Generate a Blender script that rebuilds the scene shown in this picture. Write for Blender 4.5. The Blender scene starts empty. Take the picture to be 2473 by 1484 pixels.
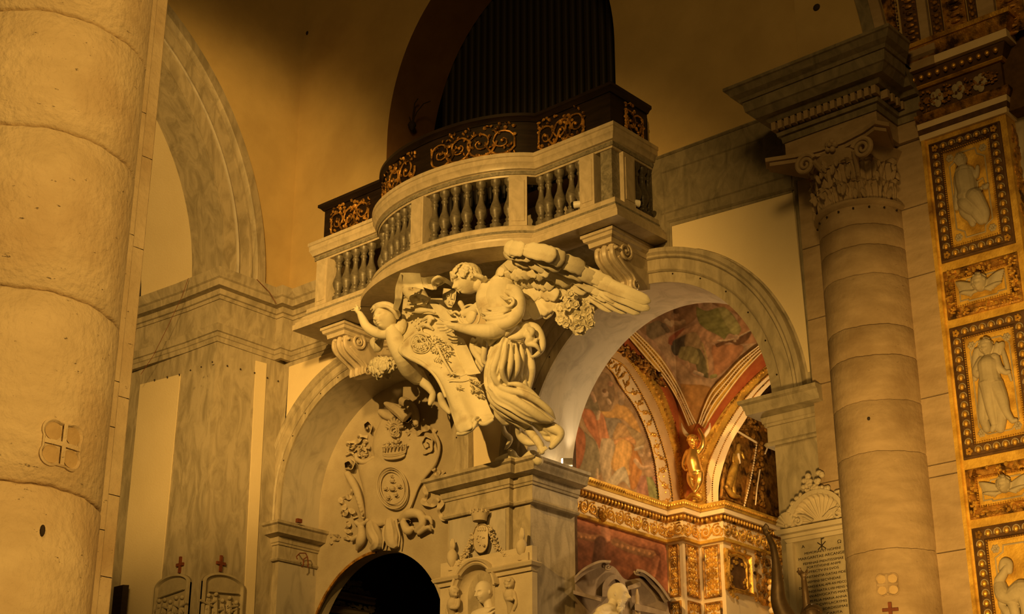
import bpy, bmesh, math, random
import numpy as np
from mathutils import Vector, Matrix, Euler
sc = bpy.context.scene
col = sc.collection
PI = math.pi
# ---------------------------------------------------------------- camera
F = 3800.0; CX = 1236.5; CY = 742.0
TH = math.radians(22.06); YAW = math.radians(41.3)
CAM = np.array([0.0, 0.0, 1.6])
_fw = np.array([-math.sin(YAW), math.cos(YAW), 0.0]); _rt = np.array([math.cos(YAW), math.sin(YAW), 0.0]); _up = np.array([0, 0, 1.0])
_fwd = _fw*math.cos(TH)+_up*math.sin(TH); _upv = _up*math.cos(TH)-_fw*math.sin(TH)
cd = bpy.data.cameras.new('camera'); cam = bpy.data.objects.new('camera', cd); col.objects.link(cam)
cd.sensor_width = 36.0; cd.lens = 36.0*F/2473.0; cd.clip_end = 200
m3 = Matrix(((_rt[0], _upv[0], -_fwd[0]), (_rt[1], _upv[1], -_fwd[1]), (_rt[2], _upv[2], -_fwd[2])))
cam.matrix_world = Matrix.Translation(Vector(CAM)) @ m3.to_4x4()
sc.camera = cam
# ---------------------------------------------------------------- light
sc.view_settings.view_transform = 'Standard'; sc.view_settings.look = 'None'
sc.view_settings.exposure = 0.0; sc.view_settings.gamma = 1.0; sc.view_settings.use_curve_mapping = False
w = bpy.data.worlds.new('world'); sc.world = w; w.use_nodes = True
w.node_tree.nodes['Background'].inputs[0].default_value = (1.0, 0.55, 0.16, 1)
w.node_tree.nodes['Background'].inputs[1].default_value = 0.02
WARM = (1.0, 0.545, 0.12)
def lamp(name, kind, loc, target, power, color=WARM, size=0.3, spot=None, blend=0.6):
    d = bpy.data.lights.new(name, kind); o = bpy.data.objects.new(name, d); col.objects.link(o)
    d.energy = power; d.color = color
    if kind == 'AREA': d.shape = 'DISK'; d.size = size
    else: d.shadow_soft_size = size
    if spot: d.spot_size = math.radians(spot); d.spot_blend = blend
    o.location = loc
    o.rotation_euler = (Vector(target)-Vector(loc)).to_track_quat('-Z', 'Y').to_euler()
    return o
lamp('key_spot', 'SPOT', (-9.4, 1.0, 10.8), (-14.1, 15.0, 8.0), 8300, size=0.09, spot=45, blend=1.0)
lamp('nave_fill', 'AREA', (1.0, -4.0, 13.5), (-9.0, 12.0, 6.5), 600, size=4.0)
lamp('column_light', 'SPOT', (3.5, 2.4, 3.6), (-6.2, 4.2, 4.9), 2700, size=0.3, spot=46, blend=0.9)
lamp('left_bay_light', 'SPOT', (-6.5, 2.5, 10.6), (-19.2, 13.3, 11.2), 8800, size=0.5, spot=33, blend=0.55)
lamp('right_column_light', 'SPOT', (-3.5, 5.5, 2.0), (-6.15, 15.0, 5.4), 5600, size=0.4, spot=42, blend=0.9)
lamp('chapel_lamp', 'POINT', (-11.3, 17.7, 8.0), (0, 0, 0), 125, color=(1.0, 0.60, 0.22), size=0.15)
lamp('chapel_low', 'POINT', (-10.9, 17.2, 5.2), (0, 0, 0), 60, color=(1.0, 0.6, 0.22), size=0.2)

# ---------------------------------------------------------------- projection helpers (photo pixel -> point of a plane in the room)
def ray(px, py): return _rt*(px-CX)/F - _upv*(py-CY)/F + _fwd
def onY(px, py, Y): r = ray(px, py); return CAM+r*(Y-CAM[1])/r[1]
def onX(px, py, X): r = ray(px, py); return CAM+r*(X-CAM[0])/r[0]
def onZ(px, py, Z): r = ray(px, py); return CAM+r*(Z-CAM[2])/r[2]
def depth(p): return float((np.array(p)-CAM) @ _fwd)
def arr(p): return np.array(p, dtype=float)
def crom(pts, n):                       # Catmull-Rom resample
    P = [arr(p) for p in pts]; P = [2*P[0]-P[1]]+P+[2*P[-1]-P[-2]]
    k = len(P)-3; out = []
    for i in range(n):
        t = i/(n-1)*k; j = min(int(t), k-1); t -= j
        a, b, c, d = P[j:j+4]
        out.append(0.5*((2*b)+(c-a)*t+(2*a-5*b+4*c-d)*t*t+(3*b-a-3*c+d)*t**3))
    return np.array(out)
class Fr:                               # local frame: u right, v up, n out of the wall
    def __init__(s, o, u=(1, 0, 0), v=(0, 0, 1)):
        s.o = arr(o); s.u = arr(u); s.v = arr(v); s.n = np.cross(s.u, s.v)
    def p(s, a, b, c=0.0): return s.o+s.u*a+s.v*b+s.n*c
    def rot(s): return Matrix(((s.u[0], s.v[0], s.n[0]), (s.u[1], s.v[1], s.n[1]), (s.u[2], s.v[2], s.n[2])))
UY = (0, 1, 0)
# ---------------------------------------------------------------- mesh builder
class MB:
    def __init__(s): s.v = []; s.f = []
    def add(s, vs, fs):
        b = len(s.v); s.v.extend([tuple(map(float, q)) for q in vs]); s.f.extend([tuple(i+b for i in f) for f in fs]); return s
    def grid(s, P, cu=False, cv=False):
        P = np.asarray(P, dtype=float); n, m = P.shape[:2]; fs = []
        for i in range(n if cu else n-1):
            for j in range(m if cv else m-1):
                fs.append((i*m+j, ((i+1) % n)*m+j, ((i+1) % n)*m+(j+1) % m, i*m+(j+1) % m))
        return s.add(P.reshape(-1, 3), fs)
    def box(s, lo, hi):
        x0, y0, z0 = lo; x1, y1, z1 = hi
        return s.add([(x0, y0, z0), (x1, y0, z0), (x1, y1, z0), (x0, y1, z0), (x0, y0, z1), (x1, y0, z1), (x1, y1, z1), (x0, y1, z1)],
                     [(0, 3, 2, 1), (4, 5, 6, 7), (0, 1, 5, 4), (1, 2, 6, 5), (2, 3, 7, 6), (3, 0, 4, 7)])
    def fbox(s, fr, a0, a1, b0, b1, c0, c1, bev=0.0):
        q = [fr.p(a, b, c0) for a, b in ((a0, b0), (a1, b0), (a1, b1), (a0, b1))]
        t = [fr.p(a, b, c1) for a, b in ((a0+bev, b0+bev), (a1-bev, b0+bev), (a1-bev, b1-bev), (a0+bev, b1-bev))]
        return s.add(q+t, [(0, 3, 2, 1), (4, 5, 6, 7), (0, 1, 5, 4), (1, 2, 6, 5), (2, 3, 7, 6), (3, 0, 4, 7)])
    def prism(s, poly, vec):
        n = len(poly); P = [arr(p) for p in poly]; v = arr(vec)
        return s.add(P+[p+v for p in P], [tuple(range(n)), tuple(range(2*n-1, n-1, -1))]+[(i, (i+1) % n, (i+1) % n+n, i+n) for i in range(n)])
    def tube(s, pts, rad, k=8, flat=1.0, cap=True, nrm=None):
        P = [arr(p) for p in pts]; n = len(P)
        R = [rad]*n if np.isscalar(rad) else list(rad)
        ring = []; N = None
        for i in range(n):
            t = P[min(i+1, n-1)]-P[max(i-1, 0)]; L = np.linalg.norm(t); t = t/L if L > 1e-9 else arr((0, 0, 1))
            if nrm is not None: a = arr(nrm)
            elif N is None: a = arr((0, 0, 1)) if abs(t[2]) < 0.9 else arr((1, 0, 0))
            else: a = N
            N = a-t*(a @ t); l = np.linalg.norm(N); N = N/l if l > 1e-6 else np.cross(t, (1, 0.2, 0.1)); B = np.cross(t, N)
            ring.append([P[i]+(N*math.cos(2*PI*j/k)*flat+B*math.sin(2*PI*j/k))*R[i] for j in range(k)])
        b = len(s.v); s.grid(ring, cv=True)
        if cap: s.f.append(tuple(b+j for j in range(k))); s.f.append(tuple(b+(n-1)*k+j for j in reversed(range(k))))
        return s
    def ball(s, c, r, k=8, m=6, rot=None):
        c = arr(c); r = arr(r) if not np.isscalar(r) else arr((r, r, r)); vs = []; fs = []
        for i in range(1, m):
            th = PI*i/m
            for j in range(k):
                ph = 2*PI*j/k; vs.append(arr((math.sin(th)*math.cos(ph), math.sin(th)*math.sin(ph), math.cos(th)))*r)
        vs += [arr((0, 0, r[2])), arr((0, 0, -r[2]))]
        if rot is not None: rm = np.array(rot); vs = [rm @ q for q in vs]
        vs = [c+q for q in vs]; a = (m-1)*k
        for i in range(m-2):
            for j in range(k): fs.append((i*k+j, (i+1)*k+j, (i+1)*k+(j+1) % k, i*k+(j+1) % k))
        for j in range(k): fs.append((a, j, (j+1) % k)); fs.append((a+1, (m-2)*k+(j+1) % k, (m-2)*k+j))
        return s.add(vs, fs)
    def lathe(s, prof, c, k=24, a0=0.0, a1=2*PI, zs=1.0):
        full = abs(a1-a0-2*PI) < 1e-6; n = k if full else k+1
        G = [[(c[0]+r*math.cos(a0+(a1-a0)*j/k), c[1]+r*math.sin(a0+(a1-a0)*j/k), c[2]+z*zs) for j in range(n)] for r, z in prof]
        return s.grid(G, cv=full)
    def sweep(s, path, prof, closed=False, ends=True):   # horizontal path (x,y), prof (outward, z); outward = right-hand side of travel
        P = [arr(p) for p in path]; n = len(P); G = []
        for i in range(n):
            if closed: a, b = P[i-1], P[(i+1) % n]
            else: a, b = P[max(i-1, 0)], P[min(i+1, n-1)]
            d1 = (P[i]-a) if (closed or i > 0) else (b-P[i]); d2 = (b-P[i]) if (closed or i < n-1) else (P[i]-a)
            d1 = d1/np.linalg.norm(d1); d2 = d2/np.linalg.norm(d2)
            n1 = arr((d1[1], -d1[0])); n2 = arr((d2[1], -d2[0])); nn = n1+n2; nn = nn/(nn @ nn)*2 if nn @ nn > 1e-6 else n1
            G.append([(P[i][0]+nn[0]*o, P[i][1]+nn[1]*o, z) for o, z in prof])
        b = len(s.v); s.grid(G, cu=closed, cv=True); m = len(prof)
        if ends and not closed: s.f.append(tuple(b+j for j in range(m))); s.f.append(tuple(b+(n-1)*m+j for j in reversed(range(m))))
        return s
    def band(s, fr, crv, prof, closed=False, ends=True):  # curve in (a,b) of frame, prof (offset to the left of travel, height out)
        P = [arr(p) for p in crv]; n = len(P); G = []
        for i in range(n):
            if closed: a, b = P[i-1], P[(i+1) % n]
            else: a, b = P[max(i-1, 0)], P[min(i+1, n-1)]
            d1 = (P[i]-a) if (closed or i > 0) else (b-P[i]); d2 = (b-P[i]) if (closed or i < n-1) else (P[i]-a)
            d1 = d1/max(np.linalg.norm(d1), 1e-9); d2 = d2/max(np.linalg.norm(d2), 1e-9)
            n1 = arr((-d1[1], d1[0])); n2 = arr((-d2[1], d2[0])); nn = n1+n2; q = nn @ nn; nn = nn/q*2 if q > 0.3 else n1
            G.append([fr.p(P[i][0]+nn[0]*o, P[i][1]+nn[1]*o, h) for o, h in prof])
        b = len(s.v); s.grid(G, cu=closed, cv=True); m = len(prof)
        if ends and not closed: s.f.append(tuple(b+j for j in range(m))); s.f.append(tuple(b+(n-1)*m+j for j in reversed(range(m))))
        return s
    def mesh(s, name, smooth=True, ang=40):
        me = bpy.data.meshes.new(name); me.from_pydata(s.v, [], s.f); me.update()
        bm = bmesh.new(); bm.from_mesh(me); bmesh.ops.recalc_face_normals(bm, faces=bm.faces); bm.to_mesh(me); bm.free()
        if smooth:
            me.polygons.foreach_set('use_smooth', [True]*len(me.polygons))
            if ang < 180: me.set_sharp_from_angle(angle=math.radians(ang))
        return me
def put(name, me, m, parent=None, loc=None, rot=None, scale=None):
    o = bpy.data.objects.new(name, me); col.objects.link(o)
    if m is not None and len(me.materials) == 0: me.materials.append(m)
    if parent is not None:
        o.parent = parent
        base = Vector(parent.location) if parent.type == 'EMPTY' or parent.parent is None else Vector((0, 0, 0))
        if parent.parent is not None: base = Vector(parent['w0'])
    else: base = Vector((0, 0, 0))
    L = Vector((0, 0, 0)) if loc is None else Vector([float(q) for q in loc])
    o['w0'] = [L.x, L.y, L.z]
    o.location = L-base
    if rot is not None: o.rotation_euler = rot if isinstance(rot, Euler) else Matrix(rot).to_euler()
    if scale is not None: o.scale = scale
    return o
def part(name, mb, m, parent, smooth=True, ang=40, kind=None, label=None):
    o = put(name, mb.mesh(name, smooth, ang), m, parent)
    if kind: o['kind'] = kind
    if label: o['label'] = label
    return o
def thing(name, label, cat, loc, group=None):
    o = bpy.data.objects.new(name, None); col.objects.link(o); o.empty_display_size = 0.1
    o.location = [float(q) for q in loc]; o['label'] = label; o['category'] = cat; o['w0'] = list(o.location)
    if group: o['group'] = group
    return o
def solo(name, mb, m, label, cat, group=None, smooth=True, ang=40):
    o = put(name, mb.mesh(name, smooth, ang), m); o['label'] = label; o['category'] = cat
    if group: o['group'] = group
    return o
def struct(name, mb, m, smooth=False, ang=35):
    o = put(name, mb.mesh(name, smooth, ang), m); o['kind'] = 'structure'; return o
def remesh(name, mb, m, parent, voxel=0.012, smooth=3, label=None, disp=0.0):
    me = mb.mesh(name+'_raw', False); o = bpy.data.objects.new(name+'_tmp', me); col.objects.link(o)
    r = o.modifiers.new('r', 'REMESH'); r.mode = 'VOXEL'; r.voxel_size = voxel; r.use_smooth_shade = True
    if smooth: q = o.modifiers.new('s', 'SMOOTH'); q.factor = 0.5; q.iterations = smooth
    dg = bpy.context.evaluated_depsgraph_get(); nm = bpy.data.meshes.new_from_object(o.evaluated_get(dg))
    bpy.data.objects.remove(o); bpy.data.meshes.remove(me); nm.name = name
    nm.polygons.foreach_set('use_smooth', [True]*len(nm.polygons))
    x = put(name, nm, m, parent)
    if label: x['label'] = label
    return x
# ---------------------------------------------------------------- materials
def mat(name, c1, c2=None, scale=4.0, stretch=(1, 1, 1), rough=0.6, metal=0.0, bump=0.0, bscale=30.0, detail=6.0, dist=0.0, lo=0.35, hi=0.65, pits=0.0, pscale=14.0, dirt=None, emit=None, estr=0.0, spec=0.3):
    m = bpy.data.materials.new(name); m.use_nodes = True; nt = m.node_tree; N = nt.nodes; L = nt.links
    b = N['Principled BSDF']; b.inputs['Roughness'].default_value = rough; b.inputs['Metallic'].default_value = metal
    b.inputs['Specular IOR Level'].default_value = spec
    tc = N.new('ShaderNodeTexCoord'); mp = N.new('ShaderNodeMapping'); mp.inputs['Scale'].default_value = stretch; L.new(tc.outputs['Object'], mp.inputs['Vector'])
    base = None
    if c2 is not None:
        n = N.new('ShaderNodeTexNoise'); n.inputs['Scale'].default_value = scale; n.inputs['Detail'].default_value = detail; n.inputs['Distortion'].default_value = dist; n.inputs['Roughness'].default_value = 0.6
        L.new(mp.outputs[0], n.inputs['Vector'])
        r = N.new('ShaderNodeValToRGB'); r.color_ramp.elements[0].position = lo; r.color_ramp.elements[1].position = hi
        r.color_ramp.elements[0].color = (*c1, 1); r.color_ramp.elements[1].color = (*c2, 1); L.new(n.outputs['Fac'], r.inputs[0]); base = r.outputs[0]
    if dirt:
        n2 = N.new('ShaderNodeTexNoise'); n2.inputs['Scale'].default_value = dirt[1]; n2.inputs['Detail'].default_value = 8; L.new(tc.outputs['Object'], n2.inputs['Vector'])
        mr = N.new('ShaderNodeMapRange'); mr.inputs[1].default_value = dirt[2]; mr.inputs[2].default_value = dirt[3]; L.new(n2.outputs['Fac'], mr.inputs[0])
        mx = N.new('ShaderNodeMix'); mx.data_type = 'RGBA'; L.new(mr.outputs[0], mx.inputs[0])
        if base: L.new(base, mx.inputs[6])
        else: mx.inputs[6].default_value = (*c1, 1)
        mx.inputs[7].default_value = (*dirt[0], 1); base = mx.outputs[2]
    hgt = None
    if pits > 0:
        mq = N.new('ShaderNodeMapping'); mq.inputs['Scale'].default_value = (1, 1, 2.6); L.new(tc.outputs['Object'], mq.inputs['Vector'])
        n3 = N.new('ShaderNodeTexNoise'); n3.inputs['Scale'].default_value = pscale; n3.inputs['Detail'].default_value = 10; n3.inputs['Roughness'].default_value = 0.7; L.new(mq.outputs[0], n3.inputs['Vector'])
        m2 = N.new('ShaderNodeMapRange'); m2.inputs[1].default_value = 0.655; m2.inputs[2].default_value = 0.73; L.new(n3.outputs['Fac'], m2.inputs[0])
        mx = N.new('ShaderNodeMix'); mx.data_type = 'RGBA'; L.new(m2.outputs[0], mx.inputs[0])
        if base: L.new(base, mx.inputs[6])
        else: mx.inputs[6].default_value = (*c1, 1)
        mx.inputs[7].default_value = (c1[0]*0.3, c1[1]*0.26, c1[2]*0.22, 1); base = mx.outputs[2]; hgt = (m2.outputs[0], -1.0)
    if base: L.new(base, b.inputs['Base Color'])
    else: b.inputs['Base Color'].default_value = (*c1, 1)
    if bump > 0 or hgt:
        nb = N.new('ShaderNodeTexNoise'); nb.inputs['Scale'].default_value = bscale; nb.inputs['Detail'].default_value = 8; L.new(tc.outputs['Object'], nb.inputs['Vector'])
        bp = N.new('ShaderNodeBump'); bp.inputs['Strength'].default_value = max(bump, 0.15); bp.inputs['Distance'].default_value = 0.02; src = nb.outputs['Fac']
        if hgt:
            ma = N.new('ShaderNodeMath'); ma.operation = 'MULTIPLY_ADD'; L.new(hgt[0], ma.inputs[0]); ma.inputs[1].default_value = -pits; L.new(nb.outputs['Fac'], ma.inputs[2]); src = ma.outputs[0]
        L.new(src, bp.inputs['Height']); L.new(bp.outputs[0], b.inputs['Normal'])
    if emit: b.inputs['Emission Color'].default_value = (*emit, 1); b.inputs['Emission Strength'].default_value = estr
    return m
def vcmat(name, rough=0.7):
    m = bpy.data.materials.new(name); m.use_nodes = True; nt = m.node_tree; a = nt.nodes.new('ShaderNodeVertexColor'); a.layer_name = 'Col'
    b = nt.nodes['Principled BSDF']; b.inputs['Roughness'].default_value = rough; b.inputs['Specular IOR Level'].default_value = 0.2
    n = nt.nodes.new('ShaderNodeTexNoise'); n.inputs['Scale'].default_value = 9; n.inputs['Detail'].default_value = 8
    tc = nt.nodes.new('ShaderNodeTexCoord'); nt.links.new(tc.outputs['Object'], n.inputs['Vector'])
    mr = nt.nodes.new('ShaderNodeMapRange'); mr.inputs[1].default_value = 0.3; mr.inputs[2].default_value = 0.7; mr.inputs[3].default_value = 0.7; mr.inputs[4].default_value = 1.15; nt.links.new(n.outputs['Fac'], mr.inputs[0])
    mx = nt.nodes.new('ShaderNodeVectorMath'); mx.operation = 'SCALE'; nt.links.new(a.outputs[0], mx.inputs[0]); nt.links.new(mr.outputs[0], mx.inputs[3]); nt.links.new(mx.outputs[0], b.inputs['Base Color'])
    return m
M = dict(
 plaster=mat('plaster', (.50, .375, .18), (.58, .44, .215), 1.3, rough=.9, bump=.12, bscale=60, dirt=((.42, .30, .14), .8, .5, .8)),
 panelpaint=mat('panel_paint', (.74, .63, .43), (.78, .67, .47), 1.5, rough=.85, bump=.06, bscale=40),
 marble=mat('grey_veined_marble', (.30, .26, .19), (.47, .41, .31), 3.4, (1.5, 1.5, .55), rough=.5, detail=12, dist=1.1, lo=.36, hi=.6, bump=.03),
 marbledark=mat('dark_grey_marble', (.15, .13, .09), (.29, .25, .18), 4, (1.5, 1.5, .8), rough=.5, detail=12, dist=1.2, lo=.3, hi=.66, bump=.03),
 marblewhite=mat('pale_marble', (.33, .30, .26), (.48, .44, .38), 2.6, (1.2, 1.2, .5), rough=.42, detail=8, dist=1.4, lo=.3, hi=.55),
 balmarble=mat('balcony_marble', (.42, .36, .26), (.58, .50, .38), 5, (1.2, 1.2, .8), rough=.38, detail=8, dist=1.2, lo=.3, hi=.6, spec=.5),
 stripe=mat('grey_green_marble_inlay', (.13, .12, .09), (.33, .30, .24), 9, rough=.4, detail=8, dist=2.0, lo=.3, hi=.7),
 baluster=mat('baluster_marble', (.075, .065, .048), (.17, .15, .115), 8, rough=.4, detail=8, dist=2.0, lo=.3, hi=.65, spec=.5),
 trav=mat('travertine', (.60, .49, .33), (.72, .60, .42), 2.2, (1, 1, 2.5), rough=.85, bump=.7, bscale=26, pits=2.2, pscale=13, dirt=((.47, .34, .2), 1.3, .48, .72)),
 trav2=mat('brown_travertine', (.36, .27, .17), (.47, .36, .24), 2.4, (1, 1, 3), rough=.85, bump=.35, bscale=20, pits=1.0, pscale=12, dirt=((.27, .19, .11), 1.6, .5, .75)),
 joint=mat('joint_mortar', (.22, .15, .085), rough=.95),
 stucco=mat('cream_stucco', (.50, .43, .32), (.58, .51, .39), 4, rough=.8, bump=.12, bscale=35),
 nichewall=mat('niche_wall_stucco', (.40, .34, .25), (.47, .41, .31), 3, rough=.85, bump=.12, bscale=35),
 statue=mat('statue_stucco', (.68, .64, .50), (.78, .73, .58), 3, rough=.7, bump=.10, bscale=45, dirt=((.42, .34, .22), 3.5, .55, .8)),
 busts=mat('white_marble_bust', (.66, .60, .50), (.74, .68, .58), 5, rough=.5),
 wood=mat('dark_wood', (.010, .006, .005), (.022, .013, .009), 3, (1, 1, 6), rough=.45),
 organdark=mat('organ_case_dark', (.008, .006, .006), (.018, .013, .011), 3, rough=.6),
 pipe=mat('organ_pipe_metal', (.05, .045, .045), rough=.45, metal=.6),
 gold=mat('gilding', (.66, .38, .07), (.9, .56, .12), 14, rough=.38, metal=.55, bump=.25, bscale=50, dirt=((.20, .09, .02), 5, .5, .72)),
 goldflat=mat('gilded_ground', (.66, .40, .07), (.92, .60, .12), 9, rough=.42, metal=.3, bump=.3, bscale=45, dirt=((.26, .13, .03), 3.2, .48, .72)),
 goldold=mat('old_gilding', (.34, .16, .035), (.62, .34, .08), 18, rough=.4, metal=.4, bump=.3, bscale=60, dirt=((.06, .03, .01), 8, .45, .65)),
 goldbr=mat('bright_gilding', (.86, .52, .13), (.95, .62, .2), 6, rough=.28, metal=.9),
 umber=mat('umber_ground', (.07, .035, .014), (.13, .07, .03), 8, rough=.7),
 relief=mat('relief_stucco', (.36, .31, .22), (.45, .39, .28), 6, rough=.7, bump=.12),
 chapelwhite=mat('chapel_cream', (.76, .62, .42), (.82, .68, .47), 6, rough=.6),
 red=mat('red_ground', (.42, .10, .035), (.52, .16, .05), 7, rough=.7),
 orange=mat('ochre_ground', (.50, .20, .05), (.60, .27, .08), 7, rough=.7),
 bronze=mat('dark_bronze', (.05, .032, .018), (.085, .055, .03), 6, rough=.5, metal=.3),
 floor=mat('dark_floor', (.08, .06, .04), (.12, .09, .06), 2, rough=.6),
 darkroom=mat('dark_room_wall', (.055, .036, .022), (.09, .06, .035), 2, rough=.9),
 pinkstone=mat('pink_grey_stone', (.30, .235, .185), (.42, .34, .27), 3, rough=.6, dist=1.5),
 ink=mat('dark_inlay', (.035, .025, .018), rough=.8),
 rust=mat('red_brown_iron', (.13, .035, .015), (.2, .06, .025), 9, rough=.7),
 quat=mat('ochre_inlay', (.47, .34, .18), (.55, .41, .23), 8, rough=.85, bump=.3),
 metalw=mat('white_lamp_housing', (.72, .70, .66), rough=.4),
 glass=mat('black_lens', (.01, .01, .01), rough=.15),
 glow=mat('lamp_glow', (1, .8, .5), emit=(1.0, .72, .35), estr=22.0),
 paint=vcmat('fresco_paint'),
)
# ================================================================ STRUCTURE
W0 = 15.19; XA = -18.13; NW = 15.95
A1 = (-16.2, 7.9, 1.8, 1.68)      # left arch: centre x, spring z, half width, rise
A2 = (-11.15, 7.45, 1.9, 2.03)    # right arch
A3 = (-13.7, 13.3, 2.26, 2.8)     # organ niche
def arc(c, n=48, k=0.0, t0=0.0, t1=PI):
    return [(c[0]+(c[2]+k)*math.cos(t0+(t1-t0)*i/n), c[1]+(c[3]+k)*math.sin(t0+(t1-t0)*i/n)) for i in range(n+1)]
def wall(fr, a0, a1, b0, b1, ops=()):
    mb = MB(); xs = {a0, a1}
    for c, bl in ops:
        for i in range(49): xs.add(c[0]-c[2]*math.cos(PI*i/48))
    xs = sorted(x for x in xs if a0-1e-6 <= x <= a1+1e-6)
    def sol(x):
        iv = [(b0, b1)]
        for c, bl in ops:
            q = (x-c[0])/c[2]
            if abs(q) < 1-1e-7 or abs(abs(q)-1) < 1e-7:
                t = c[1]+c[3]*math.sqrt(max(0, 1-q*q)); n = []
                for lo, hi in iv:
                    if bl > lo: n.append((lo, min(hi, bl)))
                    if t < hi: n.append((max(lo, t), hi))
                iv = n
        return iv
    for x, y in zip(xs, xs[1:]):
        if y-x < 1e-7: continue
        m = sol((x+y)/2); e = 1e-5
        L = sol(x+(y-x)*1e-4); R = sol(y-(y-x)*1e-4)
        if len(L) == len(R) == len(m):
            for (l0, l1), (r0, r1) in zip(L, R):
                if l1-l0 > 1e-4 or r1-r0 > 1e-4: mb.add([fr.p(x, l0), fr.p(y, r0), fr.p(y, r1), fr.p(x, l1)], [(0, 1, 2, 3)])
    return mb
def soffit(fr, crv, depth, mb=None, d0=0.0):
    mb = mb or MB(); return mb.grid([[fr.p(a, b, -d0) for a, b in crv], [fr.p(a, b, -depth) for a, b in crv]])
fW = Fr((0, W0, 0)); fN = Fr((0, NW, 0)); fA = Fr((XA, 0, 0), UY)
struct('floor', MB().box((-24, -8, -0.1), (8, 26, 0)), M['floor'])
struct('wall_back', wall(fW, XA, -5.0, 0, 11.2, [(A1, -1), (A2, -1)]), M['marble'])
struct('wall_back_upper', wall(fW, XA, -5.0, 11.2, 19, [(A3, 9)]), M['plaster'])
# organ niche: reveal and end wall
c = [(A3[0]+A3[2], 11.2)]+arc(A3)+[(A3[0]-A3[2], 11.2)]
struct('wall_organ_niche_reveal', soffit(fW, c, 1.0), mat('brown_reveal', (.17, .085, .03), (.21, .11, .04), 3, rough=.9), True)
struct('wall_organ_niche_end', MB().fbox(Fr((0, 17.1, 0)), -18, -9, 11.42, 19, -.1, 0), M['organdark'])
# left arch: jamb, soffit, niche wall with dark doorway
c = [(A1[0]+A1[2], 0)]+arc(A1)+[(A1[0]-A1[2], 0)]
struct('wall_left_arch_soffit', soffit(fW, c, NW-W0), M['marblewhite'], True)
AD = (-16.68, 5.55, 1.43, 1.45)
struct('wall_niche', wall(fN, -18.1, -14.3, 0, 9.8, [(AD, -1)]), M['nichewall'])
c = [(AD[0]+AD[2], 0)]+arc(AD)+[(AD[0]-AD[2], 0)]
struct('wall_doorway_reveal', soffit(fN, c, .22), M['stucco'], True)
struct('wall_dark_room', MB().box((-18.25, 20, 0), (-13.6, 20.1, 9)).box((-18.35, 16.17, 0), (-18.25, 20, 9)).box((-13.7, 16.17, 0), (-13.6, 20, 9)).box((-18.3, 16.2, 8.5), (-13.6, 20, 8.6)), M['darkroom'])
# arcade wall on the left with its great arch, soffit and pier
R1 = 4.1; ACY = 9.75; AS = 11.2
AA = (ACY, AS, R1, R1)
struct('wall_arcade', wall(fA, 4.6, W0, 11.2, 19, [(AA, 5)]), M['plaster'])
cv = [(ACY+R1*math.cos(t), AS+R1*math.sin(t)) for t in np.linspace(0, PI*.9, 60)]
struct('wall_arcade_soffit', soffit(fA, cv, .77), M['marble'], True)
struct('wall_arcade_soffit_panel', soffit(fA, cv, 2.1, None, .77), M['panelpaint'], True)
struct('wall_arcade_pier', MB().box((-20.6, 13.85, 0), (XA, W0+.3, 11.2)), M['marble'])
# archivolt of the arcade arch, mouldings
th = list(np.linspace(-.02, PI*.8, 70))
def ringA(r): return [(ACY+r*math.cos(t), AS+r*math.sin(t)) for t in th]
t_ = thing('great_archivolt', 'grey marble archivolt of the tall arch rising from the left pier', 'arch', (XA, 13.9, 11.2))
part('inner_fascia', MB().band(fA, ringA(4.1), [(0, 0), (0, .03), (-.24, .03), (-.24, 0)]), M['marble'], t_)
part('bead', MB().band(fA, ringA(4.34), [(0, 0), (0, .05), (-.025, .065), (-.05, .05), (-.05, .02), (-.09, .02), (-.09, 0)]), M['marblewhite'], t_)
part('middle_fascia', MB().band(fA, ringA(4.42), [(0, 0), (0, .045), (-.17, .045), (-.17, 0)]), M['marble'], t_)
part('outer_fillet', MB().band(fA, ringA(4.59), [(0, 0), (0, .075), (-.03, .075), (-.05, .05), (-.1, .06), (-.13, .09), (-.3, .075), (-.31, 0)]), M['marble'], t_)
# entablature that wraps the pier and runs behind the balcony
path = [(-20.9, 13.72), (-19.6, 13.81), (-18.9, 13.85), (XA, 13.85), (XA, 14.98), (-17.98, 14.98), (-17.98, W0), (-16.4, W0)]
t_ = thing('pier_entablature', 'grey marble entablature wrapping the plain pier beside the balcony', 'cornice', (XA, 13.85, 10.1))
part('cornice', MB().sweep(path, [(-.05, 10.78), (.05, 10.78), (.06, 10.83), (.09, 10.84), (.1, 10.9), (.1, 10.92), (.2, 10.93), (.21, 11.03), (.24, 11.05), (.27, 11.12), (.29, 11.18), (-.05, 11.22)]), M['marble'], t_, ang=25)
part('frieze', MB().sweep(path, [(-.05, 10.36), (.03, 10.36), (.03, 10.79), (-.05, 10.79)]), M['marble'], t_, ang=25)
part('architrave', MB().sweep(path, [(-.05, 10.1), (.02, 10.1), (.03, 10.17), (.045, 10.18), (.05, 10.24), (.075, 10.25), (.09, 10.32), (.1, 10.36), (-.05, 10.38)]), M['marble'], t_, ang=25)
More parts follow.
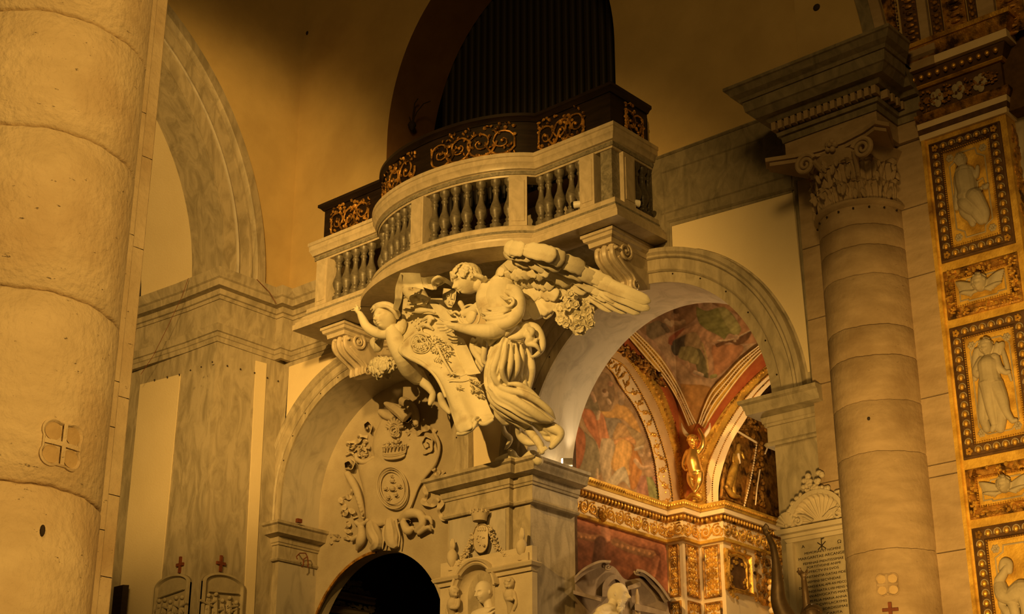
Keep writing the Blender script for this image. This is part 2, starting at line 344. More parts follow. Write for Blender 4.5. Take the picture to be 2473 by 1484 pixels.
# ---- painted panels (thin raised slabs)
def slab(name, fr, poly, m, t=.012):
    return struct(name, MB().prism([fr.p(a, b, .002) for a, b in poly], fr.n*t), m)
def qx(px, py): p = onX(px, py, XA); return (p[1], p[2])
def qy(px, py, Y=W0): p = onY(px, py, Y); return (p[0], p[2])
fP = Fr((0, 13.85, 0))
slab('trim_panel_pier_left', fP, [qy(437, 905, 13.85), qy(340, 930, 13.85), qy(285, 1500, 13.85), qy(381, 1500, 13.85)], M['panelpaint'])
slab('trim_panel_pier_strip', fA, [qx(617, 872), qx(643, 879), qx(611, 1500), qx(586, 1500)], M['panelpaint'])
ro = [(x, z) for x, z in arc(A1, 40, .42, PI*.52, PI*.93)]
slab('trim_panel_spandrel_left', fW, [(-18.0, 8.55), (-18.0, 10.02), (-16.2, 10.02)]+[q for q in ro if q[1] < 10.0], M['panelpaint'])
ro = arc((A2[0], A2[1], 2.4, 2.5), 40, 0, .12, PI*.37)
slab('trim_panel_spandrel_right', fW, [(-8.73, 7.75)]+[q for q in ro]+[qy(1626, 601), qy(1624, 548), qy(1915, 466)], M['panelpaint'])
slab('trim_panel_spandrel_middle', fW, [(-14.02, 7.5), (-13.42, 7.5), (-13.42, 8.0), (-13.25, 8.7), (-12.85, 9.3), (-12.4, 9.75), (-15.1, 9.9), (-14.6, 9.45), (-14.25, 9.0), (-14.05, 8.4)], M['panelpaint'])
# dark band of veined marble right of the balcony, with frame mouldings
mb = MB(); fr = fW
P = [qy(1588, 380), qy(1905, 262), qy(1915, 466), qy(1624, 548), qy(1626, 601), qy(1560, 640), qy(1560, 470)]
struct('trim_marble_band', MB().prism([fr.p(a, b, .002) for a, b in P], fr.n*.02), M['marbledark'])
mb = MB()
def line(mb, fr, pts, wd=.03, h=.03, Y=None):
    pr = [(-wd/2, 0), (-wd/2, h*.6), (0, h), (wd/2, h*.6), (wd/2, 0)]; return mb.band(fr, pts, pr)
line(mb, fW, [qy(1588, 385), qy(1905, 268)], .035, .05); line(mb, fW, [qy(1600, 420), qy(1905, 315)], .03, .035)
line(mb, fW, [qy(1600, 520), qy(1910, 425)], .03, .035); line(mb, fW, [qy(1605, 440), qy(1612, 600)], .03, .035)
line(mb, fW, [qy(1617, 608), qy(1616, 538), qy(1921, 456)], .04, .045)
struct('trim_band_mouldings', mb, M['marbledark'])
mb = MB()
for x0, wd, h in ((1923, .05, .05), (1936, .04, .06), (1950, .05, .09), (1962, .04, .07)):
    line(mb, fW, [qy(x0, 440), qy(x0+(945-440)*.098-4, 945)], wd, h)
line(mb, fW, [qy(1930, 938), qy(1978, 925)], .04, .05); line(mb, fW, [qy(1932, 949), qy(1978, 937)], .04, .06)
struct('trim_upright_moulding', mb, M['marbledark'])
# soffit and face ring of right arch
c = [(A2[0]+A2[2], 0)]+arc(A2)+[(A2[0]-A2[2], 0)]
struct('wall_right_arch_soffit', soffit(fW, c, .9), M['marblewhite'], True)
def archring(c, fr, name, lab, m, R0, R1, t0=-.02, t1=PI+.02):
    t = thing(name, lab, 'arch', fr.p(c[0]+c[2], c[1]))
    def rr(k): q = arc(c, 56, k, 0, PI); return [(q[0][0], 7.44)]+q+[(q[-1][0], 7.44)] if c[1] > 7.5 else q
    w_ = R1-R0
    part('inner_fascia', MB().band(fr, rr(R0), [(0, 0), (0, .035), (-w_*.3, .035), (-w_*.3, 0)]), m, t)
    part('middle_fascia', MB().band(fr, rr(R0+w_*.3), [(0, 0), (0, .05), (-.02, .07), (-.035, .055), (-w_*.38, .055), (-w_*.38, 0)]), m, t)
    part('outer_moulding', MB().band(fr, rr(R0+w_*.68), [(0, 0), (0, .065), (-.02, .09), (-.05, .08), (-.08, .11), (-w_*.3, .10), (-w_*.32, 0)]), m, t)
    mb = MB()
    for i in range(3, 54, 4):
        a, b = rr(R0+w_*.3-.03)[i]; mb.ball(fr.p(a, b, .037), .012, 5, 4)
    part('bolt_head', mb, M['ink'], t, kind='stuff')
archring(A1, fW, 'left_archivolt', 'grey marble archivolt over the wall niche with the stucco arms', M['marble'], 0, .36)
archring(A2, fW, 'right_archivolt', 'grey marble archivolt of the arch opening into the gilded chapel', M['marble'], 0, .46)
# bolts on the pier
mb = MB()
for x, y in ((368, 846), (401, 838), (436, 831), (466, 821), (494, 811), (433, 905), (404, 911), (373, 918)): mb.ball(onY(x, y, 13.81), .014, 5, 4)
for x, y in ((555, 811), (585, 820), (620, 831), (650, 841), (680, 849), (549, 884), (581, 892), (513, 875), (486, 887), (460, 895), (615, 901), (646, 913), (672, 921)): mb.ball(onX(x, y, XA+.015), .014, 5, 4)
for i in range(9): mb.ball(fW.p(-17.9+.02*i, 8.0), .001, 3, 3)
solo('pier_bolt_heads', mb, M['ink'], 'small dark bolt heads studding the grey marble pier', 'bolt')['kind'] = 'stuff'
# wires
for i, (pts, r) in enumerate((([(455, 672), (440, 715), (405, 790), (370, 860), (340, 905)], .004), ([(620, 675), (650, 705), (668, 735)], .005))):
    solo('loose_wire', MB().tube([onY(x, y, 13.5) if i == 0 else onX(x, y, XA+.3) for x, y in pts], r, 5), M['rust'], ['thin wire hanging down the left face of the grey pier', 'short bent wire lying over the pier cornice near the balcony'][i], 'wire')
# imposts
def impost(name, path, lab, loc, m=None, pr=None):
    m = m or M['marble']; t = thing(name, lab, 'cornice', loc)
    part('cap_moulding', MB().sweep(path, [(-.05, 7.28), (.05, 7.28), (.10, 7.295), (.18, 7.31), (.19, 7.36), (.2, 7.375), (.21, 7.42), (.245, 7.44), (.25, 7.48), (-.05, 7.5)]), m, t, ang=25)
    part('bed_moulding', MB().sweep(path, [(-.05, 7.16), (.03, 7.17), (.035, 7.2), (.05, 7.21), (.06, 7.28), (-.05, 7.28)]), m, t, ang=25)
    part('neck', MB().sweep(path, [(-.05, 6.98), (.01, 6.98), (.01, 7.17), (-.05, 7.17)]), m, t, ang=25)
    part('astragal', MB().sweep(path, [(-.05, 6.93), (.03, 6.93), (.045, 6.955), (.03, 6.98), (-.05, 6.99)]), m, t, ang=25)
    return t
impost('left_impost', [(-18.2, 15.17), (-18.0, 15.17), (-18.0, 15.95)], 'small grey marble impost at the left foot of the niche arch', (-18.0, 15.2, 6.93))
impost('middle_pier_capital', [(-14.42, 15.95), (-14.42, 15.06), (-13.28, 15.06), (-13.28, 15.14), (-12.95, 15.14), (-12.95, 16.07)], 'grey marble pier capital under the angel, with a lamp on it', (-13.6, 15.1, 6.93))
impost('right_impost', [(-9.3, 16.07), (-9.3, 15.1), (-8.5, 15.1)], 'grey marble impost on the right of the chapel arch', (-9.0, 15.1, 6.93), M['marble'])
# middle pier shaft
struct('wall_middle_pier', MB().box((-14.4, 15.08, 0), (-13.3, 16.2, 7.3)).box((-13.3, 15.16, 0), (-13.0, 16.07, 7.3)), M['marble'])
struct('wall_right_pier', MB().box((-9.24, 15.12, 0), (-8.45, 16.2, 7.3)), M['marble'])
slab('trim_panel_cap_front', Fr((0, 15.08, 0)), [(-14.36, 6.2), (-13.35, 6.2), (-13.35, 6.9), (-14.36, 6.9)], M['marblewhite'], .01)
# small chips, red block and iron hook
solo('brick_chip', MB().box(*[tuple(q) for q in (onX(718, 1263, -17.72)-arr((.02, .02, .0)), onX(718, 1263, -17.72)+arr((.03, .07, .06)))]), M['rust'], 'small red brick chip on top of the left impost', 'brick', smooth=False)
hk = [(718, 1352), (716, 1345), (724, 1337), (738, 1337), (742, 1345), (733, 1352), (733, 1365), (728, 1370)]
solo('iron_hook', MB().tube([onX(x, y, -17.86) for x, y in hk], .009, 6).tube([onX(x, y, -17.86) for x, y in ((742, 1345), (744, 1355), (744, 1372))], .009, 6).tube([onX(722, 1340, -18.02), onX(722, 1340, -17.86)], .009, 6), M['rust'], 'rusty bent iron hook below the left impost', 'hook')
# dark room stucco bands seen through the doorway
t_ = thing('inner_frieze', 'cream stucco frieze bands in the dark doorway', 'frieze', (-17.9, 16.8, 6.0))
fD = Fr((-18.2, 0, 0), UY)
def dz(x, y): p = onX(760+x*.14153, 1300+y*.14153, -18.2); return (p[1], p[2])
for a, b in (((300, 960), (1000, 1100)), ((160, 1200), (900, 1320))):
    p, q = dz(*a), dz(*b); part('cornice_band', MB().band(fD, [p, q], [(-.05, 0), (-.05, .04), (-.02, .06), (.03, .04), (.05, .08), (.07, 0)]), M['stucco'], t_)
rnd = random.Random(4)
for (a, b, s) in (((260, 1100), (1030, 1240), 1.0), ((480, 850), (920, 940), .9), ((540, 760), (780, 790), .7)):
    mb = MB()
    for i in range(60):
        k = rnd.random(); p = dz(a[0]+(b[0]-a[0])*k, a[1]+(b[1]-a[1])*k+rnd.uniform(-45, 45)*s)
        mb.ball(fD.p(p[0], p[1], .01), (.012, rnd.uniform(.015, .05), rnd.uniform(.012, .03)), 6, 4)
    part('foliage_relief', mb, M['stucco'], t_, kind='stuff')
part('doorway_frame', MB().band(fN, arc(AD, 40, -.03, PI*.5, PI), [(0, 0), (0, .03), (-.03, .04), (-.05, .02), (-.05, 0)]), M['goldold'], t_)
solo('dark_object', MB().fbox(Fr((0, 13.75, 0)), *[q for q in (qy(288, 1417, 13.75)[0], qy(312, 1412, 13.75)[0], qy(288, 1500, 13.75)[1], qy(312, 1414, 13.75)[1])], 0, .1, .01), M['wood'], 'dark framed board standing behind the big left column', 'board', smooth=False)
# ================================================================ LEFT FOREGROUND HALF COLUMN
CLX, CLY, CR = -6.62, 3.80, .515
lc = thing('foreground_column', 'massive pitted travertine half column filling the left foreground', 'column', (CLX, CLY, 0))
def jz(x, y):    # height of a joint from a pixel near the front of the shaft
    return float(onX(x, y, CLX+CR*.75)[2])
J = [1.0, jz(80, 1187), jz(80, 716), jz(80, 315), jz(80, 23), 8.0]
def wobble(z, ph, s, amp): return z+amp*math.sin(ph*5+s)+amp*.6*math.sin(ph*13+s*2.3)+amp*.5*math.sin(ph*31+s)
for i in range(5):
    mb = MB(); z0, z1 = J[i], J[i+1]; G = []
    e = .009
    for k, (dr, f) in enumerate([(-.05, 0), (-.012, 0), (0, 1), (0, 2), (0, 3), (0, 4), (-.012, 5), (-.05, 5)]):
        row = []
        for j in range(65):
            ph = -PI*.62+PI*1.24*j/64
            b0 = wobble(z0, ph, i, .004)+e*.5; b1 = wobble(z1, ph, i+1, .004)-e*.5
            zz = {0: b0, 1: b0+e*1.2, 2: b0+(b1-b0)*.33, 3: b0+(b1-b0)*.66, 4: b1-e*1.2, 5: b1}[f]
            rr = CR+dr+.0015*math.sin(ph*9+f+i)
            row.append((CLX+rr*math.cos(ph), CLY+rr*math.sin(ph), zz))
        G.append(row)
    mb.grid(G); part('drum', mb, M['trav'], lc, ang=60)
part('core', MB().lathe([(CR-.045, 1), (CR-.045, 8)], (CLX, CLY, 0), 32, -PI*.7, PI*.7), M['joint'], lc)
rnd = random.Random(8)
Y1 = CLY+CR; e = .0022
for xo, ya, yb, zs, nm in ((CLX+.02, Y1-.08, Y1+.13, [1.2, jz(330, 1245), 4.05, jz(330, 865), jz(345, 490), jz(385, 190), 8], 'pilaster_block'), (CLX-.04, Y1+.13, Y1+.24, [.8, 3.3, 3.72, jz(300, 880), 5.1, 5.65, 8], 'return_block')):
    for i in range(len(zs)-1):
        mb = MB(); fr = Fr((xo, 0, 0), UY); a, b = zs[i]+e, zs[i+1]-e
        G = [[fr.p(ya, a, 0), fr.p(ya, b, 0)], [fr.p(yb-.01, a, 0), fr.p(yb-.01, b, 0)], [fr.p(yb, a, -.01), fr.p(yb, b, -.01)], [fr.p(yb, a, -.3), fr.p(yb, b, -.3)]]
        mb.grid(G); mb.add([fr.p(ya, b, 0), fr.p(yb-.02, b, 0), fr.p(yb-.02, b, -.1), fr.p(ya, b, -.1)], [(0, 1, 2, 3)])
        mb.add([fr.p(ya, a, 0), fr.p(yb-.02, a, 0), fr.p(yb-.02, a, -.1), fr.p(ya, a, -.1)], [(0, 1, 2, 3)])
        part(nm, mb, M['trav'], lc, ang=20)
part('pier_core', MB().box((CLX-.9, Y1-.2, 1), (CLX-.06, Y1+.2, 8)), M['joint'], lc, smooth=False)
# quatrefoil consecration cross, carved
def quatrefoil(name, P, scl, lab, mring, mfill):
    # P(a,b,h) maps flat coords to the shaft surface
    t = thing(name, lab, 'emblem', P(0, 0, 0)); r = .5*scl; q = .48*scl
    out = []
    for k in range(4):
        cx, cz = (q*(1, -1, -1, 1)[k], q*(1, 1, -1, -1)[k]); a0 = math.radians((-32, 58, 148, 238)[k])
        for i in range(15):
            a = a0+math.radians(154)*i/14; out.append((cx+r*.95*math.cos(a), cz+r*.95*math.sin(a)))
    n = len(out); pr = [(1.0, 0), (1.0, .012), (.93, .016), (.86, .006), (.86, 0)]
    G = [[P(x*k, z*k, h) for x, z in out] for k, h in pr]
    part('rim', MB().grid(G, cv=True), mring, t)
    for k in range(4):
        cx, cz = (q*.95*(1, -1, -1, 1)[k], q*.95*(1, 1, -1, -1)[k])
        mb = MB(); c0 = P(cx, cz, .010); ring = [P(cx+.36*scl*math.cos(2*PI*i/20), cz+.36*scl*math.sin(2*PI*i/20), .006) for i in range(20)]
        mb.add([c0]+ring, [(0, 1+i, 1+(i+1) % 20) for i in range(20)]); part('lobe', mb, mfill, t)
    mb = MB()
    for (a0, a1, b0, b1) in ((-.09*scl, .09*scl, -.82*scl, .82*scl), (-.82*scl, .82*scl, -.09*scl, .09*scl)):
        m_ = 6; G = [[P(a0+(a1-a0)*i/m_, b0+(b1-b0)*j/m_, .017) for j in range(m_+1)] for i in range(m_+1)]
        mb.grid(G)
        for e_ in range(m_): pass
    part('cross', mb, mring, t)
c = onX(150, 1077, CLX+CR*.86); ph0 = math.atan2(c[1]-CLY, c[0]-CLX)
ZC = float(onX(150, 1077, CLX+CR*math.cos(ph0))[2])
# find angle whose projection lands at px 150
best = min(((abs((lambda p: CX+F*((p-CAM) @ _rt)/((p-CAM) @ _fwd))(arr((CLX+CR*math.cos(a), CLY+CR*math.sin(a), ZC)))-150), a) for a in np.linspace(-1.2, 1.2, 481)))[1]
quatrefoil('quatrefoil_emblem', lambda a, b, h: arr((CLX+(CR+h)*math.cos(best+a/CR), CLY+(CR+h)*math.sin(best+a/CR), ZC+b)), .118, 'large carved quatrefoil with a cross on the left foreground column', M['trav'], M['quat'])
for x, y, s in ((133, 1289, .02), (6, 1345, .012)):
    a = best-.03; zz = float(onX(x, y, CLX+CR*math.cos(a))[2])
    solo('putlog_hole', MB().ball((CLX+CR*math.cos(a-.004*(150-x)), CLY+CR*math.sin(a-.004*(150-x)), zz), (s*.6, s*.7, s*1.4), 8, 6), M['ink'], ['dark round hole in the foreground column below its quatrefoil', 'tiny dark hole at the left edge of the foreground column'][0 if x > 50 else 1], 'hole')
# ================================================================ RIGHT HALF COLUMN
RX, RYY, RR = -7.81, 15.0, .5
rc = thing('engaged_column', 'engaged travertine column with a leafy capital beside the gilded pier', 'column', (RX, RYY, 0))
def rz(y): return float(onY(2085 + (y-500)*.09, y, RYY-RR*.85)[2])
zs = [1.0]+[rz(y) for y in (1325, 1089, 965, 856, 783, 660, 590, 540, 492)]
for i in range(len(zs)-1):
    G = []
    for dr, f in [(-.03, 0), (-.006, 0), (0, .02), (0, .5), (0, .98), (-.006, 1), (-.03, 1)]:
        row = []
        for j in range(49):
            ph = -PI*1.05+PI*1.1*j/48; a = wobble(zs[i], ph, i, .004)+.003; b = wobble(zs[i+1], ph, i+1, .004)-.003
            row.append((RX+(RR+dr)*math.cos(ph), RYY+(RR+dr)*math.sin(ph), a+(b-a)*f))
        G.append(row)
    part('drum', MB().grid(G), M['trav2'], rc, ang=60)
part('core', MB().lathe([(RR-.028, 1), (RR-.028, zs[-1])], (RX, RYY, 0), 32, -PI, 0), M['joint'], rc)
ZT = zs[-1]
part('necking', MB().lathe([(RR-.03, ZT-.02), (RR+.02, ZT-.01), (RR+.045, ZT+.02), (RR+.04, ZT+.05), (RR-.04, ZT+.07)], (RX, RYY, 0), 48, -PI, 0), M['trav2'], rc)
mb = MB()
for k in range(9): a = -PI*.95+k*PI*.11; mb.ball((RX+(RR+.01)*math.cos(a), RYY+(RR+.01)*math.sin(a), ZT-.05), .014, 5, 4)
part('iron_cramp', mb, M['ink'], rc, kind='stuff')
HC = rz(345)-ZT
bell = [(RR-.05, ZT+.05), (RR-.06, ZT+HC*.4), (RR-.02, ZT+HC*.7), (RR+.08, ZT+HC*.92)]
part('bell', MB().lathe(bell, (RX, RYY, 0), 40, -PI, 0), M['trav2'], rc)
def leaf_mb(L, wd, curl=.045, n=14):     # acanthus leaf: local x across, z up, y out (-y)
    G = []
    for i in range(n):
        t = i/(n-1); ww = wd*(math.sin(PI*min(1, t*1.02+.12))**.7)*(1+.22*abs(math.sin(t*PI*4)))
        zz = L*math.sin(min(t, .8)/.8*PI/2)-(0 if t < .8 else L*1.6*(t-.8)**1.3); yy = -curl*t**3*2.4-.012*math.sin(t*PI)
        G.append([(ww*s, yy+.035*abs(s)*(1-.3*t)-.014*math.cos(s*14+t*3)-.01*math.exp(-(s/.12)**2), zz-.04*abs(s)**2) for s in np.linspace(-1, 1, 21)])
    return MB().grid(G)
lm = leaf_mb(.3, .13).mesh('leaf')
for row, (n, z, s, ro) in enumerate(((7, .05, 1.0, RR-.03), (6, .26, 1.15, RR-.03))):
    for k in range(n):
        a = -PI+(k+.5+.0*row)*PI/n if row == 0 else -PI+(k+.5)*PI/n
        put('leaf', lm, M['trav2'], rc, (RX+ro*math.cos(a), RYY+ro*math.sin(a), ZT+z), Matrix.Rotation(a+PI/2, 3, 'Z'), (s, s, s*.95))
def spiral(fr, c, R, turns, a0, sgn=1, n=40, r=.02, tail=None, lift=.0, shrink=.12):
    pts = []; rad = []
    if tail is not None:
        for q in tail: pts.append(fr.p(q[0], q[1], lift)); rad.append(r)
    for i in range(n):
        t = i/(n-1); a = a0+sgn*2*PI*turns*t; rr = R*(1-t*(1-shrink)); pts.append(fr.p(c[0]+rr*math.cos(a), c[1]+rr*math.sin(a), lift)); rad.append(r*(1-.45*t))
    return pts, rad
for px, py, w_, ta in ((1945, 398, .2, 1), (2083, 358, -.2, -1)):
    p = onY(px, py, RYY-RR-.12); fv = Fr((0, p[1], 0)); pts, rad = spiral(fv, (p[0], p[2]), .13, 2.1, PI*.1 if ta > 0 else PI*.9, -1*ta*-1, 60, .032)
    mb = MB().tube(pts, rad, 8, nrm=(0, 1, 0)); q = crom([(p[0]+.105*ta, p[2]+.01), (p[0]+.16*ta, p[2]-.12), (p[0]+.22*ta, p[2]-.34)], 8)
    mb.tube([fv.p(a, b, -.04*i) for i, (a, b) in enumerate(q)], [.036, .036, .034, .03, .028, .025, .02, .016], 8)
    part('volute', mb, M['trav2'], rc)
zt = ZT+HC*.9
part('abacus', MB().prism([(x, y, zt) for x, y in ((RX-.5, RYY), (RX-.82, RYY-.6), (RX-.74, RYY-.72), (RX-.45, RYY-.6), (RX-.15, RYY-.55), (RX+.15, RYY-.55), (RX+.45, RYY-.62), (RX+.62, RYY-.7), (RX+.7, RYY-.58), (RX+.5, RYY))], (0, 0, .05)).prism([(x, y, zt+.05) for x, y in ((RX-.5, RYY), (RX-.86, RYY-.6), (RX-.77, RYY-.76), (RX-.45, RYY-.63), (RX-.15, RYY-.58), (RX+.15, RYY-.58), (RX+.45, RYY-.65), (RX+.65, RYY-.74), (RX+.74, RYY-.58), (RX+.5, RYY))], (0, 0, .05)), M['trav2'], rc, smooth=False)
mb = MB()
for k in range(5): a = k*2*PI/5; mb.ball((RX+.05*math.cos(a), RYY-.58, zt+.06+.05*math.sin(a)), .04, 8, 6)
part('flower', mb.ball((RX, RYY-.62, zt+.06), .03, 8, 6), M['trav2'], rc)
mb = MB()
rr_ = random.Random(12)
for k in range(34):
    a = -PI*.95+rr_.random()*PI*.9; z = rr_.uniform(.08, .62); p = arr((RX+(RR+.03)*math.cos(a), RYY+(RR+.03)*math.sin(a), ZT+z*HC/.7))
    mb.ball(p, (.03, .03, .07), 6, 5, Matrix.Rotation(rr_.uniform(-.5, .5), 3, 'Y'))
part('carving', mb, M['trav2'], rc, kind='stuff')
# block and entablature over the column
za = zt+.1
ent = thing('projecting_entablature', 'dark stone entablature block with dentils above the leafy column capital', 'cornice', (RX, 14.5, za))
pe = [(RX-.62, W0), (RX-.62, 14.46), (RX+.58, 14.46), (RX+.58, 14.95), (-6.9, 14.95)]
zc = float(onY(2000, 118, 14.0)[2]); H = zc-za
def Z(f): return za+H*f
part('impost_block', MB().sweep(pe, [(-.4, za), (0, za), (0, Z(.26)), (-.4, Z(.26))]), M['trav2'], ent, ang=25)
part('architrave', MB().sweep(pe, [(-.4, Z(.24)), (.02, Z(.24)), (.03, Z(.32)), (.06, Z(.33)), (.07, Z(.38)), (-.4, Z(.4))]), M['marbledark'], ent, ang=25)
part('dentil_bed', MB().sweep(pe, [(-.4, Z(.38)), (.05, Z(.38)), (.05, Z(.52)), (-.4, Z(.52))]), M['marbledark'], ent, ang=25)
dm = MB().box((-.028, -.05, -H*.055), (.028, .05, H*.055)).mesh('dentil', False)
for k in range(16): put('dentil', dm, M['trav2'], ent, (RX-.62-.06+(1.32)*k/15, 14.46-.09, Z(.45)))
for k in range(4): put('dentil', dm, M['trav2'], ent, (RX+.58+.09, 14.46+.07+k*.12, Z(.45)), Matrix.Rotation(PI/2, 3, 'Z'))
part('corona', MB().sweep(pe, [(-.4, Z(.52)), (.12, Z(.52)), (.16, Z(.57)), (.24, Z(.58)), (.3, Z(.66)), (.32, Z(.67)), (.34, Z(.8)), (-.4, Z(.82))]), M['marbledark'], ent, ang=25)
part('cymatium', MB().sweep(pe, [(-.4, Z(.8)), (.36, Z(.8)), (.38, Z(.84)), (.44, Z(.88)), (.48, Z(.95)), (.5, Z(.96)), (.5, Z(1.0)), (-.4, Z(1.03))]), M['marbledark'], ent, ang=25)
struct('wall_right_upper', MB().box((RX-.6, 14.9, zc), (-4.6, W0, 19)), M['plaster'])
# flanking pilasters
pl = thing('brown_pilaster', 'brown travertine pilaster strip left of the engaged column', 'pilaster', (-8.4, 15.0, 0))
zz = [0, 3.1, 4.2, 5.3, 6.35, 7.5, 8.3, 9.2, za]
for a, b in zip(zz, zz[1:]): part('block', MB().fbox(Fr((0, 15.2, 0)), -8.62, RX-.42, a+.0025, b-.0025, 0, .2, .004), M['trav2'], pl, smooth=False)
pl = thing('flat_pilaster', 'flat travertine strip between the engaged column and the gilding', 'pilaster', (-7.15, 15.0, 0))
zz = [0, 3.6, rz(1330), rz(1146), 6.3, 7.05, rz(660), 9.3, za]
for i, (a, b) in enumerate(zip(zz, zz[1:])): part('block', MB().fbox(Fr((0, 15.2, 0)), RX+.4, -6.97, a+.0025, b-.0025, 0, .2, .004), M['trav2'], pl, smooth=False)
def PR(a, b, h):
    ph = -PI/2+a0_+a/RR; return arr((RX+(RR+h)*math.cos(ph), RYY+(RR+h)*math.sin(ph), zq+b))
zq = rz(1412)
a0_ = min(((abs((lambda p: CX+F*((p-CAM) @ _rt)/((p-CAM) @ _fwd))(arr((RX+RR*math.cos(a-PI/2), RYY+RR*math.sin(a-PI/2), zq)))-2143), a) for a in np.linspace(-1.2, 1.2, 481)))[1]
quatrefoil('quatrefoil_emblem', PR, .125, 'small faded quatrefoil with a cross low on the right engaged column', M['trav2'], M['quat'])
a0_ += .02; zq = rz(1478)
fc = Fr(PR(0, 0, .02), (math.cos(a0_), math.sin(a0_), 0))
solo('wall_cross', MB().fbox(fc, -.018, .018, -.2, .09, 0, .02).fbox(fc, -.08, .08, -.0, .03, 0, .021), M['rust'], 'red brown wooden cross low on the right engaged column', 'cross', smooth=False)
solo('putlog_hole', MB().ball(onY(2099, 1013, RYY-RR*.93), (.03, .03, .035), 8, 6), M['ink'], 'square dark hole halfway up the right engaged column', 'hole')
# ================================================================ ORGAN BALCONY
BY = 14.3
def bow(n=40, e=.42): return [(-13.65+1.5*math.cos(t)/math.cos(e), BY-.55*(math.sin(t)-math.sin(e))/(1-math.sin(e))) for t in np.linspace(PI-e, e, n)]
plan = [(-16.5, W0), (-16.5, BY)]+bow()+[(-10.85, BY), (-10.85, W0)]
bal = thing('organ_balcony', 'bowed marble organ balcony with balusters above the winged angel', 'balcony', (-13.65, BY, 9.98))
bmm = M['balmarble']
part('rail', MB().sweep(plan, [(-.25, 11.08), (-.02, 11.08), (-.01, 11.11), (.0, 11.17), (.03, 11.18), (.035, 11.2), (.06, 11.25), (.07, 11.26), (.07, 11.33), (.085, 11.34), (.085, 11.39), (-.25, 11.39)]), bmm, bal, ang=28)
part('rail_inlay', MB().sweep(plan, [(-.2, 11.105), (.004, 11.105), (.008, 11.16), (-.2, 11.16)]), M['stripe'], bal, ang=28)
part('plinth', MB().sweep(plan, [(-.25, 10.2), (.07, 10.2), (.06, 10.32), (.03, 10.345), (-.25, 10.345)]), bmm, bal, ang=28)
part('plinth_inlay', MB().sweep(plan, [(-.2, 10.195), (.082, 10.195), (.076, 10.25), (-.2, 10.25)]), M['stripe'], bal, ang=28)
part('base_moulding', MB().sweep(plan, [(-.25, 10.06), (.17, 10.06), (.175, 10.1), (.15, 10.12), (.14, 10.15), (.11, 10.17), (.1, 10.2), (-.25, 10.2)]), bmm, bal, ang=28)
part('base_fascia', MB().sweep(plan, [(-.25, 9.98), (.2, 9.98), (.2, 10.06), (-.25, 10.06)]), bmm, bal, ang=28)
def offpath(path, o):
    P = [arr(p) for p in path]; n = len(P); out = []
    for i in range(n):
        d1 = P[i]-P[i-1] if i else P[1]-P[0]; d2 = P[i+1]-P[i] if i < n-1 else d1
        d1 = d1/np.linalg.norm(d1); d2 = d2/np.linalg.norm(d2); nn = arr((d1[1]+d2[1], -d1[0]-d2[0])); nn = nn/(nn @ nn)*2; out.append(tuple(P[i]+nn*o))
    return out
po = offpath(plan, .19)
part('deck', MB().prism([(x, y, 9.985) for x, y in po], (0, 0, .06)).prism([(x, y, 10.04) for x, y in offpath(plan, -.05)], (0, 0, .25)), M['marbledark'], bal, smooth=False)  # dark marble here stands in for the shade under the balcony
# dense walk along the front for placing by direction of view
dense = []
for a, b in zip(plan, plan[1:]):
    n = max(1, int(math.dist(a, b)/.01))
    for i in range(n): dense.append((a[0]+(b[0]-a[0])*i/n, a[1]+(b[1]-a[1])*i/n, math.atan2(b[1]-a[1], b[0]-a[0])))
def pxx(p): d = arr(p)-CAM; return CX+F*(d @ _rt)/(d @ _fwd)
segs = {'left': [q for q in dense if q[0] < -15.16 and abs(q[1]-BY) < .002], 'bow': [q for q in dense if -15.15 <= q[0] <= -12.15 and q[1] < BY-.001],
        'right': [q for q in dense if q[0] > -12.14 and abs(q[1]-BY) < .002], 'ret': [q for q in dense if q[0] > -10.86 and q[1] > BY+.01]}
def at(seg, px, z=10.7, off=-.1):
    def P(q): return (q[0]+math.sin(q[2])*off, q[1]-math.cos(q[2])*off, z)
    b = min(segs[seg], key=lambda q: abs(pxx(P(q))-px)); return P(b), b[2]
prof = [(0, 0), (.082, 0), (.082, .09), (.06, .1), (.05, .13), (.062, .15), (.045, .17), (.05, .2), (.078, .26), (.085, .31), (.07, .37), (.045, .44), (.036, .5), (.036, .56), (.052, .58), (.052, .6), (.038, .62), (.05, .66), (.07, .68), (.075, .745), (0, .745)]
bme = MB().lathe(prof, (0, 0, 0), 14).mesh('baluster', True, 50)
for seg, xs in (('left', (818, 838, 858, 878, 896)), ('bow', (921, 934, 948, 962, 977, 992)), ('bow', (1051, 1075, 1101, 1129, 1162, 1198, 1230)), ('right', (1302, 1326, 1353, 1381, 1403)), ('ret', (1534, 1552, 1568))):
    for x in xs:
        p, a = at(seg, x); put('baluster', bme, M['baluster'], bal, (p[0], p[1], 10.342))
pm = MB().box((-.12, -.1, 0), (.12, .1, .74)).box((-.085, -.108, .07), (.085, .1, .67)).mesh('pedestal', False)
for seg, x in (('left', 788), ('bow', 1019), ('bow', 1252), ('right', 1429)):
    p, a = at(seg, x, off=-.085); put('pedestal', pm, bmm, bal, (p[0], p[1], 10.343), Matrix.Rotation(a, 3, 'Z'))
p, a = at('ret', 1505, off=-.085); put('pedestal', pm, bmm, bal, (p[0], p[1], 10.343), Matrix.Rotation(a, 3, 'Z'))
part('corner_post', MB().box((-11.08, BY+.04, 10.34), (-10.9, BY+.2, 11.09)), M['stripe'], bal, smooth=False)
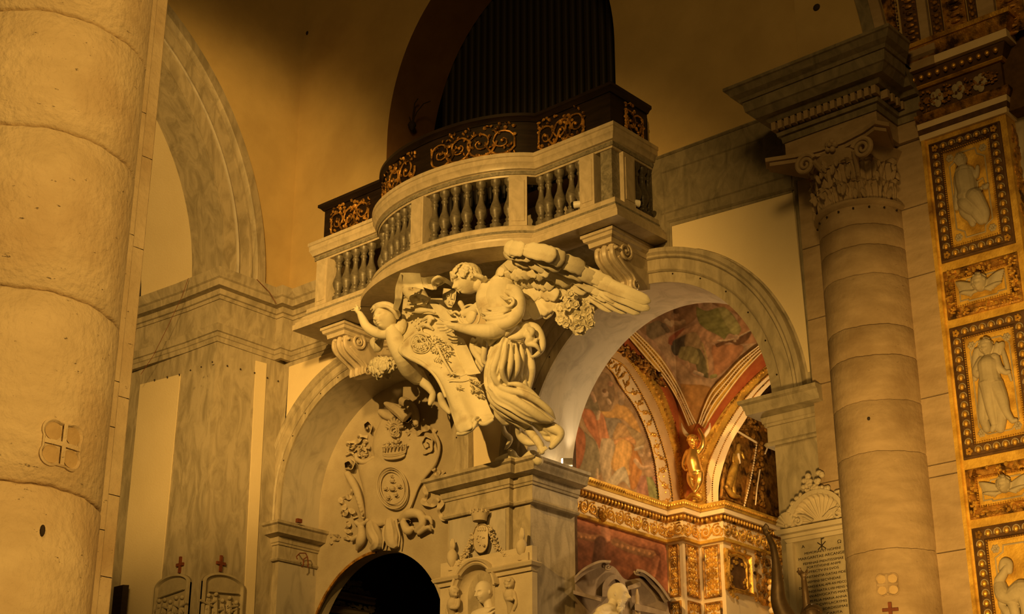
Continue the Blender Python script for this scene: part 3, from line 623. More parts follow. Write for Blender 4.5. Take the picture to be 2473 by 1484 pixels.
# ---- dark wooden parapet with gilded carving
def offp(path, o):
    out = []
    for i, p in enumerate(path):
        out.append(p)
    return out
wp = thing('organ_parapet', 'dark wooden parapet with gilded scrollwork panels behind the marble rail', 'parapet', (-13.65, BY, 11.39))
zt = float(onX(1487, 203, -10.85)[2]); zt = max(11.9, min(12.1, zt))
part('board', MB().sweep(plan, [(-.2, 11.39), (-.05, 11.39), (-.05, 11.42), (-.08, 11.44), (-.08, zt-.1), (-.2, zt-.1)]), M['wood'], wp, ang=28)
part('capping', MB().sweep(plan, [(-.25, zt-.1), (-.06, zt-.1), (-.03, zt-.06), (-.0, zt-.045), (.0, zt), (-.25, zt)]), M['wood'], wp, ang=28)
def gilt(seg, x0, x1, n):
    a, _ = at(seg, x0, 11.7, -.08); b, _ = at(seg, x1, 11.7, -.08)
    ia = min(range(len(dense)), key=lambda i: math.dist(dense[i][:2], a[:2])); ib = min(range(len(dense)), key=lambda i: math.dist(dense[i][:2], b[:2]))
    D = dense[ia:ib+1]
    L = (len(D)-1)*.01; z0, z1 = 11.40, zt-.11; h = z1-z0
    def P(s, z, o):
        q = D[int(max(0, min(1, s/L))*(len(D)-1))]; return arr((q[0]+math.sin(q[2])*(-.075+o), q[1]-math.cos(q[2])*(-.075+o), z))
    mb = MB(); step = L/n; rn = random.Random(int(x0))
    for i in range(n):
        c = (i+.5)*step; R = h*.44; sg = 1 if i % 2 else -1; pts = []; rad = []
        for k in range(30):
            t = k/29; an = (PI if sg > 0 else 0)+sg*2*PI*1.7*t; r = R*(1-.85*t); pts.append(P(c+r*math.cos(an), z0+h/2+r*math.sin(an), .018)); rad.append(.017*(1-.4*t))
        mb.tube(pts, rad, 6)
        for k in range(26):
            an = rn.uniform(0, 2*PI); r = R*rn.uniform(.5, 1.3); p = P(c+r*math.cos(an), z0+h/2+max(-h*.48, min(h*.48, r*math.sin(an))), .02)
            mb.ball(p, (.014, .03, rn.uniform(.015, .035)), 6, 4, Matrix.Rotation(rn.uniform(0, 3), 3, 'X') @ Matrix.Rotation(rn.uniform(0, 3), 3, 'Y'))
        mb.ball(P(c, z0+h/2, .02), .025, 8, 6)
    part('carved_panel', mb, M['goldold'], wp)
gilt('left', 803, 893, 3); gilt('bow', 905, 1005, 3); gilt('bow', 1046, 1243, 4); gilt('right', 1290, 1412, 3); gilt('ret', 1508, 1548, 2)
# ---- organ pipes
og = thing('pipe_organ', 'dark organ with rows of grey pipes inside the tall arched niche', 'organ', (A3[0], 16.4, 11.2))
part('case', MB().box((-15.9, 16.35, 11.2), (-11.5, 17.0, 13.2)).box((-15.9, 16.3, 13.15), (-11.5, 17.0, 13.25)), M['organdark'], og, smooth=False)
for k in range(30):
    x = -15.7+k*.141; L = 3.0+.9*math.sin(PI*(k+.5)/30)
    mb = MB().tube([(x, 16.25, 12.2), (x, 16.25, 12.45), (x, 16.25, 12.2+L)], [.025, .06, .06], 10)
    part('pipe', mb, M['pipe'], og)
# hanging plant-like wires / small sconce at left of niche
sc_ = onY(995, 300, 15.6)
sn = thing('iron_sconce', 'small dark iron ornament standing at the left edge of the organ niche', 'ornament', sc_)
part('cup', MB().lathe([(0, -.12), (.03, -.1), (.07, -.02), (.05, .03), (0, .05)], sc_, 12), M['ink'], sn)
fs = Fr(sc_)
part('stem', MB().tube([fs.p(0, 0), fs.p(.02, .2), fs.p(.05, .36), fs.p(.12, .42)], .009, 5).tube([fs.p(.0, .02), fs.p(.1, .18), fs.p(.25, .28), fs.p(.4, .27)], .008, 5).tube([fs.p(0, 0), fs.p(-.06, .15)], .008, 5), M['ink'], sn)
# ---- two little floodlights on the balcony plinth
for seg, x, lab, dx in (('right', 1392, 'small white floodlight between balusters on the balcony front', -1), ('ret', 1538, 'small white floodlight on the short right return of the balcony', 1)):
    p, a = at(seg, x, 10.42, .0); t = thing('floodlight', lab, 'lamp', (p[0], p[1], 10.35), 'floodlights on the balcony')
    u = arr((math.cos(a), math.sin(a), 0)); o = arr((math.sin(a), -math.cos(a), 0)); d = o*.3+u*(-.6 if dx < 0 else .6); d /= np.linalg.norm(d); b = arr((p[0], p[1], 10.44))
    part('housing', MB().tube([b-d*.1, b+d*.03], .05, 14), M['metalw'], t); part('lens', MB().tube([b+d*.03, b+d*.06], [.052, .045], 14), M['glass'], t)
    part('stand', MB().tube([b-arr((0, 0, .1)), b], .012, 6), M['ink'], t)
# ---- consoles carrying the balcony
def console(dx, lab, loc):
    t = thing('scroll_bracket', lab, 'bracket', loc, 'scroll brackets under the balcony')
    X1 = -10.93; w_ = .30
    def q(px, py): p = onX(px, py, X1-.04); return (p[1], p[2])
    part('abacus', MB().sweep([(X1-.42+dx, W0), (X1-.42+dx, 14.34), (X1+dx, 14.34), (X1+dx, W0)], [(-.21, 9.8), (-.03, 9.8), (-.02, 9.86), (.02, 9.88), (.03, 9.92), (.05, 9.93), (.05, 9.97), (-.21, 9.97)]), bmm, t, ang=28)
    out = [q(1487, 590), q(1484, 600), q(1487, 619), q(1503, 642), q(1520, 661), q(1529, 676), q(1530, 694), q(1545, 702), q(1570, 700)]
    out = [(p[0], p[1]) for p in crom([(a, b, 0) for a, b in out], 26)]
    out = [o if o[0] < W0 else (W0, o[1]) for o in out]+[(W0, 9.84), (14.45, 9.84)]
    mb = MB(); mb.prism([(X1-.04-w_+dx, a, b) for a, b in out], (w_, 0, 0)); part('body', mb, bmm, t, ang=40)
    fs_ = Fr((X1-.04+dx, 0, 0), UY)
    c0 = q(1509, 608)
    mb = MB(); pts, rad = spiral(fs_, c0, .13, 2.0, PI*.5, -1, 40, .026, None, .012); mb.tube(pts, rad, 6); mb.ball(fs_.p(*c0, .01), .03, 8, 6)
    c1 = q(1536, 690); pts, rad = spiral(fs_, c1, .07, 1.4, PI*.5, 1, 26, .018, None, .012); mb.tube(pts, rad, 6)
    a = [q(1492, 620), q(1508, 643), q(1526, 664), q(1534, 682)]; mb.tube([fs_.p(x, z, .01) for x, z in crom([(x, z, 0) for x, z in a], 12)[:, :2]], .022, 6)
    part('side_scroll', mb, bmm, t)
    mb = MB()
    for f in (.1, .5, .9):
        xx = X1-.04-w_*f+dx; pp = out[:20]; mb.tube([(xx, a-.012, b) for a, b in pp], .035 if f != .5 else .05, 7)
    part('front_reeding', mb, bmm, t)
    mb = MB(); rn = random.Random(3)
    for k in range(7): mb.ball((X1-.04-w_*rn.random()+dx, 14.44+rn.uniform(-.04, .02), 9.76+rn.uniform(-.03, .03)), (.05, .03, .03), 7, 5)
    part('shell_ornament', mb, bmm, t)
console(0, 'marble scroll bracket under the right end of the balcony', (-11.1, W0, 8.7))
DX = float(onY(827, 783, 14.3)[0]+10.93)
console(DX, 'marble scroll bracket under the left end, above the leaf bunch', (-11.1+DX, W0, 8.7))
# ================================================================ SCULPTURE TOOLS
VIEW = -_fwd
def frameK(ox, oy, s, Y):              # sketch coordinates of a detail -> points d metres in front of plane y=Y
    def P(x, y, d=0.0): return onY(ox+x*s, oy+y*s, Y-d)
    def R(r, p): return r*s*depth(p)/F
    return P, R
def stroke(mb, PR, pts, k=14, flat=1.0, n=None):
    if max(a[3] for a in pts) > 24: k = max(k, 32)
    P, R = PR; q = crom(pts, n or max(2, 4*len(pts)-2)); W = [P(a[0], a[1], a[2]) for a in q]
    r = [max(.002, R(max(a[3], .5), w_)) for a, w_ in zip(q, W)]; mb.tube(W, r, k, flat, nrm=(0, -1, 0) if flat != 1 else None)
    mb.ball(W[0], r[0]*(1 if flat == 1 else .8), 8, 6); mb.ball(W[-1], r[-1]*(1 if flat == 1 else .8), 8, 6)
def cloth(mb, PR, pts, nf=11, amp=.16, seed=0, twist=.0, k=96, n=None, flat=1.0):
    P, R = PR; q = crom(pts, n or 6*len(pts)); W = [P(a[0], a[1], a[2]) for a in q]; r = [R(max(a[3], 1), w_) for a, w_ in zip(q, W)]
    rn = random.Random(seed); A = [rn.uniform(.4, 1.0) for _ in range(nf)]; off = [rn.uniform(-.35, .35) for _ in range(nf)]; wv = [rn.uniform(0, 6) for _ in range(nf)]
    ring = []; m_ = len(W)
    for i in range(m_):
        t = W[min(i+1, m_-1)]-W[max(i-1, 0)]; t /= np.linalg.norm(t); a = arr((0, -1, 0)); N = a-t*(a @ t); N /= np.linalg.norm(N); B = np.cross(t, N); row = []
        for j in range(k):
            ph = 2*PI*j/k; h = 0
            for f in range(nf):
                c = 2*PI*(f+off[f])/nf+twist*i/m_+.12*math.sin(wv[f]+i*.22); dd = (ph-c+PI) % (2*PI)-PI; wd = 2*PI/nf*.42
                h += A[f]*max(0, 1-abs(dd)/wd)**1.1*(.55+.45*math.sin(wv[f]*3+i*.17))
            row.append(W[i]+(N*math.cos(ph)*flat+B*math.sin(ph))*r[i]*(1-amp*.5+amp*1.3*h))
        ring.append(row)
    b = len(mb.v); mb.grid(ring, cv=True); mb.f.append(tuple(b+j for j in range(k))); mb.f.append(tuple(b+(m_-1)*k+j for j in reversed(range(k))))
def blob(mb, PR, x, y, d, rx, ry=None, rd=None, ang=0.0):
    P, R = PR; c = P(x, y, d); ry = ry or rx; rd = rd or rx
    mb.ball(c, (R(rx, c), R(rd, c), R(ry, c)), 12, 8, Matrix.Rotation(math.radians(ang), 3, 'Y'))
def head(mb, c, size, fwd, up=(0, 0, 1), child=False, old=False, ears=True):
    f = arr(fwd); f /= np.linalg.norm(f); u = arr(up); u = u-f*(u @ f); u /= np.linalg.norm(u); r = np.cross(f, u)
    NU, NV = 128, 96
    feats = [((0, 1, .18), .09, .09, .12), ((0, 1, .03), .20, .085, .10), ((0, 1, -.11), .27, .10, .085), ((.11, 1, -.16), .13, .07, .06), ((-.11, 1, -.16), .13, .07, .06),
             ((0, .97, -.35), .13, .19, .055), ((0, .96, -.41), -.12, .19, .026), ((0, .94, -.475), .12, .15, .055), ((0, .9, -.585), -.06, .15, .06), ((0, .86, -.74), .16, .18, .14)]
    for s in (1, -1):
        feats += [((s*.34, .93, .12), -.20, .15, .10), ((s*.35, .93, .10), .12, .10, .06), ((s*.35, .93, .09), -.045, .11, .018), ((s*.32, .93, .31), .08, .2, .06), ((s*.5, .8, -.2), .07 if not child else .15, .22, .2)]
    if old: feats += [((s*.5, .8, -.28), -.11, .16, .18) for s in (1, -1)]+[((0, .96, .46), .03, .3, .03), ((0, .96, .58), .03, .3, .03)]
    G = []
    for i in range(NV+1):
        th = PI*i/NV; row = []
        for j in range(NU):
            ph = 2*PI*j/NU; d = arr((math.sin(th)*math.sin(ph), math.sin(th)*math.cos(ph), math.cos(th)))
            kx = .76 if not child else .86; zz = d[2]; nar = 1-.28*max(0, -zz)**1.3*(1 if not child else .6)
            p = arr((d[0]*kx*nar, d[1]*(.92 if d[1] > 0 else 1.0), d[2]*1.06))
            if d[1] > -.1:
                a = 0
                for (q, amp, sx, sz) in feats:
                    qx_, qy_, qz_ = q; l = math.sqrt(qx_*qx_+qy_*qy_+qz_*qz_)
                    dx = d[0]-qx_/l; dz_ = d[2]-qz_/l
                    if abs(dx) < 4*sx and abs(dz_) < 4*sz: a += amp*math.exp(-.5*((dx/sx)**2+(dz_/sz)**2))
                p = p+arr((0, 1, 0))*a
            w_ = arr(c)+(r*p[0]+f*p[1]+u*p[2])*size; row.append(w_)
        G.append(row)
    mb.grid(G, cv=True)
    if ears:
        for s in (1, -1): mb.ball(arr(c)+(r*s*.74+f*.02-u*.08)*size, (size*.1, size*.14, size*.2), 8, 6)
    return f, u, r
def curls(mb, c, size, f, u, r, n=60, seed=1, front=.35, rad=.17, down=-.1, sx=.8):
    rn = random.Random(seed); k = 0; t = 0
    while k < n and t < 4000:
        t += 1; d = arr((rn.gauss(0, 1), rn.gauss(0, 1), rn.gauss(0, 1))); d /= np.linalg.norm(d)
        if d[2] < down+.5*max(0, d[1]) + (.25 if d[1] > front else 0): continue
        k += 1; p = arr(c)+(r*d[0]*sx+f*d[1]*.93+u*d[2]*1.05)*size; R_ = rad*size*rn.uniform(.7, 1.15)
        ax = arr((rn.gauss(0, 1), rn.gauss(0, 1), rn.gauss(0, 1))); ax = ax-d*(ax @ d); ax /= np.linalg.norm(ax); wd = r*ax[0]+f*ax[1]+u*ax[2]; dd = r*d[0]+f*d[1]+u*d[2]; bb = np.cross(wd, dd)
        pts = []; rr = []
        for i in range(11):
            a = i/10*2*PI*1.25; q = R_*(1-.75*i/10); pts.append(p+dd*R_*.5+wd*q*math.cos(a)+bb*q*math.sin(a)); rr.append(R_*.34*(1-.3*i/10))
        mb.tube(pts, rr, 6)
def feather(mb, PR, a, b, wd, d0, d1, tip=.2, notch=True, th=.32, seed=0):
    P, R = PR; A, B = P(a[0], a[1], d0), P(b[0], b[1], d1); L = B-A; l = np.linalg.norm(L); t = L/l; n0 = arr((0, -1, 0)); sd = np.cross(t, n0); sd /= np.linalg.norm(sd); n0 = np.cross(sd, t)
    W_ = R(wd*1.06, A); G = []; H = []; n = 15
    rn = random.Random(seed)
    for i in range(n):
        s = i/(n-1); ww = W_*(min(1, .55+s*1.6) if s < 1-tip else math.sqrt(max(0.0, 1-((s-(1-tip))/tip)**2))*.98)+.02
        row = []; und = []
        for v in np.linspace(-1, 1, 9):
            jag = (1+.05*math.sin(s*18+seed+v)) if abs(v) > .9 else 1
            hh = W_*th*((1-v*v)*.8+.35*math.exp(-(v/.13)**2)-.12*abs(math.sin(s*16+abs(v)*5))*abs(v))*(1-.3*s)
            c_ = A+L*s+n0*(l*.10*math.sin(PI*s))
            row.append(c_+sd*v*ww*jag+n0*hh); und.append(c_+sd*v*ww*jag-n0*W_*.12)
        G.append(row+und[::-1])
    mb.grid(G, cv=True); b0 = len(mb.v)-n*18; mb.f.append(tuple(b0+j for j in range(18))); mb.f.append(tuple(b0+(n-1)*18+j for j in reversed(range(18))))
def sheet(mb, PR, rows, n=40, m=40, th=.035, ripple=None):
    P, R = PR; A = [crom(r, m) for r in rows]; A = [[tuple(q) for q in r] for r in A]
    cols = [crom([A[i][j] for i in range(len(A))], n) for j in range(m)]
    G = [[None]*m for _ in range(n)]; Bk = [[None]*m for _ in range(n)]
    for j in range(m):
        for i in range(n):
            x, y, d = cols[j][i][:3]
            if ripple: d += ripple(i/(n-1), j/(m-1))
            G[i][j] = P(x, y, d); Bk[i][j] = P(x, y, d-th)
    ring = [[G[i][j] for j in range(m)]+[Bk[i][j] for j in reversed(range(m))] for i in range(n)]
    b = len(mb.v); mb.grid(ring, cv=True); mb.f.append(tuple(b+j for j in range(2*m))); mb.f.append(tuple(b+(n-1)*2*m+j for j in reversed(range(2*m))))
_P0, _R0 = frameK(840, 570, .3774, W0)
def _cl(v): return max(0.0, min(1.0, v))
def _PK(x, y, d=0.0):      # the group leans out towards its top
    return _P0(x, y, d+.24*_cl((1250-y)/400)*_cl((1900-x)/500)+.58*_cl((310-y)/230)*_cl((1650-x)/350))
KP = (_PK, _R0)
ST = M['statue']
TOL = -_rt; DN = arr((0, 0, -1.0))
def fold(pts, dd=-.022, e=.4):
    n = len(pts); return [(x, y, z+dd, r*(e if i in (0, n-1) else 1.22)) for i, (x, y, z, r) in enumerate(pts)]
# ================================================================ ANGEL
ang = thing('angel_statue', 'large winged angel statue in flowing robe leaning over the coat of arms', 'statue', onY(1312, 1110, W0-.3))
mb = MB()
S = lambda pts, **k: stroke(mb, KP, pts, **k)
S([(985, 330, .85, 95), (975, 420, .9, 105), (1010, 520, .85, 98), (1035, 620, .75, 88), (1040, 690, .72, 92)])      # torso
S([(905, 345, .95, 70), (880, 400, 1.0, 62), (900, 470, 1.0, 66)])                                                   # chest
S([(965, 330, .92, 62), (900, 325, .95, 46), (840, 320, .97, 44), (800, 310, .98, 45)])                             # neck
S([(1010, 560, .9, 62), (960, 600, 1.05, 56), (900, 612, 1.16, 50), (820, 604, 1.2, 42), (750, 595, 1.2, 31), (690, 582, 1.18, 25)])   # near arm
S([(880, 430, 1.0, 42), (800, 480, 1.0, 34), (735, 500, 1.02, 26)])                                                  # far arm
hc = KP[0](690, 575, 1.19)
for pts in ([(700, 578, 1.2, 22), (660, 575, 1.2, 22), (640, 570, 1.19, 18)],
            [(655, 556, 1.2, 10), (615, 545, 1.2, 8), (588, 530, 1.18, 6)],
            [(650, 565, 1.21, 9), (605, 562, 1.21, 8), (568, 563, 1.18, 6)],
            [(652, 576, 1.21, 9), (610, 583, 1.21, 8), (576, 588, 1.18, 6)],
            [(655, 586, 1.2, 9), (620, 602, 1.2, 8), (590, 606, 1.17, 6)],
            [(675, 592, 1.19, 9), (650, 610, 1.19, 8), (628, 620, 1.17, 6)]): S(pts, k=7)
S([(1035, 680, .74, 50), (985, 850, .8, 60), (985, 980, .86, 44), (1060, 1090, .76, 40), (1130, 1195, .62, 32)])
S([(1130, 1195, .62, 34), (1165, 1250, .66, 28), (1205, 1305, .7, 26), (1235, 1345, .72, 24), (1225, 1378, .74, 15)])   # shin and foot
S([(1205, 1300, .84, 26), (1232, 1345, .88, 24), (1245, 1385, .9, 17)])
for i in range(5): S([(1228+i*9, 1372-i*5, .9, 8), (1232+i*11, 1396-i*8, .9, 7-.4*i)], k=8)
HP = KP[0](762, 282, 1.0); HS = KP[1](96, HP)
f_, u_, r_ = head(mb, HP, HS*.95, TOL*.85+DN*.42+VIEW*.32, arr((0, 0, 1))*.9+TOL*-.12)
remesh('body', mb, ST, ang, .0062, 3)
mb = MB(); curls(mb, HP, HS*.97, f_, u_, r_, 75, 5, .25, .22, -.25, .84)
mb.ball(HP+u_*HS*.22-f_*HS*.34, HS*.84, 16, 12)
stroke(mb, KP, [(660, 235, 1.08, 10), (672, 290, 1.12, 12), (690, 255, 1.14, 10)])
for k in range(7): stroke(mb, KP, [(820+k*10, 250+k*6, 1.08-.02*k, 16), (862+k*6, 268+k*9, 1.05-.02*k, 15), (880, 300-k*6, 1.0, 10)])
remesh('hair', mb, ST, ang, .0075, 1)
# drapery over the shoulder and torso
mb = MB()
cloth(mb, KP, [(1010, 470, .86, 60), (1010, 550, .84, 84), (1040, 640, .76, 78)], 11, .2, 4, .6)
cloth(mb, KP, [(900, 545, 1.02, 30), (980, 540, 1.0, 52), (1060, 500, .92, 62), (1085, 420, .86, 54), (1060, 350, .82, 40)], 9, .42, 2, .7)
for pts in ([(1020, 325, .92, 34), (1075, 360, .95, 34), (1095, 430, 1.0, 34), (1085, 500, 1.02, 34), (1040, 545, 1.05, 36), (960, 565, 1.1, 34), (890, 560, 1.12, 20)],
            [(980, 350, .98, 20), (1050, 372, 1.02, 18), (1066, 420, 1.06, 16), (1040, 455, 1.1, 14), (960, 470, 1.12, 14), (870, 465, 1.1, 10)],
            [(1060, 455, 1.06, 15), (980, 492, 1.13, 14), (900, 500, 1.14, 13), (850, 490, 1.1, 8)],
            [(1075, 480, 1.06, 15), (1000, 520, 1.13, 15), (920, 530, 1.16, 14), (860, 525, 1.13, 9)],
            [(975, 385, 1.1, 9), (1010, 405, 1.14, 10), (1050, 398, 1.15, 9), (1062, 430, 1.14, 8), (1030, 452, 1.14, 8), (985, 438, 1.14, 7)],
            [(940, 590, 1.1, 24), (900, 640, 1.05, 20), (905, 690, 1.0, 18)],
            [(990, 600, 1.0, 30), (940, 650, 1.0, 24), (905, 700, .98, 16)],
            [(1080, 560, .9, 30), (1010, 620, .98, 22), (950, 665, 1.0, 16)],
            [(1110, 570, .85, 34), (1150, 600, .85, 30), (1100, 640, .95, 24), (1030, 655, 1.0, 16)],
            [(1140, 560, .8, 22), (1200, 590, .8, 24), (1238, 650, .8, 20), (1245, 720, .8, 15), (1205, 765, .78, 12), (1170, 775, .75, 8)],
            [(1120, 620, .9, 26), (1170, 650, .92, 24), (1150, 690, .92, 16), (1200, 700, .9, 14), (1230, 740, .84, 10)],
            [(1160, 700, .85, 20), (1195, 680, .88, 14), (1215, 655, .88, 10)],
            [(1150, 590, .9, 22), (1180, 610, .95, 18), (1170, 650, .95, 15)]): stroke(mb, KP, fold(pts, -.012, .6))
remesh('shoulder_drapery', mb, ST, ang, .0095, 2)
# skirt
mb = MB()
cloth(mb, KP, [(1030, 665, .85, 74), (1000, 760, .86, 100), (975, 870, .9, 98), (965, 960, .93, 84), (985, 1010, .95, 60)], 15, .34, 3, .5)
cloth(mb, KP, [(1120, 690, .66, 50), (1125, 800, .6, 62), (1115, 900, .58, 60), (1130, 1000, .58, 44), (1150, 1040, .6, 20)], 9, .32, 5, .4)
cloth(mb, KP, [(930, 955, .97, 62), (990, 1035, .97, 74), (1090, 1085, .9, 74), (1190, 1140, .78, 60), (1270, 1175, .68, 34), (1310, 1190, .62, 14)], 11, .40, 7, .9)
cloth(mb, KP, [(930, 1060, .9, 44), (1010, 1120, .84, 56), (1100, 1180, .74, 48), (1160, 1225, .66, 30)], 9, .28, 9, .6)
cloth(mb, KP, [(1190, 1185, .62, 34), (1270, 1225, .56, 50), (1330, 1270, .5, 48), (1320, 1330, .5, 30), (1290, 1365, .5, 12)], 8, .34, 11, .5)
for pts in (
            # thigh folds
            [(950, 690, .98, 16), (915, 790, 1.02, 19), (893, 880, 1.03, 19), (905, 960, 1.0, 20), (960, 1010, .98, 16)],
            [(985, 680, 1.02, 15), (955, 780, 1.09, 18), (930, 870, 1.11, 18), (955, 940, 1.07, 16), (1010, 985, .98, 11)],
            [(1015, 680, 1.02, 13), (1000, 780, 1.08, 15), (985, 860, 1.1, 15), (1005, 925, 1.04, 12), (1050, 965, .95, 9)],
            [(1045, 680, .98, 13), (1045, 780, 1.0, 15), (1035, 860, 1.0, 14), (1025, 930, .97, 10)],
            [(1075, 690, .92, 14), (1085, 780, .93, 15), (1085, 850, .9, 15), (1060, 910, .9, 10), (1040, 940, .92, 8)],
            [(1105, 690, .86, 15), (1115, 770, .84, 16), (1108, 850, .8, 13), (1090, 940, .76, 10)],
            [(1145, 720, .74, 17), (1170, 800, .7, 20), (1180, 880, .68, 16), (1165, 960, .66, 12), (1160, 1020, .64, 8)],
            [(1128, 890, .74, 16), (1135, 960, .72, 15), (1150, 1020, .68, 10)],
            # swirl
            [(900, 960, 1.04, 22), (960, 1010, 1.05, 24), (1050, 1045, 1.02, 24), (1150, 1105, .92, 24), (1230, 1160, .8, 24), (1300, 1190, .7, 14)],
            [(930, 935, 1.05, 17), (1010, 985, 1.03, 19), (1110, 1005, .98, 18), (1210, 1055, .86, 18), (1290, 1120, .74, 16), (1330, 1175, .66, 10)],
            [(990, 950, 1.0, 12), (1080, 950, .98, 14), (1150, 980, .9, 14), (1230, 1040, .8, 12)],
            [(890, 990, 1.02, 20), (930, 1050, 1.04, 24), (1010, 1110, 1.0, 24), (1100, 1165, .9, 22), (1170, 1215, .8, 14)],
            [(940, 1080, 1.0, 14), (1000, 1140, .95, 15), (1080, 1180, .86, 13), (1130, 1215, .78, 9)],
            [(1180, 1110, .82, 14), (1250, 1150, .74, 16), (1320, 1180, .64, 14)],
            # tail of cloth around the foot
            [(1190, 1190, .7, 26), (1270, 1215, .62, 28), (1350, 1250, .58, 26), (1360, 1290, .56, 18), (1310, 1350, .55, 14), (1285, 1362, .55, 9)],
            [(1210, 1220, .66, 20), (1270, 1260, .6, 18), (1340, 1240, .62, 14)],
            [(1230, 1250, .62, 16), (1280, 1300, .56, 16), (1330, 1300, .54, 12)],
            [(1080, 1200, .7, 24), (1105, 1270, .62, 26), (1150, 1320, .56, 22), (1215, 1335, .56, 12)],
            [(935, 1095, .95, 15), (965, 1150, .88, 22), (1000, 1190, .8, 22), (1050, 1200, .75, 20)],
            [(985, 1180, .78, 18), (1005, 1260, .65, 14), (1040, 1300, .55, 15), (1020, 1350, .5, 11), (1000, 1370, .48, 7)],
            [(1060, 1190, .75, 16), (1090, 1240, .7, 13), (1095, 1300, .62, 12)]): stroke(mb, KP, fold(pts))
remesh('robe_skirt', mb, ST, ang, .0085, 4)
mb = MB()
for pts in ([(860, 650, .8, 40), (850, 740, .78, 34), (862, 820, .76, 22)], [(800, 665, .85, 15), (800, 720, .85, 22), (845, 790, .82, 22), (865, 835, .8, 10)],
            [(880, 670, .86, 16), (872, 740, .88, 20), (868, 800, .84, 16), (890, 825, .8, 8)], [(840, 660, .86, 12), (815, 690, .88, 10), (785, 690, .86, 7)],
            [(835, 790, .75, 18), (820, 850, .72, 20), (808, 885, .7, 12)], [(850, 790, .74, 14), (850, 850, .7, 16), (838, 872, .7, 10)]): stroke(mb, KP, pts)
remesh('sash_end', mb, ST, ang, .0105, 2)
# wing
mb = MB()
for pts in ([(1000, 250, .5, 60), (1080, 200, .5, 70), (1180, 170, .45, 80), (1320, 200, .4, 70), (1450, 270, .36, 50), (1600, 350, .3, 40), (1800, 430, .26, 26)],
            [(1040, 110, .62, 48), (1150, 110, .6, 40), (1300, 150, .52, 40), (1450, 230, .45, 34)],
            [(1060, 260, .5, 70), (1120, 350, .48, 90), (1200, 430, .42, 70)]): stroke(mb, KP, pts)
wing = remesh('wing', mb, ST, ang, .016, 3)
fi = 0
def feathers(lst, group=None):
    global fi
    for a in lst:
        ax, ay, bx, by, wd, d0, d1 = a; mb = MB(); feather(mb, KP, (ax, ay), (bx, by), wd, d0, d1, seed=fi); fi += 1
        o = part('feather', mb, ST, wing, ang=80)
feathers([(1480, 330, 1700, 480, 24, .30, .22), (1500, 320, 1790, 490, 26, .32, .24), (1520, 310, 1870, 495, 26, .34, .26), (1520, 290, 1930, 470, 28, .36, .28), (1540, 270, 1935, 425, 30, .38, .3), (1500, 240, 1800, 375, 34, .42, .33), (1460, 205, 1700, 320, 34, .46, .38),
          (1450, 340, 1560, 420, 20, .34, .3), (1560, 350, 1660, 410, 17, .40, .36), (1600, 345, 1720, 420, 18, .41, .36), (1500, 300, 1620, 370, 20, .44, .4), (1640, 340, 1790, 425, 20, .41, .35),
          (1420, 250, 1590, 345, 28, .48, .42), (1380, 280, 1530, 360, 28, .46, .4), (1370, 330, 1470, 400, 22, .42, .38), (1400, 180, 1600, 290, 34, .52, .46)])
feathers([(1340, 150, 1520, 215, 40, .58, .54), (1320, 190, 1530, 262, 36, .56, .5), (1290, 220, 1440, 300, 44, .56, .5), (1230, 250, 1390, 330, 46, .56, .5), (1180, 200, 1350, 255, 38, .60, .56), (1280, 280, 1420, 370, 30, .50, .46)])
feathers([(1010, 95, 1190, 120, 46, .68, .66), (1120, 85, 1335, 128, 42, .70, .66), (1240, 100, 1388, 160, 44, .64, .62), (1200, 130, 1375, 198, 40, .66, .62), (1060, 130, 1180, 180, 34, .70, .66), (1150, 150, 1300, 215, 36, .68, .62),
          (1030, 75, 1130, 90, 38, .72, .72), (1010, 60, 1090, 100, 40, .72, .74)])
rn = random.Random(21); L = []
for row, (x0, y0, x1, y1, n, ln) in enumerate(((960, 235, 1240, 225, 8, 70), (1000, 265, 1270, 285, 8, 75), (1050, 310, 1290, 350, 7, 80), (1080, 370, 1280, 410, 6, 85), (1110, 420, 1250, 450, 4, 95))):
    for k in range(n):
        t = (k+.5)/n; x = x0+(x1-x0)*t+rn.uniform(-8, 8); y = y0+(y1-y0)*t+rn.uniform(-8, 8); an = math.radians(18+row*9+rn.uniform(-14, 14)+25*(1-t)); L.append((x, y, x+ln*math.cos(an), y+ln*math.sin(an), 26+row*3, .80-.05*row-.1*t, .78-.06*row-.1*t))
L += [(1130, 440, 1160, 530, 34, .60, .55), (1170, 430, 1225, 525, 34, .6, .54), (1210, 420, 1285, 490, 32, .58, .52), (1260, 380, 1300, 460, 26, .56, .5), (1000, 235, 960, 225, 18, .8, .8), (1020, 215, 1010, 190, 12, .8, .8)]
feathers(L)
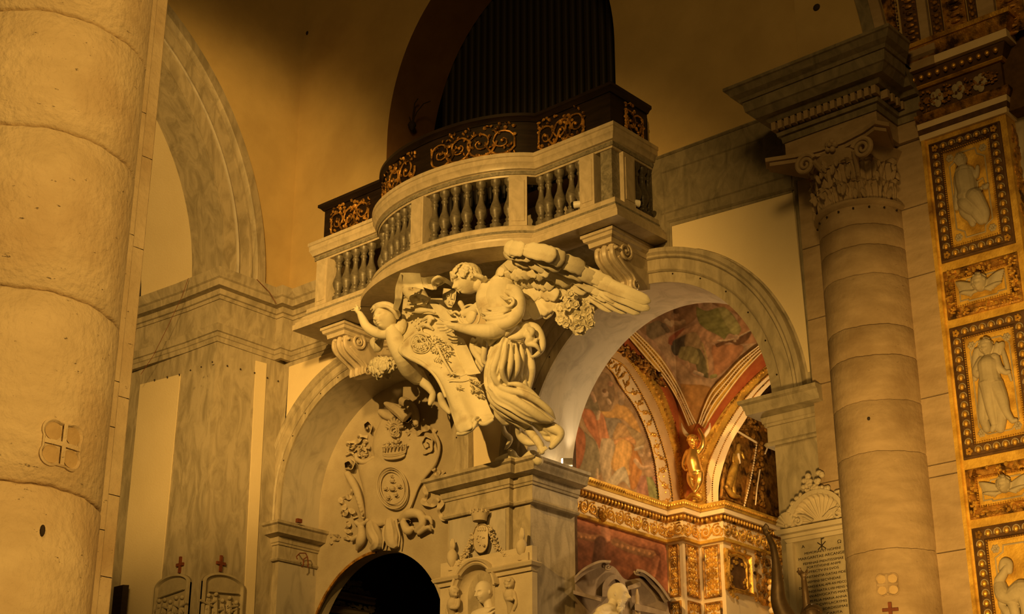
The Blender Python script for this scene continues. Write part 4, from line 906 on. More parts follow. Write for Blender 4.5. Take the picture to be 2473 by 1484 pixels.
# ================================================================ FLOWER BUNCH under the wing
fl = thing('flower_bunch', 'carved bunch of large blossoms hanging under the angel wing tip', 'flowers', KP[0](1450, 560, .35))
mb = MB()
for k in range(4): blob(mb, KP, 1400+k*35, 500+k*18, .35, 60)
remesh('core', mb, ST, fl, .02, 2)
rn = random.Random(5)
def blossom(par, PR, x, y, d, R0, tilt, n=6):
    P, R = PR; c = P(x, y, d); s = R(R0, c); f = VIEW+arr((math.cos(tilt)*.5, 0, math.sin(tilt)*.5)); f /= np.linalg.norm(f); u = np.cross(f, arr((0, 1, .3))); u /= np.linalg.norm(u); v = np.cross(f, u)
    mb = MB()
    for k in range(n):
        for ring, (q, h) in enumerate(((1.0, 0), (.55, .25))):
            a = 2*PI*(k+.5*ring)/n; dr = u*math.cos(a)+v*math.sin(a); tn = np.cross(f, dr); G = []
            for i in range(6):
                t = i/5; w_ = s*.5*q*math.sin(PI*min(.92, t*.8+.14)); G.append([c+dr*s*q*t+f*s*(h+.3*t*t-.28*(t-.8 if t > .8 else 0)*4)+tn*w_*z_+f*(.12*s*abs(z_)) for z_ in (-1, -.5, 0, .5, 1)]+[c+dr*s*q*t*.97+f*s*(h+.3*t*t-.14-.28*(t-.8 if t > .8 else 0)*4)+tn*w_*z_*.95 for z_ in (1, 0, -1)])
            b = len(mb.v); mb.grid(G, cv=True); mb.f.append(tuple(b+j for j in range(8))); mb.f.append(tuple(b+40+j for j in reversed(range(8))))
    mb.ball(c+f*s*.2, s*.22, 8, 6); part('blossom', mb, ST, par, ang=60)
for x, y, r, t in ((1360, 470, 48, 2), (1400, 450, 42, 1), (1450, 440, 34, .5), (1530, 480, 52, 0), (1470, 510, 40, 4), (1370, 530, 46, 3), (1480, 580, 62, 4.5), (1400, 560, 36, 4), (1550, 560, 34, 5.5), (1540, 520, 34, 0), (1345, 380, 40, 1.5), (1420, 375, 34, 1), (1400, 410, 26, 2), (1520, 430, 26, .3)): blossom(fl, KP, x, y, .55-.0004*abs(x-1440), r, t)
# leaf bunch under left bracket
lb = thing('leaf_bunch', 'carved cluster of overlapping leaves below the left scroll bracket', 'ornament', KP[0](225, 930, .3))
mb = MB(); blob(mb, KP, 220, 845, .38, 62, 50, 60); remesh('core', mb, ST, lb, .02, 2)
for k in range(78):
    a = rn.uniform(0, 2*PI); q = math.sqrt(rn.random()); x, y = 222+84*q*math.cos(a), 848+62*q*math.sin(a)
    mb = MB(); an = a*.35+rn.uniform(-.9, .9)+.6; l = rn.uniform(22, 32); feather(mb, KP, (x-l*.5*math.cos(an), y-l*.5*math.sin(an)), (x+l*.5*math.cos(an), y+l*.5*math.sin(an)), rn.uniform(12, 16), .68-.26*q*q, .66-.26*q*q, .6, th=.55, seed=k); part('leaf', mb, ST, lb, ang=80)
# ================================================================ PUTTO
pt_ = thing('putto_statue', 'chubby child statue with headscarf raising an arm to the balcony', 'statue', KP[0](540, 1080, .4))
mb = MB(); S = lambda pts, **k: stroke(mb, KP, pts, **k)
S([(285, 610, .95, 48), (310, 690, .95, 58), (350, 770, .88, 60), (390, 850, .7, 60), (440, 910, .55, 46)])
S([(255, 590, .98, 30), (262, 570, 1.0, 26)])
S([(275, 625, .96, 40), (220, 628, .98, 36), (165, 612, 1.0, 34), (120, 580, 1.02, 30), (95, 535, 1.03, 26), (78, 500, 1.03, 19)])
S([(80, 500, 1.03, 17), (62, 482, 1.04, 15), (50, 470, 1.04, 12)])
for a in ([(62, 482, 1.05, 7), (42, 478, 1.06, 5), (22, 478, 1.06, 4)], [(58, 472, 1.05, 7), (44, 462, 1.07, 5), (34, 462, 1.09, 4)], [(60, 468, 1.05, 6), (56, 452, 1.06, 5), (52, 440, 1.06, 4)], [(66, 470, 1.04, 6), (66, 455, 1.04, 5), (60, 446, 1.03, 4)], [(70, 478, 1.06, 6), (80, 465, 1.08, 5), (76, 455, 1.09, 4)]): S(a, k=6)
S([(330, 600, .9, 40), (350, 560, .85, 30)])
S([(450, 880, .5, 40), (480, 930, .48, 36), (520, 975, .5, 26), (545, 1010, .52, 20)])
S([(545, 1015, .52, 20), (535, 1050, .56, 22), (525, 1075, .6, 14)])
HP2 = KP[0](236, 528, 1.04); HS2 = KP[1](80, HP2)
f2, u2, r2 = head(mb, HP2, HS2, TOL*.62+arr((0, 0, .05))+VIEW*.75, arr((0, 0, 1))*.95+TOL*.2, child=True)
remesh('body', mb, ST, pt_, .0062, 3)
mb = MB(); S = lambda pts, **k: stroke(mb, KP, pts, **k)
S([(165, 455, 1.02, 12), (195, 440, 1.1, 15), (245, 437, 1.1, 18), (292, 460, 1.02, 20), (320, 505, .94, 20)]); S([(168, 470, 1.06, 9), (200, 455, 1.16, 10), (250, 455, 1.17, 10), (296, 488, 1.08, 12), (318, 525, .98, 12)]); S([(150, 472, 1.02, 8), (172, 452, 1.08, 10), (222, 430, 1.04, 12)]); S([(155, 490, 1.06, 6), (180, 468, 1.12, 8), (205, 458, 1.16, 8)])
blob(mb, KP, 268, 480, .88, 46)
remesh('headscarf', mb, ST, pt_, .0095, 2)
for grp in (([(225, 660, .6, 12), (200, 690, .6, 30), (195, 720, .58, 26), (175, 735, .56, 12)], [(170, 650, .5, 8), (160, 680, .5, 22), (180, 720, .5, 20)]), ([(340, 770, .65, 20), (360, 830, .6, 24), (380, 870, .55, 16)],), ([(590, 1020, .45, 20), (610, 1080, .42, 26), (650, 1130, .46, 16)],)):
    mb = MB()
    for q in grp: stroke(mb, KP, q)
    remesh('cloth_fold', mb, ST, pt_, .012, 2)
# ================================================================ COAT OF ARMS held by angel and putto
ca = thing('carved_coat_of_arms', 'large curling scroll shield with tree, shell and star held by the angel', 'relief', KP[0](760, 1290, .7))
mb = MB()
rows = [[(345, 490, .70), (440, 500, .78), (530, 500, .84), (600, 520, .82), (660, 540, .74)],
        [(350, 590, .74), (440, 590, .86), (530, 590, .92), (600, 600, .9), (680, 610, .78)],
        [(335, 700, .96), (345, 735, 1.06), (470, 700, .98), (600, 690, .94), (700, 700, .78)],
        [(410, 790, 1.0), (440, 810, 1.08), (540, 780, 1.0), (640, 780, .94), (740, 780, .78)],
        [(520, 860, 1.02), (550, 870, 1.08), (630, 860, 1.02), (710, 860, .92), (800, 870, .78)],
        [(590, 950, 1.04), (615, 955, 1.08), (680, 950, 1.04), (760, 950, .92), (850, 950, .78)],
        [(635, 1050, 1.06), (660, 1055, 1.1), (720, 1050, 1.06), (790, 1050, .94), (885, 1045, .84)],
        [(665, 1150, 1.08), (700, 1160, 1.12), (760, 1150, 1.12), (830, 1140, .98), (920, 1130, .92)],
        [(695, 1240, 1.16), (725, 1250, 1.2), (790, 1225, 1.22), (840, 1165, 1.0), (935, 1155, 1.02)],
        [(710, 1275, 1.10), (745, 1270, 1.14), (800, 1240, 1.14), (850, 1210, 1.02), (925, 1190, 1.0)]]
sheet(mb, KP, rows, 60, 44, .05); part('shield', mb, ST, ca, ang=60)
mb = MB(); S = lambda pts, **k: stroke(mb, KP, pts, **k)
S([(345, 700, 1.0, 16), (340, 740, 1.02, 18), (400, 780, 1.04, 18), (470, 815, 1.06, 16), (540, 870, 1.06, 14), (590, 945, 1.06, 12), (625, 1030, 1.06, 10)])
S([(835, 1165, 1.05, 10), (815, 1168, 1.12, 12), (800, 1190, 1.16, 12)])
S([(705, 1268, 1.12, 14), (750, 1262, 1.17, 16), (800, 1232, 1.18, 14), (822, 1195, 1.14, 10)]); S([(845, 1200, 1.04, 14), (880, 1205, 1.08, 16), (925, 1180, 1.04, 12)])
S([(345, 690, .98, 5), (378, 650, .96, 4), (420, 610, .92, 4)], k=6)
remesh('rolled_edge', mb, ST, ca, .0105, 2)
# ribbon scroll on top
KR = (lambda x, y, d=0: _PK(x, y, d+.42*_cl((700-x)/200)*_cl((520-y)/120)), _R0)
mb = MB(); sheet(mb, KR, [[(285, 475, .9), (300, 415, .9), (305, 330, .95), (335, 240, .95)], [(320, 480, .95), (345, 410, .96), (350, 330, 1.0), (345, 245, 1.0)]], 6, 30, .03)
sheet(mb, KR, [[(335, 236, .96), (400, 236, .98), (462, 240, .98)], [(345, 300, 1.0), (410, 300, 1.04), (480, 320, 1.0)], [(350, 330, 1.02), (420, 330, 1.04), (490, 345, 1.0)]], 14, 14, .03)
sheet(mb, KR, [[(455, 262, .98), (500, 268, 1.0), (545, 258, 1.04), (600, 258, 1.05), (650, 285, 1.02), (700, 330, .98)], [(460, 320, .98), (500, 335, 1.0), (550, 345, 1.02), (600, 300, 1.06), (650, 315, 1.04), (715, 370, .98)]], 8, 30, .03)
S = lambda pts, **k: stroke(mb, KR, pts, **k)
S([(560, 335, 1.04, 12), (545, 290, 1.07, 12), (580, 262, 1.08, 10), (615, 290, 1.08, 9), (592, 312, 1.07, 7)])
part('ribbon_scroll', mb, ST, ca, ang=60)
sheet(mb := MB(), KP, [[(360, 380, .70), (480, 400, .74), (600, 400, .74), (700, 420, .7)], [(350, 450, .74), (480, 450, .8), (600, 450, .82), (740, 470, .72)], [(345, 530, .7), (480, 530, .76), (600, 540, .78), (760, 560, .7)]], 16, 20, .05)
part('backing', mb, ST, ca, ang=60)
# tiara-like dome with bands
mb = MB(); S = lambda pts, **k: stroke(mb, KP, pts, **k)
S([(375, 300, .86, 34), (410, 345, .86, 62), (455, 390, .84, 58), (490, 415, .82, 40)])
for a, b in (((358, 345), (425, 290)), ((362, 392), (480, 325)), ((385, 440), (525, 395))):
    m_ = ((a[0]+b[0])/2, (a[1]+b[1])/2); S([(a[0], a[1], .86, 7), (m_[0]+12, m_[1]+18, 1.0, 7), (b[0], b[1], .86, 7)], k=6)
rn = random.Random(2)
for k in range(26): t = rn.random(); s_ = rn.random(); x = 370+t*120+s_*20; y = 310+t*95+s_*35; blob(mb, KP, x, y, .98, 6, 6, 6)
remesh('tiara', mb, ST, ca, .009, 1)
# meander card, plank, right sheet, oval shield
mb = MB(); sheet(mb, KP, [[(612, 335, 1.02), (650, 340, 1.03), (695, 350, 1.02)], [(605, 400, 1.02), (640, 405, 1.04), (688, 415, 1.02)], [(620, 430, 1.0), (640, 455, 1.02), (665, 460, 1.0)]], 14, 10, .03)
for a in (((635, 360), (630, 395)), ((618, 380), (645, 384)), ((660, 365), (655, 400)), ((655, 400), (668, 402)), ((680, 370), (674, 405)), ((645, 415), (640, 435)), ((640, 435), (655, 438)), ((664, 420), (660, 442))):
    S_ = [(a[0][0], a[0][1], 1.055, 3), (a[1][0], a[1][1], 1.055, 3)]; stroke(mb, KP, S_, k=5)
part('fret_card', mb, ST, ca, ang=60)
mb = MB(); sheet(mb, KP, [[(518, 425, .98), (540, 405, .98), (565, 420, .96)], [(585, 520, 1.04), (620, 500, 1.04), (650, 480, 1.0)], [(620, 545, 1.05), (660, 545, 1.05), (720, 540, 1.0)]], 14, 10, .035); sheet(mb, KP, [[(635, 660, .8), (690, 640, .82), (740, 660, .78)], [(690, 740, .84), (740, 740, .85), (785, 750, .8)], [(730, 830, .86), (770, 830, .86), (820, 830, .82)], [(760, 890, .88), (790, 890, .86), (850, 880, .82)]], 20, 12, .035); part('side_sheet', mb, ST, ca, ang=60)
mb = MB(); P_ = KP[0]; blob(mb, KP, 790, 515, 1.02, 42, 55, 26, 20); stroke(mb, KP, [(735, 480, 1.03, 8), (755, 450, 1.05, 8), (800, 445, 1.05, 8), (838, 490, 1.05, 8), (835, 550, 1.05, 7), (790, 580, 1.05, 7), (755, 560, 1.05, 7), (735, 520, 1.04, 7)], k=7)
stroke(mb, KP, [(640, 480, 1.06, 8), (660, 500, 1.1, 10), (690, 485, 1.1, 9), (715, 500, 1.08, 9)]); stroke(mb, KP, [(700, 520, 1.08, 8), (720, 555, 1.08, 9), (755, 575, 1.06, 9)]); stroke(mb, KP, [(720, 430, 1.0, 18), (740, 470, 1.0, 16), (735, 510, 1.02, 12)])
remesh('oval_boss', mb, ST, ca, .009, 1)
# keys, shell medallion, tree, star, branch, letters
mb = MB()
stroke(mb, KP, [(360, 470, .96, 10), (400, 478, .98, 12), (440, 480, .98, 16), (470, 478, .98, 20), (520, 478, .98, 12), (555, 485, .98, 16)]); 
for a in ((375, 490), (395, 510), (415, 500), (380, 525), (435, 545), (450, 530), (428, 575), (445, 585)): blob(mb, KP, a[0], a[1], .93, 9, 9, 7)
stroke(mb, KP, [(480, 540, .95, 10), (520, 520, .97, 16), (550, 530, .95, 10)]); stroke(mb, KP, [(450, 600, .93, 8), (480, 570, .98, 12), (520, 580, .98, 12), (545, 600, .95, 8)]); stroke(mb, KP, [(450, 620, .96, 8), (490, 630, .99, 12), (520, 640, .98, 9)]); stroke(mb, KP, [(490, 560, .95, 6), (470, 600, .95, 7), (500, 655, .98, 8)]); blob(mb, KP, 522, 545, .98, 20, 20, 12)
remesh('helm_relief', mb, ST, ca, .009, 1)
mb = MB()
def ringK(cx, cy, rx, ry, rot, d, r, n=30):
    c_, s_ = math.cos(math.radians(rot)), math.sin(math.radians(rot)); return [(cx+rx*math.cos(t)*c_-ry*math.sin(t)*s_, cy+rx*math.cos(t)*s_+ry*math.sin(t)*c_, d, r) for t in np.linspace(0, 2*PI, n)]
for rx, r, d in ((56, 4, 1.06), (44, 4, 1.06)): stroke(mb, KP, ringK(456, 686, rx, rx*1.08, 20, d, r, 24), k=6)
for k in range(11):
    a = math.radians(60+k*24); stroke(mb, KP, [(452+12*math.cos(a), 676+12*math.sin(a), 1.05, 3), (456+34*math.cos(a), 684+36*math.sin(a), 1.06, 7)], k=6)
stroke(mb, KP, [(425, 650, 1.06, 5), (450, 640, 1.08, 6), (470, 670, 1.08, 6), (490, 690, 1.08, 7), (478, 700, 1.08, 6)], k=6)
part('shell_medallion', mb, ST, ca)
mb = MB()
stroke(mb, KP, [(570, 700, 1.04, 9), (605, 780, 1.05, 9), (640, 840, 1.06, 8), (668, 885, 1.06, 9)], k=7)
for a in (20, 60, 110, 150, -20): stroke(mb, KP, [(662, 878, 1.05, 5), (662+30*math.cos(math.radians(a)), 878+20*math.sin(math.radians(a)), 1.05, 4)], k=5)
part('tree_trunk', mb, ST, ca); mb = MB()
rn = random.Random(9)
for k in range(70):
    a = rn.uniform(0, 2*PI); q = math.sqrt(rn.random()); x, y = 585+55*q*math.cos(a)+.25*q*math.sin(a)*60, 715+80*q*math.sin(a)
    stroke(mb, KP, [(x, y, 1.02, 3), (x+rn.uniform(-14, 14), y+rn.uniform(-14, 14), 1.05, 5)], k=5)
part('tree_foliage', mb, ST, ca, kind='stuff')
mb = MB()
for x, y in ((548, 790), (560, 797), (573, 795), (586, 802), (540, 818), (552, 828), (566, 830), (578, 838), (590, 842)):
    stroke(mb, KP, [(x, y, 1.035, 2.5), (x+5, y+rn.uniform(8, 14), 1.04, 3)], k=5)
    stroke(mb, KP, [(x, y+4, 1.035, 2.2), (x+9, y+rn.uniform(-2, 9), 1.04, 2.2)], k=5)
part('incised_marks', mb, ST, ca, kind='stuff')
mb = MB()
for k in range(8):
    a = k*PI/4+.3; stroke(mb, KP, [(706, 975, 1.05, 8), (706+27*math.cos(a), 975+27*math.sin(a), 1.02, 2)], k=5)
part('star', mb, ST, ca)
mb = MB()
for k in range(46):
    x = rn.uniform(770, 860); y = 930+(x-770)*.5+rn.uniform(-25, 75); a = rn.uniform(-1, 1); stroke(mb, KP, [(x, y, .86, 3), (x+15*math.cos(a), y+10*math.sin(a), .93, 4)], k=5)
part('branch_relief', mb, ST, ca, kind='stuff')
mb = MB(); stroke(mb, KP, [(640, 925, 1.1, 3), (700, 910, 1.06, 3), (760, 885, .97, 3)], k=5); part('dividing_seam', mb, ST, ca)
# rocky base under the angel
mb = MB()
for pts in ([(960, 1440, .2, 22), (1030, 1420, .25, 30), (1080, 1430, .25, 26)], [(1130, 1440, .2, 30), (1180, 1400, .22, 30), (1220, 1440, .2, 34)], [(1040, 1380, .3, 20), (1060, 1400, .3, 24)]): stroke(mb, KP, pts)
remesh('cloud_base', mb, ST, ang, .014, 2)
# ================================================================ STUCCO ARMS in the niche
NP = frameK(780, 940, .2762, NW)
SU = M['stucco']
sa = thing('stucco_arms', 'stucco shield with crown, oval of mounts and ribbons above the doorway', 'relief', NP[0](620, 1420, .05))
def nfill(outline, dome, base=.02):        # bulging plate from an outline around its centre
    c = np.mean(np.array(outline), axis=0); P = NP[0]; G = []
    for k in (1.0, .97, .9, .75, .5, .25, .02): G.append([P(c[0]+(x-c[0])*k, c[1]+(y-c[1])*k, base+dome*(1-k**2.2)+(0 if k < 1 else -base)) for x, y in outline])
    return G
out = crom([(440, 430, 0), (480, 330, 0), (520, 260, 0), (600, 250, 0), (700, 330, 0), (840, 400, 0), (960, 430, 0), (1008, 520, 0), (980, 640, 0), (900, 760, 0), (830, 850, 0), (800, 960, 0), (760, 1060, 0), (670, 1140, 0), (560, 1195, 0), (430, 1210, 0), (370, 1130, 0), (365, 1000, 0), (345, 860, 0), (310, 720, 0), (320, 640, 0), (440, 600, 0), (430, 520, 0)], 90)[:, :2]
part('shield', MB().grid(nfill([tuple(q) for q in out], .07, .07), cv=True), SU, sa, ang=80)
def roll(x, y, R0, h, turns, a0, sgn, par, nm='volute', seed=0, sq=1.0):
    P, R = NP; rn = random.Random(seed); n = 44; G = []
    for i in range(n):
        t = i/(n-1); a = a0+sgn*2*PI*turns*t; r = R0*(1-.88*t)*(1+.08*math.sin(a*5+seed)); xx, yy = x+r*math.cos(a), y+r*math.sin(a)*sq
        hh = h*.55*(1-.1*t)+.012*math.sin(a*6+seed); G.append([P(xx, yy, -.02), P(xx, yy, hh), P(x+(xx-x)*.86, y+(yy-y)*.86, hh+.004), P(x+(xx-x)*.84, y+(yy-y)*.84, -.02)])
    part(nm, MB().grid(G, cv=True), SU, par, ang=60)
roll(728, 255, 72, .30, 1.6, 2.6, 1, sa, seed=1); roll(385, 330, 50, .2, 1.3, 1.0, -1, sa, seed=2, sq=1.3); roll(222, 660, 62, .26, 1.6, -1.2, 1, sa, seed=3); roll(905, 480, 70, .26, 1.6, 2.0, -1, sa, seed=4, sq=1.35); roll(800, 310, 34, .2, 1.2, 0, 1, sa, seed=5); roll(745, 1170, 55, .24, 1.2, 1.0, 1, sa, seed=6); roll(255, 520, 45, .12, 1.2, .4, 1, sa, seed=8, sq=.8)
mb = MB(); N_ = lambda pts, **k: stroke(mb, NP, pts, **k)
cloth(mb, NP, [(545, 125, .22, 20), (620, 170, .26, 46), (700, 215, .26, 62), (740, 250, .22, 58)], 12, .18, 2, .8)
cloth(mb, NP, [(690, 100, .05, 40), (760, 150, .08, 50), (805, 230, .1, 40), (815, 320, .12, 22)], 8, .2, 6)
cloth(mb, NP, [(500, 200, .06, 30), (560, 230, .1, 44), (620, 260, .1, 30)], 8, .2, 4)
remesh('cone_roll', mb, SU, sa, .011, 3); mb = MB()
N_([(215, 745, .16, 30), (250, 800, .17, 34), (290, 880, .16, 32), (320, 970, .14, 28), (340, 1060, .12, 26), (350, 1120, .1, 22)])
for k in range(13): t = k/12; x = 215+135*t**.8; y = 745+375*t; N_([(x-34+5*k*.4, y-8, .16, 5), (x, y+12, .21-.04*t, 8), (x+30-4*k*.3, y, .13, 5)], k=6)
remesh('rolled_edge', mb, SU, sa, .011, 3); mb = MB()
N_([(980, 400, .08, 16), (1012, 480, .09, 16), (1005, 580, .08, 16), (960, 680, .08, 15), (880, 780, .07, 14), (830, 860, .06, 12), (790, 960, .06, 14), (765, 1040, .05, 12)])
remesh('rolled_edge', mb, SU, sa, .011, 3); mb = MB()
N_([(290, 570, .06, 14), (300, 620, .08, 22), (370, 640, .08, 22), (440, 600, .06, 16)]); N_([(200, 580, .04, 10), (250, 560, .05, 12), (290, 600, .05, 12)])
remesh('upper_fold', mb, SU, sa, .011, 3); mb = MB()
cloth(mb, NP, [(420, 1180, .05, 50), (450, 1270, .1, 72), (480, 1350, .1, 60), (430, 1400, .06, 30)], 9, .16, 5)
cloth(mb, NP, [(590, 1150, .05, 46), (600, 1260, .1, 70), (610, 1340, .12, 62), (640, 1390, .1, 24)], 9, .16, 8)
N_([(540, 1210, .12, 16), (525, 1260, .16, 12), (530, 1320, .16, 10), (520, 1400, .14, 8)]); N_([(640, 1150, .12, 14), (650, 1210, .16, 12), (670, 1290, .14, 10), (660, 1380, .14, 8)])
remesh('lower_cloth', mb, SU, sa, .011, 3); mb = MB()
N_([(690, 1140, .08, 34), (760, 1090, .12, 44), (850, 1100, .12, 40), (870, 1180, .12, 34), (820, 1240, .1, 26)]); N_([(700, 1170, .14, 30), (740, 1240, .14, 40), (780, 1220, .12, 24)]); N_([(860, 1130, .1, 26), (930, 1130, .12, 22), (950, 1180, .1, 12)]); N_([(840, 1260, .1, 22), (920, 1210, .12, 20), (945, 1240, .08, 10)])
remesh('cloth_knot', mb, SU, sa, .011, 3); mb = MB()
N_([(330, 1190, .04, 30), (340, 1270, .1, 40), (330, 1330, .1, 44), (300, 1400, .06, 18)]); N_([(290, 1170, .06, 22), (330, 1190, .08, 22), (390, 1150, .08, 20)]); N_([(255, 1320, .08, 20), (300, 1290, .1, 18)])
remesh('cloth_knot', mb, SU, sa, .011, 3)
def rib(pts, w_=14, h=.07, seed=0):        # fluttering ribbon
    q = crom([(x, y, 0) for x, y in pts], 8*len(pts)); P, R = NP; G = []
    for i, (x, y, _) in enumerate(q):
        a = q[min(i+1, len(q)-1)]-q[max(i-1, 0)]; a /= max(np.linalg.norm(a), 1e-6); nx, ny = -a[1], a[0]; d = h*(.6+.4*math.sin(i*.42+seed)); wv = w_*1.25*(.8+.3*math.cos(i*.42+seed)); G.append([P(x+nx*wv*s, y+ny*wv*s, d+.014*s) for s in (-1, -.3, .3, 1)]+[P(x+nx*wv*s, y+ny*wv*s, d-.03) for s in (1, -1)])
    mb = MB(); b = 0; mb.grid(G, cv=True); mb.f.append(tuple(range(6))); mb.f.append(tuple(len(mb.v)-6+j for j in reversed(range(6)))); part('ribbon', mb, SU, sa, ang=50)
rib([(262, 880), (240, 940), (195, 950), (155, 975), (185, 1010), (180, 1060)], 18, .08, 1); rib([(155, 1080), (190, 1090), (225, 1060), (270, 1085), (285, 1130)], 18, .1, 2); rib([(210, 1160), (225, 1190), (200, 1230), (240, 1260), (225, 1300), (180, 1310)], 16, .08, 3)
rib([(150, 1300), (110, 1280), (60, 1285)], 11, .05, 4); rib([(150, 1310), (100, 1330), (60, 1355)], 9, .05, 5)
rib([(965, 700), (990, 740), (1030, 720), (1050, 745)], 18, .08, 1); rib([(940, 840), (900, 870), (905, 940), (880, 990), (950, 1020), (1000, 970), (1040, 980), (1010, 1060), (1050, 1130), (1100, 1080), (1120, 1010)], 20, .1, 2); rib([(960, 880), (1010, 900), (1050, 905)], 16, .07, 6)
rib([(235, 500), (220, 470), (290, 460), (330, 440), (320, 410), (390, 420)], 16, .08, 4); rib([(700, 410), (760, 380), (820, 390), (880, 360), (930, 340), (985, 380)], 18, .1, 5); rib([(730, 360), (785, 400), (760, 460), (790, 500)], 14, .1, 7); rib([(520, 350), (550, 320), (590, 330), (540, 400), (520, 410)], 13, .1, 9); rib([(480, 440), (530, 470), (580, 440), (650, 440)], 16, .12, 3)
mb = MB(); N_ = lambda pts, **k: stroke(mb, NP, pts, **k)
for x, y, r in ((640, 465, 20), (610, 460, 16), (660, 445, 15), (570, 470, 14)): blob(mb, NP, x, y, .2, r, r, r)
for rr, h in ((42, .2), (26, .23)): N_([(620+rr*math.cos(t), 365+rr*1.15*math.sin(t), h, 7) for t in np.linspace(0, 2*PI, 15)], k=6)
for k in range(9): t = PI+PI*k/8; N_([(625+40*math.cos(t), 340+45*math.sin(t), .16, 12), (625+70*math.cos(t), 330+65*math.sin(t), .17, 12)], k=6)
part('fan_crest', mb, SU, sa)
cr = MB(); ct = NP[0](622, 585, .14); rx = NP[1](100, ct)
def crown_ring(rsc, zo, rr): return [(622+100*rsc*math.cos(t)-.0*math.sin(t), 585-zo+30*rsc*math.sin(t)-.10*100*rsc*math.cos(t)*1.2, .16+.05*math.sin(t), rr) for t in np.linspace(0, 2*PI, 21)]
for z_, r_2, sc2 in ((0, 7, .92), (28, 8, 1.0), (44, 5, 1.04)): stroke(cr, NP, crown_ring(sc2, z_, r_2), k=6)
G = []
for sc2, z_ in ((.92, 0), (1.0, 28), (1.04, 44)): G.append([NP[0](x, y, d) for x, y, d, _ in crown_ring(sc2, z_, 1)])
cr.grid(G)
for k in range(9): t = PI*(.1+.8*k/8)+PI; x, y, d, _ = 622+104*math.cos(t), 585-50+0*math.sin(t)-12*math.cos(t), .17, 0; stroke(cr, NP, [(x, y, d, 7), (x*1.02-10, y-30-8*(k % 2), d+.02, 9)], k=6); blob(cr, NP, x*1.02-10, y-40, d+.03, 11, 11, 10)
part('crown', cr, SU, sa)
mb = MB()
for s_, h, r_ in ((1.0, .17, 9), (.9, .175, 5), (.78, .165, 7)):
    stroke(mb, NP, [(605+132*s_*math.cos(t)*math.cos(.18)-180*s_*math.sin(t)*math.sin(-.18), 865+132*s_*math.cos(t)*math.sin(-.18)+180*s_*math.sin(t), h, r_) for t in np.linspace(0, 2*PI, 41)], k=8)
part('oval_frame', mb, SU, sa)
for x, y, r in ((605, 800, 22), (605, 870, 28), (545, 865, 20), (665, 845, 20), (570, 940, 20), (635, 920, 18), (600, 755, 12), (560, 960, 12)): mb = MB(); blob(mb, NP, x, y, .17, r, r*.8, r*.9); stroke(mb, NP, [(x-r, y+8, .18, 4), (x, y+14, .19, 4), (x+r, y+8, .18, 4)], k=5); part('mount', mb, SU, sa)
rnn = random.Random(6); mb = MB()
for k in range(16): x, y = rnn.uniform(225, 420), rnn.uniform(480, 590); stroke(mb, NP, [(x, y, .03, 6), (x+rnn.uniform(-30, 30), y+rnn.uniform(-30, 30), .08, 9), (x+rnn.uniform(-40, 40), y+rnn.uniform(-30, 30), .04, 5)], k=6)
part('leafage', mb, SU, sa, kind='stuff')
# ================================================================ MONUMENT ON THE MIDDLE PIER
G0 = frameK(1040, 1220, .1779, 15.06)
SW = M['busts']; SG = M['stucco']
fG = Fr((0, 15.06, 0))
def gq(x, y, d=0): p = onY(1040+x*.1779, 1220+y*.1779, 15.06-d); return (p[0], p[2])
mo = thing('wall_monument', 'small stucco monument with arched niche and cherub pilasters on the middle pier', 'monument', fG.p(-13.75, 4.5))
nx0, nx1 = gq(440, 1100)[0], gq(940, 1000)[0]; nc = (nx0+nx1)/2; nr = (nx1-nx0)/2; nz = gq(690, 840)[1]-nr*1.1
# facing slab with niche opening
xl, xr = gq(140, 1100, .08)[0], gq(1385, 1000, .08)[0]; zf = gq(300, 960)[1]
fF = Fr((0, 14.97, 0))
mb = wall(fF, xl, xr, 3.2, nz+nr*1.1+.12, [((nc, nz, nr, nr*1.1), -1)]); mb.add([fF.p(xr, 3.2), fF.p(xr, nz+nr*1.1+.12), fF.p(xr, nz+nr*1.1+.12, -.1), fF.p(xr, 3.2, -.1)], [(0, 1, 2, 3)])
part('facing', mb, SG, mo, smooth=False)
# curved niche
G = []
for i in range(17):
    t = PI*i/16; x = nc-nr*math.cos(t); yb = 14.97+nr*.55*math.sin(t); G.append([(x, yb, z_) for z_ in (3.2, nz)]+[(nc-nr*math.cos(t)*math.cos(q), 14.97+nr*.55*math.sin(t)*math.cos(q), nz+nr*1.1*math.sin(q)) for q in np.linspace(.1, PI/2, 8)])
part('niche_shell', MB().grid(G), SG, mo, ang=80)
aw = [(nc+(nr)*math.cos(t), nz+nr*1.1*math.sin(t)) for t in np.linspace(.12, PI-.12, 30)]
part('niche_archivolt', MB().band(fF, aw, [(0, -.02), (0, .05), (-.02, .07), (-.04, .05), (-.05, .08), (-.075, .09), (-.08, 0)]), SG, mo)
# cornices left and right (rise to the camera side)
zr = gq(950, 900)[1]; z1 = zf
def crn(x0, x1, z, nm='side_cornice'): part(nm, MB().sweep([(x0, 15.08), (x0, 14.95), (x1, 14.95), (x1, 15.08)], [(-.05, z-.1), (.01, z-.1), (.02, z-.05), (.06, z-.04), (.08, z), (.05, z+.02), (-.05, z+.06)]), SG, mo, ang=28)
crn(xl-.0, nc-nr*.98, zr); crn(nc+nr*.98, xr, zr)
for u0, u1 in ((xl+.05, nc-nr*.9), (nc+nr*.9, xr-.04)): part('blocking', MB().fbox(Fr((0, 15.0, 0)), u0, u1, zr+.03, zr+.14, 0, .06), SG, mo, smooth=False)
